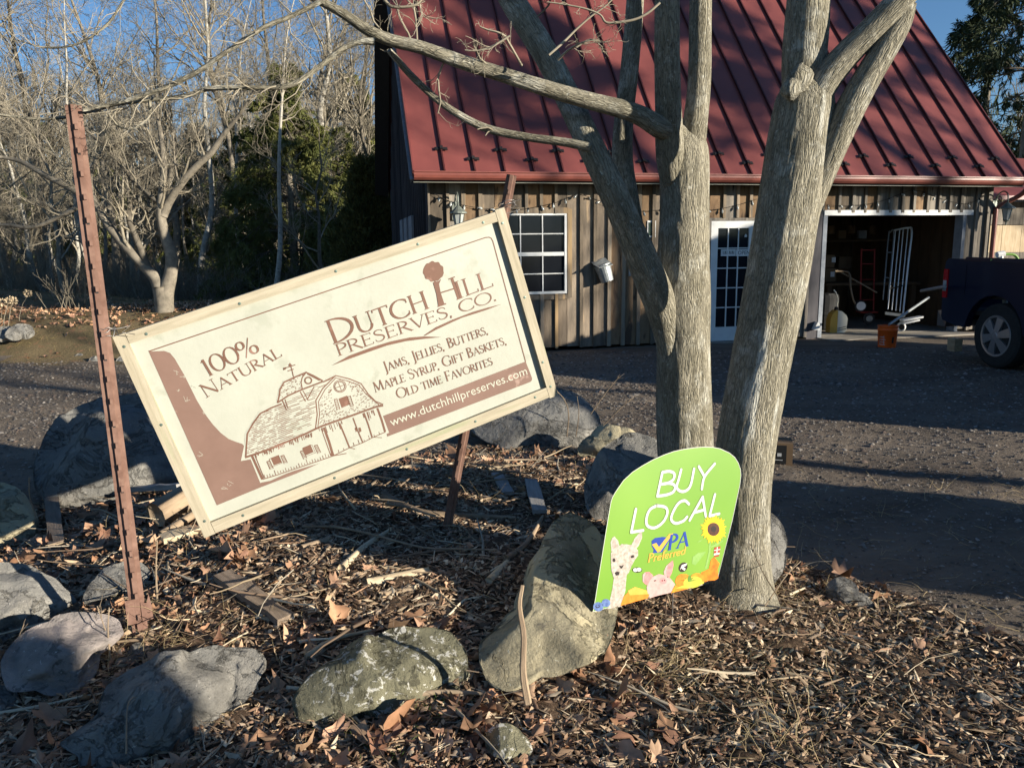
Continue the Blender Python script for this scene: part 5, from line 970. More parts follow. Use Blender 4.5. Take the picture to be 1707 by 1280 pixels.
for s_, mt_ in ((S0, 'roof'), (S1, 'seam')):
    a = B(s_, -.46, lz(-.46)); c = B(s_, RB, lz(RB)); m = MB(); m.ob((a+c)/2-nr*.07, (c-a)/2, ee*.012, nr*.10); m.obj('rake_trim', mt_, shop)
m = MB(); m.prism([B(S0, RB, lz(RB)+.01), B(S0, RB+.1, lz(RB)-.05), B(S0, RE+.1, 3.05), B(S0, RE+.1, 2.98), B(S0, RB, lz(RB)-.12)], ee*(S1-S0)); m.obj('back_slope', 'seam', shop)
m = MB(); a = B(S0+.02, RE+.1, 3.02); c = B(S0+.02, RB, lz(RB)-.06); m.beam(a-[0, 0, .1], c, .30, .04, up=(0, 1, 0)); m.obj('rake_board', 'black', shop)
m = MB(); m.beam(B(S0+.1, -.42, EZ-.12), B(S0+.1, RB, lz(RB)-.14), .3, .02, up=nr); m.obj('rake_soffit', 'bluegrey', shop)
# window
wn = bpy.data.objects.new('window', None)
def part(mb, name, mt_, par=shop, **k): return mb.obj(name, mt_, par, **k)
m = MB(); a, b_, c, d = OPEN_[0]
m.bbox(a-.02, b_+.02, -.05, -.028, c-.09, c-.02); m.bbox(a-.02, b_+.02, -.05, -.028, d+.0, d+.09); m.bbox(b_+.0, b_+.075, -.052, -.028, c-.07, d+.07); m.bbox(a-.075, a, -.052, -.028, c-.07, d+.07); wf = m.obj('window', 'batten', shop)
wf['_b'] = list(shop['_b'])
def kid(mb, name, mt_, par): 
    o = mb.mesh(name, mt_, tuple(shop['_b'])); q = bpy.data.objects.new(name, o); COL.objects.link(q); q.parent = par; return q
m = MB(); zc = (c+d)/2; 
m.bbox(a+.005, a+.045, -.045, .01, c, d); m.bbox(b_-.045, b_-.005, -.045, .01, c, d); m.bbox(a+.045, b_-.045, -.044, .01, c, c+.04); m.bbox(a+.045, b_-.045, -.044, .01, d-.03, d); m.bbox(a+.045, b_-.045, -.04, .0, zc-.03, zc+.03); kid(m, 'sash', 'white', wf)
gw = (b_-a-.09)/3
for half, (z0, z1) in enumerate(((c+.04, zc-.03), (zc+.03, d-.03))):
    for i in (1, 2): m = MB(); m.bbox(a+.045+i*gw-.008, a+.045+i*gw+.008, -.03, -.012, z0, z1); kid(m, 'glazing_bar', 'white', wf)
    m = MB(); m.bbox(a+.045, b_-.045, -.0315, -.0125, (z0+z1)/2-.008, (z0+z1)/2+.008); kid(m, 'glazing_bar', 'white', wf)
    for i in range(3):
        for j in range(2): zz = z0+(z1-z0)*j/2; m = MB(); m.bbox(a+.045+i*gw, a+.045+(i+1)*gw-.001, -.010, -.006, zz, zz+(z1-z0)/2-.001); kid(m, 'pane', 'glass', wf)
# door with fifteen panes
a, b_, c, d = OPEN_[1]; c = .04
m = MB(); dx0, dx1 = a+.04, b_-.04
m.bbox(dx0, dx0+.13, -.03, .01, c, d-.05); m.bbox(dx1-.13, dx1, -.03, .01, c, d-.05); m.bbox(dx0+.13, dx1-.13, -.03, .01, c, c+.24); m.bbox(dx0+.13, dx1-.13, -.03, .01, d-.17, d-.05); dr = m.obj('door', 'white', shop)
gx0, gx1, gz0, gz1 = dx0+.13, dx1-.13, c+.24, d-.17
m = MB(); 
for i in (1, 2): m.bbox(gx0+(gx1-gx0)*i/3-.009, gx0+(gx1-gx0)*i/3+.009, -.027, -.01, gz0, gz1)
kid(m, 'glazing_bar', 'white', dr)
for j in range(1, 5): m = MB(); zz = gz0+(gz1-gz0)*j/5; m.bbox(gx0, gx1, -.0285, -.0115, zz-.009, zz+.009); kid(m, 'glazing_bar', 'white', dr)
for i in range(3):
    for j in range(5): m = MB(); m.bbox(gx0+(gx1-gx0)*i/3, gx0+(gx1-gx0)*(i+1)/3-.001, -.008, -.004, gz0+(gz1-gz0)*j/5, gz0+(gz1-gz0)*(j+1)/5-.001); kid(m, 'pane', 'glass', dr)
m = MB(); m.bbox(a-.03, a+.035, -.045, .0, 0, d); m.bbox(b_-.035, b_+.03, -.045, .0, 0, d); m.bbox(a+.035, b_-.035, -.045, .0, d-.045, d); part(m, 'door_frame', 'wood_grey')
m = MB(); m.bbox(a, b_, -.12, .0, 0, .035); part(m, 'doorstep', 'concrete')
# garage trim
a, b_, c, d = OPEN_[2]
m = MB(); m.bbox(a-.02, b_+.16, -.055, -.027, d-.045, d+.045); part(m, 'header_board', 'white')
m = MB(); m.bbox(a-.03, a+.05, -.05, .14, 0, d-.05); part(m, 'door_jamb', 'bluegrey'); m = MB(); m.bbox(b_-.05, b_+.02, -.05, .14, 0, d-.05); part(m, 'door_jamb', 'bluegrey')
m = MB(); m.bbox(a-.25, a-.03, -.04, -.023, 0, d); part(m, 'wall_panel', 'wood_dark')
# interior of the garage
m = MB(); m.bbox(6.3, LW, .15, RE-.1, .0, .03); part(m, 'floor_slab', 'concrete'); m = MB(); m.bbox(6.86, 9.9, -.5, .15, .0, .025); part(m, 'floor_apron', 'concrete')
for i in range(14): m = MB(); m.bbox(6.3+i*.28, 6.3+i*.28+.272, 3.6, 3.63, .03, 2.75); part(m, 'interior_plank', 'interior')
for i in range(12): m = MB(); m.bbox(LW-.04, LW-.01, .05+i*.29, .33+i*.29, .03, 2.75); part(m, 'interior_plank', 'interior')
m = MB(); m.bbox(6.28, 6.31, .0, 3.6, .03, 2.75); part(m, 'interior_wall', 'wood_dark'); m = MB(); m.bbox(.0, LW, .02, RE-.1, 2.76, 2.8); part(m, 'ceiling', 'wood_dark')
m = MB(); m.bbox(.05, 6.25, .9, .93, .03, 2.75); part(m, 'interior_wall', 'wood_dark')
m = MB(); m.bbox(4.95, 5.1, .3, .5, .1, 1.45); part(m, 'display_shelf', 'pale_wood')
# small wing at the right with its own roof
wing = thing('side_wing', B(12.5, 1.8, 0), 'small boarded wing with red roof edge beyond the right lantern', 'building')
for i in range(8):
    for z0, z1, mt_ in ((0, 1.45, 'wood_grey'), (1.45, 2.02, 'pale_wood'), (2.03, 2.5, 'wood_grey')):
        m = MB(); m.bbox(LW+.1+i*.5, LW+.59+i*.5, 1.6, 1.63, z0+.003, z1-.003); m.obj('board', mt_, wing)
m = MB(); m.prism([B(LW+.12, 1.2, 2.52), B(LW+.12, 1.2, 2.6), B(LW+.12, 3.2, 3.6), B(LW+.12, 3.2, 3.5)], ee*4.2); m.obj('roof', 'roof', wing)
m = MB(); m.bbox(LW+.45, LW+1.3, 1.55, 1.58, .9, 2.0); m.obj('window', 'glass', wing)
for i in range(5): m = MB(); m.bbox(LW+.40, LW+1.35, 1.52, 1.54, 1.0+i*.24, 1.02+i*.24); m.obj('window_bar', 'black', wing)
m = MB(); m.tube([B(LW+.62, 1.45, 0), B(LW+.62, 1.45, 1.7), B(LW+.7, 1.45, 1.95), B(LW+.72, 1.45, 2.4)], .025, 6); m.obj('pipe', 'black', wing)
# wall lanterns
def lantern(c, label, mt_='greenmetal', k=1.):
    t = thing('wall_lantern', c, label, 'lantern'); c = np.asarray(c); o = -np.array([*BN, 0]); Z_ = np.array([0, 0, 1.])
    m = MB(); m.ob(c+o*.03, ee*.045*k, o*.012, Z_*.13*k); m.obj('wall_plate', mt_, t)
    m = MB(); P = [c+o*.03+Z_*.02]+[c+o*(.03+.17*k*(1-math.cos(q))/1.2)+Z_*(.02+.23*k*math.sin(q*.9)) for q in np.linspace(.3, 2.6, 9)]; P.append(c+o*.30*k+Z_*.09*k)
    m.tube(spline(P, 3), .012*k, 7); m.tube([c+o*(.12+.05*math.cos(q))*k+Z_*(.12+.05*math.sin(q))*k for q in np.linspace(0, 5, 9)], .008*k, 6); m.obj('scroll_arm', mt_, t, sm=True)
    L = c+o*.30*k; 
    m = MB(); m.lathe(L, [(.005, .10), (.018, .08), (.01, .06), (.03, .045), (.06, .01), (.125, -.03), (.128, -.045), (.085, -.045)][::-1] if False else [(.085*k, -.05*k), (.128*k, -.05*k), (.125*k, -.035*k), (.07*k, .005*k), (.035*k, .045*k), (.012*k, .06*k), (.018*k, .08*k), (.004*k, .10*k)], 12); m.obj('cap', mt_, t)
    m = MB(); m.lathe(L, [(.045*k, -.235*k), (.082*k, -.055*k)], 6); m.obj('glass', 'lampglass', t)
    m = MB()
    for q in range(6): t0 = q*PI/3; m.beam(L+np.array([math.cos(t0)*.047*k, math.sin(t0)*.047*k, -.235*k]), L+np.array([math.cos(t0)*.085*k, math.sin(t0)*.085*k, -.052*k]), .008*k, .008*k)
    m.lathe(L, [(.004*k, -.33*k), (.016*k, -.31*k), (.008*k, -.29*k), (.03*k, -.26*k), (.052*k, -.245*k), (.052*k, -.232*k)], 10); m.obj('cage', mt_, t)
pw = lambda px, py, b=0.: None
def onwall(px, py, off_=.0):       # place on the facade plane
    n3 = np.array([*BN, 0]); o3 = B(0, -off_, 0); d = ray(px, py); t = np.dot(o3-O3, n3)/np.dot(d, n3); return O3+d*t
lantern(onwall(758, 352, .03), 'weathered metal carriage lantern on the left end of the shop wall above the cream sign', k=1.05)
lantern(onwall(1655, 345, .03), 'weathered metal carriage lantern on the wall right of the open garage', k=1.05)
# string lights
def lights(pts, label, n):
    Q = spline([onwall(x, y, .07) for x, y in pts], 6); t = thing('string_lights', Q[0], label, 'string lights'); m = MB(); m.tube(Q, .004, 4); m.obj('wire', 'black', t)
    m = MB(); m.lathe((0, 0, 0), [(.008, 0), (.009, -.02), (.018, -.035), (.02, -.055), (.012, -.075), (.002, -.085)], 8); me = m.mesh('bulb', 'lampglass', sm=True); m = MB(); m.lathe((0, 0, 0), [(.011, .01), (.011, -.02)], 8); ms = m.mesh('socket', 'black')
    L = np.concatenate([[0], np.cumsum(np.linalg.norm(np.diff(Q, axis=0), axis=1))])
    for d in np.linspace(.1, L[-1]-.1, n): p = np.array([np.interp(d, L, Q[:, i]) for i in range(3)]); b = link('bulb', me, t, p); b.rotation_euler = (rng.normal(scale=.4), rng.normal(scale=.5), 0); link('socket', ms, t, p)
lights([(722,322),(745,334),(775,343),(810,348),(838,349),(870,349),(900,344),(930,337),(962,325),(985,330),(1010,340)], 'string of small bulbs sagging across the wall above the shop window', 14)
lights([(1010,340),(1060,352),(1110,350),(1180,351),(1230,342),(1262,332)], 'string of small bulbs running behind the tree trunks above the door', 10)
lights([(1372,342),(1410,343),(1450,340),(1480,332),(1510,320),(1530,318),(1552,325),(1580,335),(1612,340),(1640,328)], 'string of small bulbs draped above the open garage door', 14)
# notices and door signs
def board_on(px0, py0, px1, py1, off_, mt_, name, label, cat, txt=None, tm='black', loc=None):
    n3 = -np.array([*BN, 0]); a = onwall(px0, py1, off_); b = onwall(px1, py1, off_); c = onwall(px0, py0, off_); W_ = np.linalg.norm(b-a); H_ = abs(c[2]-a[2]); ct = (a+b)/2+[0, 0, H_/2]
    t = thing(name, ct, label, cat); m = MB(); m.ob(ct-n3*.005, ee*W_/2, n3*.005, (0, 0, H_/2)); m.obj('plate', mt_, t); return t, Plane(a, n3, ee), W_, H_, a
def wall_text(t, P_, txt, W_, H_, mt_, y0=.22, hh=.5, x0=.1, x1=.9):
    cu = bpy.data.curves.new('t', 'FONT'); cu.body = txt; cu.resolution_u = 2; o_ = bpy.data.objects.new('t', cu); COL.objects.link(o_); dg = bpy.context.evaluated_depsgraph_get(); e_ = o_.evaluated_get(dg); me = e_.to_mesh()
    V = np.array([v.co[:2] for v in me.vertices]); Fc = [tuple(p.vertices) for p in me.polygons]; e_.to_mesh_clear(); bpy.data.objects.remove(o_); V -= V.min(0); V /= V.max(0)
    m = MB(); m.add([P_.w3((W_*(x0+(x1-x0)*q[0]), H_*(y0+hh*q[1])), .0015) for q in V], Fc); m.obj('lettering', mt_, t)
t, P_, W_, H_, _a = board_on(1227, 416, 1252, 427, .035, 'white', 'open_sign', 'small white sign reading open hanging on the glazed door', 'sign'); wall_text(t, P_, 'OPEN', W_, H_, 'black', .2, .6, .12, .9)
t, P_, W_, H_, _a = board_on(1202, 416, 1226, 427, .035, 'white', 'door_sign', 'small white lettered sign left of the open sign on the door', 'sign')
m = MB()
for i, x in enumerate([.14,.2,.27,.33,.4,.55,.62,.68,.75,.82,.88]): strip(m, P_, [(W_*x, H_*.25), (W_*(x+.02*(i % 3-1)), H_*.75)], .008, .0015)
m.obj('lettering', 'black', t)
t, P_, W_, H_, _a = board_on(1079, 368, 1093, 396, .04, 'white', 'wall_notice', 'small white framed notice with a dark green panel between the trunks', 'notice'); m = MB(); fill(m, P_, [(W_*.1, H_*.1), (W_*.86, H_*.1), (W_*.86, H_*.9), (W_*.1, H_*.9)], .0015); m.obj('printed_panel', 'darkgreen', t); wall_text(t, P_, 'N', W_, H_, 'white', .4, .28, .5, .8)
t, P_, W_, H_, _a = board_on(1048, 440, 1062, 460, .04, 'blue_board', 'wall_notice', 'pale blue notice plate on the boards left of the tree trunk', 'notice'); m = MB(); fill(m, P_, [(W_*.15, H_*.2), (W_*.85, H_*.2), (W_*.85, H_*.35), (W_*.15, H_*.35)], .0015); m.obj('printed_line', 'bluegrey', t)
m = MB(); q = onwall(1243, 393, .03); P_ = Plane(q, -np.array([*BN, 0]), ee)
tri_fill(m, P_, [(-.025, -.025), (.025, -.025), (.02, -.012), (.028, 0), (0, .03), (-.028, 0), (-.02, -.012)], .002); tag(m.obj('door_sticker', 'pw', loc=q), 'small white diamond sticker in the upper right door pane', 'sticker')
# sap bucket
c = onwall(1008, 455, .17); t = thing('sap_bucket', c, 'galvanised sap bucket with a lid hanging tilted on the barn boards', 'bucket'); ax = nrm(np.array([-.32, .05, 1.])); m = MB()
m.lathe(c-ax*.15, [(.10, 0), (.104, .006), (.108, .05), (.132, .27), (.137, .272), (.137, .285), (.128, .285)], 20, ax); m.obj('pail', 'zinc', t)
m = MB(); tp = c+ax*.15; o = -np.array([*BN, 0]); sx = nrm(np.cross(ax, o)); fw = np.cross(sx, ax)*-1
m.prism([tp+sx*.14+o*.02-ax*.02, tp-sx*.14+o*.02+ax*.02, tp-sx*.12+o*(-.14)+ax*.075, tp+sx*.12+o*(-.14)+ax*.075], ax*.006); m.prism([tp+sx*.14+o*.02-ax*.015, tp-sx*.14+o*.02+ax*.025, tp-sx*.12+o*.16-ax*.03, tp+sx*.12+o*.16-ax*.05], ax*.006); m.obj('lid', 'zinc', t)
m = MB(); m.tube([c+ax*.12+o*-.15, c+ax*.10+o*-.02], .012, 8); m.obj('spout', 'steel', t)
# ================================================================ GARAGE OBJECTS
def P3(px, py, y): return at(px, py, y)
c = ground(1478, 579); t = thing('bucket', c, 'bright orange plastic bucket with white print standing on the drive', 'bucket'); m = MB(); m.lathe(c, [(.128, 0), (.132, .01), (.146, .27), (.155, .275), (.155, .30), (.148, .305), (.148, .33), (.155, .335), (.156, .355), (.147, .356), (.143, .3), (.125, .02)], 24); m.obj('pail', 'orange', t, sm=True)
vw = nrm(np.array([-c[0], -c[1], 0])); sd_ = np.cross((0, 0, 1), vw); m = MB()
def cyl(mb, u, z0, z1, w): 
    V = []; 
    for q in (z0, z1):
        for du in np.linspace(-w, w, 5): a_ = u+du; r_ = .1335+.0145*q/.27; V.append(c+(vw*math.cos(a_)+sd_*math.sin(a_))*(r_+.0015)+[0, 0, q])
    mb.add(V, [(i, i+1, i+6, i+5) for i in range(4)])
for u, z0, z1, w in [(-.55,.05,.06,.35),(-.55,.09,.10,.3),(-.5,.13,.14,.33),(-.6,.17,.18,.25),(-.35,.06,.2,.02),(-.85,.05,.15,.02)]: cyl(m, u, z0, z1, w)
m.obj('printed_logo', 'pw', t); m = MB(); cyl(m, .62, .08, .18, .12); m.obj('printed_label', 'black', t)
m = MB(); a = P3(1482, 541, c[1]+.05); b = P3(1548, 496, c[1]+1.2); m.tube([a, b], .022, 8); tag(m.obj('pipe', 'zinc', loc=a), 'grey pipe leaning from the orange bucket towards the truck', 'pipe')
m = MB(); m.tube([P3(1536, 485, 12.2), P3(1575, 478, 10.5)], .024, 8); tag(m.obj('pipe', 'blue_board', loc=P3(1536, 485, 12.2)), 'pale blue bar sticking out level behind the truck', 'pipe')
# jug sprayer
c = B(7.28, .55, .03); q = P3(1399, 543, c[1]); c = np.array([q[0], c[1], .03]); t = thing('sprayer_jug', c, 'white and yellow plastic jug sprayer just inside the garage', 'sprayer')
m = MB(); m.prism([c+[-.17, 0, 0], c+[-.17, 0, .25], c+[-.13, 0, .36], c+[-.06, 0, .42], c+[-.04, 0, .42], c+[-.035, 0, 0]], (0, .2, 0)); m.obj('tank_side', 'jugy', t)
m = MB(); m.prism([c+[-.033, -.0, 0], c+[-.033, 0, .42], c+[.04, 0, .40], c+[.12, 0, .33], c+[.15, 0, .27], c+[.14, 0, .03], c+[.1, 0, 0]], (0, .2, 0)); m.obj('tank', 'jug', t)
for z in (.05, .09): m = MB(); m.beam(c+[-.03, -.004, z-.01], c+[.14, -.004, z+.03], .004, .012); m.obj('stripe', 'black', t)
m = MB(); m.lathe(c+[-.03, .1, .42], [(.04, 0), (.04, .04), (.02, .06)], 10); m.obj('cap', 'black', t); m = MB(); m.tube(spline([c+[-.03, .1, .46], c+[-.02, .08, .6], c+[-.06, .06, .72], c+[-.12, .05, .8]], 4), .011, 6); m.obj('wand', 'jug', t)
# tall wheeled rack
t = thing('rack_trolley', P3(1500, 545, 14.7), 'tall white barred wheeled rack standing upright in the open garage', 'trolley')
for (x0, y0), (x1, y1) in zip([(1493,383),(1500,382),(1506,382),(1513.5,382)], [(1480,515.6),(1486.5,517),(1493,518),(1500,519)]):
    m = MB(); m.tube([P3(x0, y0, 14.9), P3(x1, y1, 14.6)], .010, 6); m.obj('bar', 'steel', t)
m = MB(); m.tube(spline([P3(1491, 384, 14.95), P3(1513, 380, 14.9), P3(1520, 386, 14.85), P3(1514, 440, 14.75), P3(1504.5, 530, 14.6)], 5), .019, 8); m.obj('bar', 'steel', t)
m = MB(); m.tube(spline([P3(1472, 500, 15), P3(1481, 395, 15.2), P3(1484, 388, 15.2), P3(1490, 392, 15.2), P3(1480, 500, 15)], 4), .014, 6); m.obj('back_frame', 'zinc', t)
for y in (421, 463): m = MB(); m.tube([P3(1479-(y-421)*.1, y, 15.1), P3(1487-(y-421)*.1, y, 15.1)], .012, 6); m.obj('crossbar', 'zinc', t)
m = MB(); m.beam(P3(1484, 481, 14.65), P3(1511, 475, 14.7), .02, .02); m.obj('crossbar', 'black', t)
m = MB(); m.beam(P3(1475, 522, 14.6), P3(1508, 526, 14.5), .12, .05); m.obj('base_plate', 'zinc', t)
for k, (y, dx) in enumerate([(531, 0), (536, -6)]): m = MB(); m.beam(P3(1503, y+3, 13.9), P3(1536+dx, y-3, 13.9), .15, .03); m.obj('shelf_edge', 'white', t)
m = MB(); q = P3(1503, 545, 14.0); m.lathe(q-[.02, 0, 0], [(.02, 0), (.075, .0), (.085, .01), (.085, .035), (.075, .045), (.02, .045)], 16, (1, .6, 0)); m.obj('caster', 'white', t); m = MB(); m.lathe(q-[.01, .02, 0], [(.055, 0), (.055, .05)], 14, (1, .6, 0)); m.obj('caster_tyre', 'black', t)
# red hand truck and other goods
t = thing('hand_truck', P3(1450, 540, 15.2), 'dark red two wheeled hand truck standing in the dim garage', 'trolley'); yy = 15.3
for px in (1436, 1458): m = MB(); m.tube([P3(px, 415, yy), P3(px-2, 520, yy-.1)], .016, 6); m.obj('upright', 'redpaint', t)
for py in (417, 440, 466, 500): m = MB(); m.tube([P3(1436, py, yy), P3(1458, py, yy)], .013, 6); m.obj('crossbar', 'redpaint', t)
m = MB(); m.beam(P3(1430, 520, yy-.2), P3(1460, 520, yy-.2), .2, .02); m.obj('toe_plate', 'redpaint', t)
for px in (1434, 1458): m = MB(); q = P3(px, 510, yy-.3) if px == 1434 else P3(1448, 531, yy-.3); m.lathe(q, [(.03, -.02), (.11, -.03), (.12, 0), (.11, .03), (.03, .02)], 16, (.2, 1, 0)); m.obj('wheel', 'tyre', t); m = MB(); m.lathe(q-[0, .04, 0], [(.06, -.0), (.06, .02)] if px != 1434 else [(.085, 0), (.085, .02)], 14, (.2, 1, 0)); m.obj('rim', 'white' if px == 1434 else 'zinc', t)
for i, (x0, y0, x1, y1, yy, lab) in enumerate([(1376, 425, 1392, 446, 15.6, 'brown cardboard box stacked uppermost at the left of the garage'), (1374, 447, 1394, 470, 15.6, 'cardboard box beneath the uppermost one in the garage'), (1398, 428, 1420, 448, 15.8, 'small dark box on the workbench in the garage')]):
    a = P3(x0, y1, yy); b = P3(x1, y0, yy); t = thing('cardboard_box', a, lab, 'box'); m = MB(); m.box(a[0], b[0], yy, yy+.3, a[2], b[2]); m.obj('carton', 'card' if i < 2 else 'interior', t)
    if i < 2: m = MB(); m.box(a[0]+.12, a[0]+.2, yy-.003, yy, a[2]+.1, a[2]+.2); m.obj('label', 'white', t)
a = P3(1374, 472, 15.5); t = thing('workbench', [a[0]+.9, 15.8, .03], 'dark wooden workbench along the back left of the garage', 'bench'); m = MB(); m.box(a[0], a[0]+1.9, 15.4, 16.1, a[2]-.05, a[2]); m.obj('bench_top', 'interior', t)
for dx in (.05, 1.75):
    for y in (15.45, 16.0): m = MB(); m.box(a[0]+dx, a[0]+dx+.09, y, y+.09, .03, a[2]-.052); m.obj('leg', 'interior', t)
c = P3(1385, 520, 14.6); t = thing('barrel', [c[0], 14.9, .03], 'black plastic barrel behind the jug sprayer', 'barrel'); m = MB(); m.lathe((c[0]-.02, 14.9, .03), [(.24, 0), (.27, .03), (.27, .28), (.28, .3), (.28, .33), (.27, .35), (.27, .62), (.25, .68), (.24, .68)], 20); m.obj('drum', 'tyre', t); m = MB(); m.lathe((c[0]-.02, 14.9, .03), [(.2, .68), (.2, .7)], 16); m.obj('lid', 'black', t)
m = MB(); m.tube(spline([P3(1392, 452, 15), P3(1415, 455, 15.1), P3(1418, 480, 15), P3(1425, 505, 15), P3(1440, 515, 15.1)], 5), .018, 6); tag(m.obj('hose', 'stickm', loc=P3(1392, 452, 15)), 'pale hose hanging off the workbench in the garage', 'hose')
m = MB(); m.tube([P3(1395, 450, 15.1), P3(1462, 488, 15.1)], .014, 6); tag(m.obj('wood_pole', 'stickm', loc=P3(1395, 450, 15.1)), 'thin wooden pole slanting across the goods in the garage', 'pole')
for k in range(5):
    x = 1385+k*17; a = P3(x, 390+(k % 2)*8, 16.4); t = thing('storage_tin', a, ['round tin leftmost on the high garage shelf', 'square tin second from the left on the high shelf', 'round tin in the middle of the high garage shelf', 'square tin fourth on the high garage shelf', 'round tin rightmost on the high garage shelf'][k], 'tin'); m = MB()
    m.lathe(a, [(.07, 0), (.075, .01), (.075, .16), (.06, .17)], 12) if k % 2 == 0 else m.box(a[0]-.08, a[0]+.08, a[1]-.06, a[1]+.06, a[2], a[2]+.17); m.obj('can', ['card', 'card', 'interior', 'bluegrey', 'interior'][k], t)
    m = MB(); m.lathe(a+[0, 0, .17], [(.03, 0), (.03, .02)], 8); m.obj('cap', 'black', t)
a = P3(1376, 401, 16.3); m = MB(); m.box(a[0], a[0]+1.35, 16.2, 16.6, a[2]-.03, a[2]); tag(m.obj('wall_shelf', 'interior', loc=a), 'long high shelf on the back wall of the garage', 'shelf')
m = MB(); a = P3(1357, 550, 13.4); m.prism([a+[0, 0, 0], a+[.06, 0, .14], a+[.1, 0, .1], a+[.1, 0, 0]], (0, .2, 0)); tag(m.obj('corner_block', 'white', loc=(a[0], a[1], 0)), 'small pale block on the ground left of the garage opening', 'block')
# small wooden box behind the tree
c = ground(1300, 776); c = at(1290, 776, c[1]); c[2] = gz(c[0], c[1]); t = thing('wooden_box', c, 'small brown wooden box with a black lettered face behind the trunk', 'box'); k = c[1]/1270
m = MB(); fx = nrm(np.array([.9, -.25, 0])); fy = np.array([-fx[1], fx[0], 0]); m.ob(c+fy*.1+[0, 0, .085], fx*.13, fy*.10, (0, 0, .085)); m.obj('crate', 'orange' if False else 'card', t)
PB = Plane(c-fx*.13-fy*.002, -fy, fx); m = MB(); fill(m, PB, [(.012, .012), (.215, .012), (.215, .155), (.012, .155)], .0015); m.obj('face_panel', 'black', t); m = MB(); m.add([PB.w3(q, .003) for q in [(.10,.07),(.12,.07),(.12,.09),(.10,.09),(.15,.07),(.18,.07),(.18,.095),(.15,.095),(.08,.04),(.19,.04),(.19,.045),(.08,.045)]], [(0,1,2,3),(4,5,6,7),(8,9,10,11)]); m.obj('lettering', 'pw', t)
# ================================================================ PICKUP TRUCK
T0 = np.array([6.19, 10.96, 0]); tf = nrm(np.array([.105, -.995, 0])); tn = np.array([-tf[1], tf[0], 0]); 
def TP(x, y, z): return T0+tf*x+tn*y+[0, 0, z]
trk = thing('pickup_truck', TP(2.8, 1, 0), 'dark blue pickup truck parked beside the garage at the right edge', 'truck')
R_ = .43; wx = (1.02, 4.70)
def arch(x): return [(x+.53*math.cos(q), .43+.53*math.sin(q)) for q in np.linspace(PI, 0, 13)]
prof_ = [(0.0, .62), (.03, .56)]+[(.35, .50)]+[(x, max(z, .5)) for x, z in arch(wx[0])]+[(wx[0]+.55, .48), (4.1, .44)]+[(x, max(z, .46)) for x, z in arch(wx[1])]+[(5.35, .5), (5.75, .5), (5.8, .75), (5.72, 1.05), (5.3, 1.16), (4.4, 1.22)]
side = prof_+[(1.98, 1.30), (1.9, 1.40), (.06, 1.43), (.01, 1.38), (-.02, 1.1)]
for y in (0, 1.9): m = MB(); m.prism([TP(x, y, z) for x, z in side], tn*.1); trk_s = m.obj('side_panel', 'truck', trk)
m = MB(); m.prism([TP(x, .1, z) for x, z in [(2.0, .5), (5.7, .5), (5.7, 1.05), (5.3, 1.15), (4.3, 1.21), (2.0, 1.28)]], tn*1.8); m.obj('body', 'truck', trk)
m = MB(); m.prism([TP(x, .12, z) for x, z in [(1.95, 1.28), (4.35, 1.22), (3.6, 1.88), (3.3, 1.93), (2.3, 1.92), (2.0, 1.6)]], tn*1.76); m.obj('cab', 'truck', trk)
for y in (.112, 1.875): m = MB(); m.prism([TP(x, y, z) for x, z in [(2.2, 1.34), (4.05, 1.3), (3.5, 1.78), (2.35, 1.8)]], tn*.012); m.obj('side_window', 'glass', trk)
m = MB(); m.prism([TP(.0, .1, .62), TP(.06, .1, .62), TP(.04, .1, 1.41), (TP(-.02, .1, 1.41))], tn*1.8); m.obj('tailgate', 'truck', trk)
m = MB(); m.ob(TP(1.0, 1, .70), tf*.98, tn*.9, (0, 0, .03)); m.obj('bed_floor', 'black', trk)
m = MB(); m.prism([TP(-.16, .06, .46), TP(-.16, .06, .68), TP(.0, .02, .7), TP(.1, .02, .56), TP(.02, .06, .46)], tn*1.9); m.obj('rear_bumper', 'chrome', trk)
m = MB(); m.prism([TP(5.7, .1, .4), TP(5.9, .1, .45), TP(5.9, .1, .75), TP(5.75, .1, .8)], tn*1.8); m.obj('front_bumper', 'chrome', trk)
m = MB(); m.ob(TP(.05, -.004, 1.08), tf*.045, tn*.012, (0, 0, .2)); tl = m.obj('tail_light', 'redlens', trk); m = MB(); m.ob(TP(.05, -.012, 1.05), tf*.032, tn*.012, (0, 0, .075)); kid2 = m.mesh('lens', 'lampglass', tuple(trk['_b'])); q = bpy.data.objects.new('lens', kid2); COL.objects.link(q); q.parent = tl; q.location = (0, 0, 0)
m = MB(); m.prism([TP(.4, -.018, 1.40), TP(.4, .02, 1.45), TP(1.9, .02, 1.42), TP(1.9, -.018, 1.37)], tn*.05); m.obj('bed_rail_cap', 'black', trk)
for x in (.45, 1.6): m = MB(); m.ob(TP(x, -.003, 1.15), tf*.001, tn*.002, (0, 0, .2)); m.obj('panel_gap', 'black', trk)
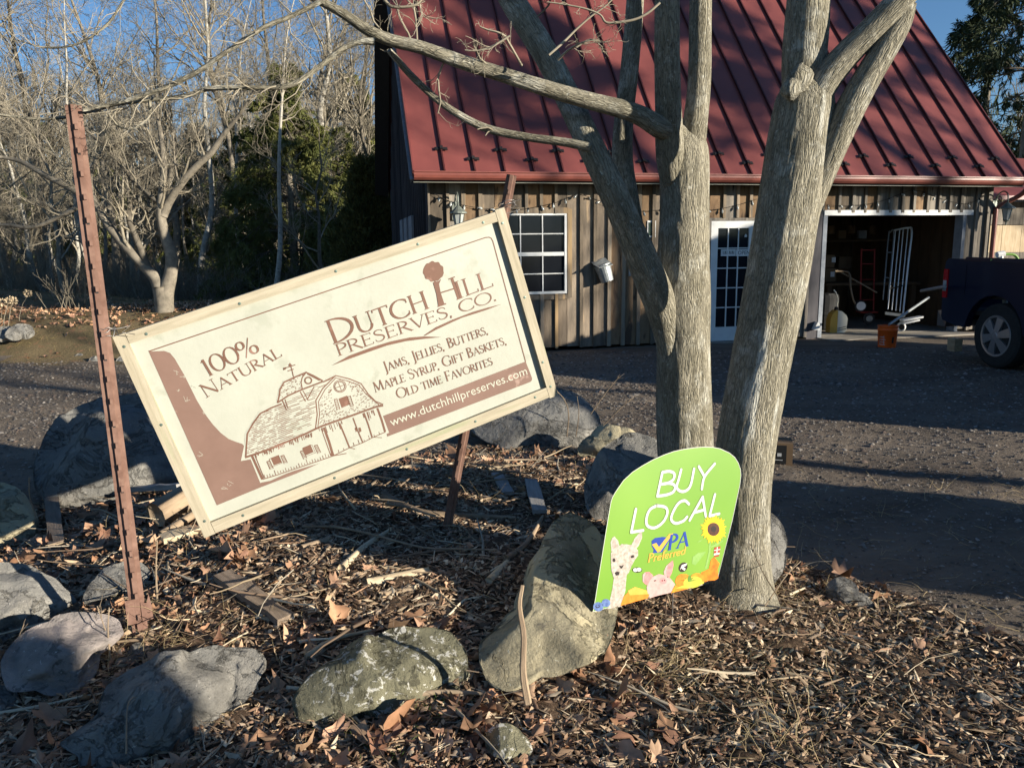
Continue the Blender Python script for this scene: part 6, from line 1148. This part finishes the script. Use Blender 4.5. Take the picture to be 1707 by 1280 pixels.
def wheel(x, y, sgn_):
    c = TP(x, y, R_); a = -tn*sgn_
    m = MB(); m.lathe(c-a*.26, [(.24, 0), (.38, 0), (.425, .03), (.43, .08), (.43, .2), (.42, .24), (.385, .262), (.27, .262), (.262, .24)], 40, a); w_ = m.obj('wheel', 'tyre', trk, sm=False)
    def sb(mb, nm, mt_): me = mb.mesh(nm, mt_, tuple(trk['_b'])); q = bpy.data.objects.new(nm, me); COL.objects.link(q); q.parent = w_
    m = MB(); m.lathe(c, [(.262, -.03), (.275, -.005), (.27, .004), (.245, .0), (.225, -.08)], 40, a); sb(m, 'rim', 'alloy')
    m = MB(); m.lathe(c, [(.2, -.13), (.225, -.10)], 24, a); sb(m, 'brake_disc', 'black')
    m = MB(); ux = tf; uz = np.array([0, 0, 1.])
    for k in range(6):
        t_ = k*PI/3+.26; d_ = ux*math.cos(t_)+uz*math.sin(t_); e_ = np.cross(d_, a)
        m.prism([c+d_*.05-e_*.038-a*.02, c+d_*.05+e_*.038-a*.02, c+d_*.24+e_*.062-a*.035, c+d_*.24-e_*.062-a*.035], a*.035)
    m.lathe(c, [(.062, -.05), (.062, .0), (.045, .016), (.01, .018)], 18, a); sb(m, 'spokes', 'alloy')
    m = MB()
    for k in range(6):
        t_ = k*PI/3+.26; d_ = ux*math.cos(t_)+uz*math.sin(t_); e_ = np.cross(d_, a); m.prism([c+d_*.1-e_*.014+a*.001, c+d_*.1+e_*.014+a*.001, c+d_*.2+e_*.022+a*.001, c+d_*.2-e_*.022+a*.001], a*.002)
    sb(m, 'spoke_inset', 'black')
for x in wx: wheel(x, .06, 1); wheel(x, 1.94, -1)
m = MB(); m.prism([TP(x, .12, z) for x, z in [(.45, .9), (1.6, .9), (1.6, .98), (.45, .98)]], tn*.3); m.obj('wheel_well', 'black', trk)
# things in the bed
c = TP(.95, .5, 1.05); q = at(1665, 425, c[1]); m = MB(); m.tube([TP(.62, .5, .73), at(1668, 440, c[1]), at(1668, 424, c[1])], .035, 8); m.tube(spline([at(1662, 425, c[1]), at(1674, 423, c[1])], 4), .04, 8); tag(m.obj('pipe_fitting', 'white', loc=c), 'white plastic pipe fitting standing up in the truck bed', 'pipe')
m = MB(); m.tube(spline([at(1672, 424, c[1]), at(1690, 425, c[1]), at(1697, 434, c[1]), at(1690, 442, c[1]), TP(1.3, .5, .8)], 5), .018, 6); m.tube(spline([at(1652, 433, c[1]), at(1664, 437, c[1]), at(1674, 441, c[1]), TP(1.0, .5, .8)], 4), .015, 6); tag(m.obj('hose', 'leafpale', loc=c), 'pale green hose looped beside the white fitting in the truck bed', 'hose')
m = MB(); a = at(1597, 560, 11.6); m.box(a[0]-.04, a[0]+.08, 11.6, 11.8, 0, .2); tag(m.obj('wood_block', 'pale_wood', loc=(a[0], 10.9, 0)), 'light wooden block standing under the truck tail', 'block')
# ================================================================ WOODS
def tree_mesh(seed, H=11, crown0=.25, n1=16, spread=.38, lean=.05, trunk_r=.16, lv=(6, 5, 4), up=.12, twigr=.006):
    g = np.random.default_rng(seed); K = 9; z = np.linspace(0, 1, K)
    P = np.stack([np.cumsum(g.normal(scale=.018*H, size=K))*.8+lean*H*z*g.normal(), np.cumsum(g.normal(scale=.018*H, size=K))*.8, z*H], 1); P[0] = (0, 0, -.3); P = P-[P[0][0], P[0][1], 0]
    R = trunk_r*(1-z*.88); q = spline(np.concatenate([P, R[:, None]], 1), 3); tv, tf_ = tubes(q[None, :, :3], q[None, :, 3], 9)
    P1, R1 = grow(P[None], R[None], n1, spread, (.5, 1.15), 7, .2, up, crown0, .5, .012, g); P2, R2 = grow(P1, R1, lv[0], .5, (.4, 1.0), 6, .25, up*.6, .15, .6, .008, g)
    P3_, R3 = grow(P2, R2, lv[1], .55, (.4, 1.0), 5, .28, .04, .15, .65, twigr, g); P4, R4 = grow(P3_, R3, lv[2], .6, (.4, 1.0), 4, .3, 0, .1, .7, twigr*.75, g)
    cv = join([tubes(P1, R1, 5), tubes(P2, R2, 4), tubes(P3_, R3, 3), tubes(P4, R4, 3)]); return (tv, tf_), cv
def mk(name, vf, mt_):
    me = bpy.data.meshes.new(name); V, Fq_ = vf; V = np.asarray(V, np.float32); Fq_ = np.asarray(Fq_, np.int32); me.vertices.add(len(V)); me.vertices.foreach_set('co', V.ravel()); me.loops.add(Fq_.size); me.loops.foreach_set('vertex_index', Fq_.ravel()); me.polygons.add(len(Fq_)); me.polygons.foreach_set('loop_start', np.arange(0, Fq_.size, Fq_.shape[1], dtype=np.int32)); me.materials.append(MT[mt_]); me.update(calc_edges=True); return me
VAR = []
for i, kw in enumerate([dict(H=11, n1=18), dict(H=13, n1=22, spread=.3, crown0=.35), dict(H=9, n1=18, spread=.45, crown0=.2), dict(H=12, n1=16, spread=.34, lean=.12, crown0=.3), dict(H=7, n1=14, spread=.5, crown0=.12, trunk_r=.1), dict(H=14, n1=12, spread=.22, crown0=.45, trunk_r=.13)]):
    a, b = tree_mesh(100+i, **kw); VAR.append((mk('trunk', a, 'bark_far'), mk('crown', b, 'twig'), mk('trunk_p', a, 'birch')))
print('tree polys', [len(v[1].polygons) for v in VAR])
def put_tree(k, x, y, sc, rz, label, group=None, birch=False, name='bare_tree', cat='tree', dark=False):
    z = gz(x, y); t = thing(name, (x, y, z), label, cat, group); t.rotation_euler = (0, 0, rz); t.scale = (sc,)*3
    for me, nm in ((VAR[k][2 if birch else 0], 'trunk'), (VAR[k][1], 'crown')):
        o = bpy.data.objects.new(nm, me); COL.objects.link(o); o.parent = t
    put_tree.last = (t, birch, k)
    return t
def px2(px, y): q = at(px, 500, y); return q[0]
g = np.random.default_rng(11)
GT = 'bare grey trees of the wood beyond the pond'; LT = 'bare grey deciduous tree standing in the wood beyond the lawn'
for i in range(86):
    y = g.uniform(34, 72) if i < 58 else g.uniform(24, 37); px = g.uniform(-320, 760) ; x = px2(px, y); sc = g.uniform(.75, 1.15)*(.8+y/180)
    put_tree(int(g.integers(0, 6)), x, y, sc*(.9 if i < 58 else .74), g.uniform(0, 6.28), LT, GT, birch=g.uniform() < .3)
    tt_ = put_tree.last; bi = tt_[1]; lb = ['even crowned', 'tall', 'wide spreading', 'leaning', 'small twiggy', 'slim'][tt_[2]]; tt_[0]['label'] = 'bare %s tree with %s bark in the wood beyond the lawn' % (lb, 'pale' if bi else 'grey'); tt_[0]['group'] = '%s %s barked trees of the wood' % (lb, 'pale' if bi else 'grey')
for px, y, k, sc, lab in [(30, 30, 5, .8, 'slim pale barked bare tree at the far left of the lawn edge'), (75, 33, 1, .8, 'pale barked bare tree second from the left at the lawn edge'), (160, 29, 5, .85, 'straight pale bare tree behind the left post'), (395, 27, 5, .75, 'slim pale forked tree left of the dark hemlock'), (350, 30, 4, .9, 'small twiggy bare tree between the apple tree and the hemlock'), (590, 31, 3, 1.25, 'tall pale leaning bare tree against blue sky left of the barn roof'), (560, 34, 1, 1.1, 'tall bare tree behind the hemlock'), (-30, 24, 2, .8, 'low spreading bare tree at the left frame edge'), (470, 36, 0, 1., 'bare tree above the hemlock tip'), (230, 24, 4, .8, 'small dark twin bare tree behind the big apple tree'), (110, 22, 4, .75, 'small twiggy bare tree between post and apple tree')]:
    put_tree(k, px2(px, y), y, sc, px*.37, lab, None, birch=(k == 5 or px == 590))
for px, y, k, sc, lab in [(1590, 34, 2, .9, 'bare tree showing above the right slope of the roof'), (1665, 38, 1, 1.0, 'tall bare tree behind the spruce at the right')]: put_tree(k, px2(px, y), y, sc, px, lab)
for px, y, k, sc, lab in [(455, 21, 5, .6, 'slim young pale barked bare tree before the left side of the hemlock'), (535, 22, 4, .7, 'thin twiggy bare tree in front of the dark hemlock'), (-60, 30, 1, 1.1, 'tall bare tree cut by the left frame edge'), (60, 34, 0, 1.35, 'tall bare tree rising at the far left above the wood'), (180, 31, 1, 1.1, 'tall bare tree rising just right of the left post'), (270, 33, 3, 1.2, 'tall bare tree rising behind the apple tree'), (330, 28, 5, 1.0, 'tall slim pale tree right of the apple tree'), (420, 32, 1, 1.1, 'tall bare tree rising left of the hemlock tip'), (500, 36, 3, 1.3, 'tall bare tree rising above the hemlock tip'), (620, 33, 0, 1.2, 'tall bare tree nearest the barn roof on the left')]:
    put_tree(k, px2(px, y), y, sc, px*.61, lab, None, birch=(k == 5))
# the gnarled apple tree on the lawn
ap = ground(275, 528); ya = 14.0; t_ap = thing('apple_tree', at(275, 528, ya), 'gnarled old bare apple tree forking low on the lawn behind the sign', 'tree')
def fl(pts): A = np.array([[*at(p[0], p[1], p[3] if len(p) > 3 else ya), p[2]/2/1270*ya] for p in pts]); return spline(A, 5)
Lb = [fl([(276,545,38),(275,520,31),(272,495,29),(270,478,30)]), fl([(273,525,26),(270,492,26),(260,466,20),(243,447,16),(222,425,15),(200,400,14),(180,375,13),(158,340,12),(125,318,11),(80,295,9),(35,270,7),(0,262,5)]), fl([(276,525,26),(276,490,26),(284,460,21),(286,430,19),(279,405,18),(273,385,16),(268,355,14),(270,320,12),(273,280,10),(270,240,8),(262,190,6)]), fl([(272,360,14),(283,335,13),(305,302,12),(330,275,11),(352,255,10),(372,225,8),(400,190,6),(425,150,4)]), fl([(250,455,12),(238,425,11),(226,395,10),(215,365,9),(215,330,7),(190,300,5)]), fl([(150,330,8),(130,345,8),(60,378,6),(10,375,5),(-30,380,3)]), fl([(268,340,8),(230,310,7),(185,255,6),(130,205,4)]), fl([(160,340,9),(150,300,8),(165,260,7),(195,230,5)])]
tv = [tubes(q[None, :, :3], q[None, :, 3], 10) for q in Lb]; 
for q, nm in zip(Lb, ['trunk']+['limb']*7):
    m = MB(); m.tube(q[:, :3], q[:, 3], 12, True, rng.uniform(0, 9), .1, 4); m.obj(nm, 'bark_far', t_ap, sm=True)
cr = []
for i, q in enumerate(Lb[1:]):
    P, R_2 = resample(q[:, :3], q[:, 3], 10); g = np.random.default_rng(60+i); P1, R1 = grow(P[None], R_2[None], 12, .45, (.5, 1.2), 7, .28, .18, .25, .42, .008, g); P2, R2 = grow(P1, R1, 6, .55, (.4, 1.1), 6, .3, .08, .15, .6, .005, g); P3_, R3 = grow(P2, R2, 5, .55, (.4, 1.1), 5, .3, .05, .1, .65, .0035, g); P4, R4 = grow(P3_, R3, 2, .6, (.4, 1.), 4, .3, 0, .1, .7, .003, g); cr += [tubes(P1, R1, 5), tubes(P2, R2, 4), tubes(P3_, R3, 3), tubes(P4, R4, 3)]
me = mk('crown', (join(cr)[0]-np.array(t_ap['_b']), join(cr)[1]), 'twig'); o = bpy.data.objects.new('crown', me); COL.objects.link(o); o.parent = t_ap
# conifers
def conifer(seed, H, r0, nb, droop, mt_, z0=.08, sprays=10, sl_=.22, sw=.022, dens=9, layer=.0):
    g = np.random.default_rng(seed); zz = np.sort(g.uniform(z0, .98, nb)); a = g.uniform(0, 2*PI, nb)+np.arange(nb)*2.4; L = r0*(1-zz)**.75*g.uniform(.7, 1.15, nb)+.15
    st = np.stack([np.zeros(nb), np.zeros(nb), zz*H], 1); D = np.stack([np.cos(a), np.sin(a), .35-droop*.3+g.normal(scale=.08, size=nb)], 1)
    P1, R1 = walk(st, D, L, np.full(nb, .03)*(1.1-zz), 7, .06, -droop*.12, .006, g)
    P2, R2 = grow(P1, R1, dens, .38, (.5, .95), 5, .10, -droop*.10, .15, .5, .004, g); P3_, R3 = grow(P2, R2, 5, .5, (.5, .9), 4, .12, -droop*.15, .1, .5, .003, g)
    parts = []
    for PP, n in ((P2, sprays), (P3_, sprays)):
        N, K, _ = PP.shape; t = g.uniform(.05, 1, (N, n)); f = t*(K-1); i = np.minimum(f.astype(int), K-2); w = (f-i)[..., None]; ii = np.arange(N)[:, None]
        s_ = (PP[ii, i]*(1-w)+PP[ii, i+1]*w).reshape(-1, 3); T = unit(PP[ii, i+1]-PP[ii, i]).reshape(-1, 3); D = T+g.normal(scale=.55, size=T.shape)+[0, 0, -droop*.25]
        v, f = blades(s_, D, g.uniform(.5, 1.2, len(s_))*sl_, g.uniform(.6, 1.3, len(s_))*sw, g, .1*droop); parts.append((v, f))
    tr = tubes(np.array([[[0, 0, -.3], [0, 0, H*.3], [0, 0, H*.65], [0, 0, H]]]), np.array([[.15, .12, .07, .02]])*H/9, 9)
    lm_ = join([tubes(P1, R1, 4), tubes(P2, R2, 3)]); return mk('trunk', tr, 'bark_far'), mk('branches', lm_, 'twig_dark'), mk('needles', join(parts), mt_)
def put_conifer(cm, x, y, sc, rz, label, name, cat='tree', group=None, kz=1.):
    t = thing(name, (x, y, gz(x, y)), label, cat, group); t.rotation_euler = (0, 0, rz); t.scale = (sc, sc, sc*kz)
    for me, nm in zip(cm, ('trunk', 'branches', 'foliage')): o = bpy.data.objects.new(nm, me); COL.objects.link(o); o.parent = t
    return t
HM = conifer(3, 9.5, 3.6, 110, 1.3, 'hemlock', .03, 16, .19, .016, 11)
HM2 = conifer(4, 9, 3.1, 90, 1.0, 'hemlock', .04, 14, .21, .019, 10)
SPR = conifer(5, 12, 3.2, 60, .9, 'spruce', .12, 11, .22, .016, 9); PINE = conifer(6, 17, 2.9, 34, .5, 'spruce', .60, 9, .3, .03, 8)
put_conifer(HM, px2(495, 25), 25, .95, .3, 'dense drooping hemlock with sunlit yellow green tips beside the barn', 'hemlock_tree', kz=.86)
put_conifer(HM2, px2(575, 28), 28, .85, 2.1, 'dark hemlock hidden partly behind the front hemlock near the barn', 'hemlock_tree', kz=.85)
put_conifer(HM2, px2(430, 29), 29, .75, 4.1, 'dark hemlock standing left of the front hemlock', 'hemlock_tree', kz=.8)
put_conifer(HM2, px2(640, 27), 27, .72, 5.1, 'dark hemlock nearest the barn gable', 'hemlock_tree', kz=.8)
put_conifer(HM, px2(415, 33), 33, .95, 2.6, 'olive green hemlock farther back, left of the dark hemlocks', 'hemlock_tree', kz=.95)
put_conifer(HM2, px2(352, 38), 38, 1.0, 1.1, 'small olive green hemlock deep in the wood right of the apple tree', 'hemlock_tree')
put_conifer(HM, px2(600, 36), 36, 1.15, .8, 'tall olive green hemlock rising behind the dark ones near the barn', 'hemlock_tree')
for i, (px, y, sc, lab) in enumerate([(20, 58, 1.1, 'distant green pine at the far left of the wood'), (210, 62, 1.15, 'distant green pine above the apple tree'), (330, 60, .95, 'distant green pine right of the apple tree'), (100, 66, 1.2, 'distant green pine behind the left post')]): put_conifer(HM2, px2(px, y), y, sc, i*1.3, lab, 'pine_tree')
put_conifer(SPR, px2(1690, 24), 24, 1.42, .5, 'tall dark spruce with layered open branches right of the roof', 'spruce_tree'); put_conifer(SPR, px2(1615, 31), 31, 1.12, 2.2, 'spruce half hidden behind the right slope of the roof', 'spruce_tree'); put_conifer(SPR, px2(1790, 30), 30, 1.1, 4., 'dark spruce at the right frame edge behind the tall spruce', 'spruce_tree')
def arborvitae(seed, H, r):
    g = np.random.default_rng(seed); n = 1500; z = g.uniform(.02, 1, n)**.9; a = g.uniform(0, 2*PI, n); lump = 1+.22*np.sin(a*3+z*9)+.15*np.sin(a*7+z*17); rr = r*(1-z)**.55*lump*g.uniform(.55, 1, n)
    st = np.stack([np.cos(a)*rr*.55, np.sin(a)*rr*.55, z*H], 1); D = np.stack([np.cos(a)*.8, np.sin(a)*.8, np.full(n, 1.)], 1); P1, R1 = walk(st, D, np.full(n, .28), np.full(n, .006), 4, .15, .25, .003, g)
    P2, R2 = grow(P1, R1, 5, .7, (.4, .8), 4, .1, .15, .1, .6, .002, g); N, K, _ = P2.shape; st = np.repeat(P2[:, 1:].reshape(-1, 3), 3, 0); T = np.repeat(unit(P2[:, 1:]-P2[:, :-1]).reshape(-1, 3), 3, 0)+g.normal(scale=.45, size=(N*(K-1)*3, 3))
    v = blades(st, T, g.uniform(.05, .1, len(st)), g.uniform(.006, .014, len(st)), g); return mk('trunk', tubes(np.array([[[0, 0, -.2], [0, 0, H*.5], [0, 0, H*.9]]]), np.array([[.08, .05, .02]]), 7), 'bark_far'), mk('branches', tubes(P1, R1, 3), 'twig_dark'), mk('sprays', v, 'cedar')
AV = arborvitae(8, 2.6, 1.0); x = px2(622, 19.5); put_conifer(AV, x, 19.5, 1.2, 1., 'bushy arborvitae with bronze green tips left of the barn gable', 'arborvitae_shrub', 'shrub')
put_conifer(AV, px2(590, 21), 21, .85, 3., 'lower arborvitae bush left of the bronze tipped one', 'arborvitae_shrub', 'shrub')
# undergrowth, bare bushes and the wooded slope
g = np.random.default_rng(21)
def thicket(n, ymin, ymax, h, name, lab, mt_, pxr=(-400, 800), per=26, cond=None):
    y = g.uniform(ymin, ymax, n); px = g.uniform(*pxr, n); x = (px-853)/1270*y; k = np.ones(n, bool) if cond is None else cond(x, y); x, y = x[k], y[k]; n = len(x); st = np.stack([x, y, hN(x, y)-.05], 1); st = np.repeat(st, per, 0)+g.normal(scale=.28, size=(n*per, 3))*[1, 1, 0]
    a = g.uniform(0, 2*PI, len(st)); D = np.stack([np.cos(a)*.5, np.sin(a)*.5, np.ones(len(st))], 1); P, R = walk(st, D, h*g.uniform(.4, 1.2, len(st)), np.full(len(st), .009), 5, .22, .02, .005, g); P2, R2 = grow(P, R, 3, .5, (.3, .9), 4, .25, .05, .3, .7, .004, g)
    v, f = join([tubes(P, R, 3), tubes(P2, R2, 3)]); return tag(bulk(name, v, f, mt_), lab, 'undergrowth', kind='stuff')
thicket(330, 30, 52, 2.2, 'undergrowth', 'tangled bare brown undergrowth along the edge of the wood', 'twig_dark')
thicket(120, 22.5, 27, 1.5, 'brush', 'bare thin brush in front of the pond', 'twig', (-200, 560), 14)
n = 260; y = g.uniform(66, 125, n); x = g.uniform(-90, 25, n); parts = []
tvn = VAR[1][1]; sub_v = np.empty(len(tvn.vertices)*3, np.float32)
P0, R0 = walk(np.stack([x, y, hN(x, y)-.5], 1), np.stack([g.normal(scale=.1, size=n), g.normal(scale=.1, size=n), np.ones(n)], 1), g.uniform(8, 14, n), np.full(n, .16), 7, .06, .1, .02, g)
P1, R1 = grow(P0, R0, 16, .32, (.4, 1.0), 5, .2, .15, .2, .4, .02, g); P2, R2 = grow(P1, R1, 6, .55, (.4, 1.), 4, .25, .05, .1, .6, .016, g); P3_, R3 = grow(P2, R2, 3, .6, (.4, 1.), 3, .3, .0, .1, .6, .014, g)
v, f = join([tubes(P0, R0, 5), tubes(P1, R1, 3), tubes(P2, R2, 3), tubes(P3_, R3, 3)]); tag(bulk('far_woods', v, f, 'twig'), 'far bare wood covering the slope behind the nearer trees', 'woods', kind='stuff')
# bare lawn bush near the left post
b0 = ground(130, 552); yb = 15.; st = np.array([at(135, 548, yb)]*34)+g.normal(scale=.22, size=(34, 3))*[1, 1, 0]; st[:, 2] = hN(st[:, 0], st[:, 1]); a = g.uniform(0, 2*PI, 34)
P, R = walk(st, np.stack([np.cos(a)*.45, np.sin(a)*.45, np.ones(34)], 1), g.uniform(.35, .8, 34), np.full(34, .008), 6, .12, .05, .004, g); P2, R2 = grow(P, R, 4, .4, (.3, .8), 4, .15, .1, .3, .6, .003, g)
t = thing('bare_bush', st[0], 'small bare twiggy bush by the lawn edge left of the post', 'bush'); v, f = tubes(P, R, 5); bulk('stems', v, f, 'twig', parent=t, loc=st[0]); v, f = tubes(P2, R2, 3); bulk('twigs', v, f, 'twig', parent=t, loc=st[0])
st = np.array([at(5, 560, 13.2)]*8)+g.normal(scale=.08, size=(8, 3))*[1, 1, 0]; st[:, 2] = hN(st[:, 0], st[:, 1]); P, R = walk(st, np.tile([[.1, 0, 1.]], (8, 1)), g.uniform(.4, .55, 8), np.full(8, .006), 6, .1, .05, .003, g); t = thing('dried_hydrangea', st[0], 'dried pale flower heads on thin stems at the left frame edge', 'plant'); v, f = tubes(P, R, 5); bulk('stems', v, f, 'twig', parent=t, loc=st[0])
hd = []
for q in P[:, -1]: n = 60; d = unit(g.normal(size=(n, 3))); hd.append(blades(q+d*.045, d+g.normal(scale=.5, size=d.shape), np.full(n, .035), np.full(n, .014), g))
v, f = join(hd); bulk('flower_heads', v, f, 'pale_wood', parent=t, loc=st[0])
for k, (px, py, r) in enumerate([(10, 556, .22), (35, 552, .16), (-12, 555, .2)]):
    c = at(px, py, 12.6); c[2] = gz(c[0], c[1]); rock([(px-18-6*k, py+8), (px-12, py-8), (px+2, py-12), (px+16, py-6), (px+18, py+8), (px, py+12)], 12.6, 'rock', ['grey stone of the lawn edge row below the dried flowers', 'smaller grey stone right of the row at the lawn edge', 'grey stone of the lawn edge row cut by the left frame edge'][k], .8, name='edging_stone', seed=40+k)
for k, px in enumerate([135, 160, 185, 205, 228]):
    py = 597+(k % 2)*5; c = ground(px, py); rock([(px-11, py+4), (px-8, py-5), (px+4, py-6), (px+11, py-1), (px+8, py+5)], c[1], 'rock', ['pale stone leftmost of the drive edge row behind the post', 'pale stone second in the drive edge row behind the post', 'pale stone third in the drive edge row right behind the post', 'pale stone fourth in the drive edge row', 'pale stone rightmost of the drive edge row beside the sign corner'][k], .9, name='edging_stone', seed=50+k)
# ================================================================ OFF TO THE RIGHT: unseen blocks added for the long shadows, then trees
sa = np.array([math.cos(SUN_AZ), math.sin(SUN_AZ), 0]); su = np.array([-sa[1], sa[0], 0])
def SC(s_, c_, z=0.): return sa*s_+su*c_+[0, 0, z]
def blocker(name, label, s0, depth, prof_, cat='shed', mt_='wood_grey'):
    # added shade block: profile across the sun direction, roofed body behind it
    t = thing(name, SC(s0, np.mean([q[0] for q in prof_])), label, cat); c0 = min(q[0] for q in prof_); c1 = max(q[0] for q in prof_)
    m = MB(); m.prism([SC(s0, c0, 0)]+[SC(s0, c, z-.04) for c, z in prof_]+[SC(s0, c1, 0)], sa*depth); m.obj('walls', mt_, t)
    for (ca, za), (cb, zb) in zip(prof_[:-1], prof_[1:]):
        if abs(cb-ca) > .3: m = MB(); m.prism([SC(s0-.05, ca, za-.03), SC(s0-.05, cb, zb-.03), SC(s0-.05, cb, zb+.02), SC(s0-.05, ca, za+.02)], sa*(depth+.1)); m.obj('roof', 'roof', t)
    m = MB(); m.prism([SC(s0-.012, (c0+c1)/2-.5, .02), SC(s0-.012, (c0+c1)/2+.4, .02), SC(s0-.012, (c0+c1)/2+.4, 1.7), SC(s0-.012, (c0+c1)/2-.5, 1.7)], sa*.01); m.obj('door', 'wood_dark', t)
TE = math.tan(SUN_EL)
blocker('storage_shed', 'neighbouring storage shed whose shadow covers the front of the garage', 8., 4., [(8.75, 1.4), (10.1, 2.1), (11.3, 2.4), (12.3, 2.5), (12.9, 4.0), (14.4, 4.3)])  # added out of view, top line stepped so its shade covers the garage front
blocker('garden_shed', 'low garden shed whose shadow falls over the drive right of the tree', 5.5, 2., [(3.95, 1.2), (4.2, 1.65), (5.1, 1.8), (5.5, 1.2)])  # unseen, put here so a band of shade crosses the drive
blocker('wood_store', 'small wood store whose shadow reaches the bottom left stones', 5.0, 1.5, [(-1.6, 1.9), (.9, 2.2), (1.68, 1.9)])  # added beyond the frame only to shade the bottom left corner
g = np.random.default_rng(77)
for i, (s_, c_, k, sc) in enumerate([(21, 11.5, 0, 1.05), (24, 16, 1, 1.0), (33, 12.5, 2, 1.2), (19, 20, 3, .95)]):
    q = SC(s_, c_); put_tree(k, q[0], q[1], sc, g.uniform(0, 6), ['bare tree beyond the right edge nearest the sheds', 'tall bare tree beyond the right edge behind the storage shed', 'wide bare tree beyond the right edge farthest off', 'leaning bare tree beyond the right edge near the barn wing'][i])
for i, (s_, c_, k) in enumerate([(24, 12.3, .95), (27, 15.4, 1.), (25, 18.6, .9)]):
    q = SC(s_, c_); put_conifer(PINE, q[0], q[1], k, i*1.7, ['tall pine with a high crown beyond the right edge, nearest the sheds', 'tall high crowned pine beyond the right edge, second of the row', 'tall high crowned pine beyond the right edge, third of the row', 'farthest tall pine beyond the right edge'][i], 'pine_tree')
for i, (s_, c_, k) in enumerate([(13, 6.3, 3), (17, 7.9, 5)]):
    q = SC(s_, c_); put_tree(k, q[0], q[1], .9, i*2., ['bare tree beyond the right edge whose trunk shadow crosses the drive', 'slim bare tree beyond the right edge behind the low garden shed'][i])
for o in list(bpy.data.objects):
    if '_b' in o: del o['_b']
print('tris', sum(len(m.polygons) for m in bpy.data.meshes))
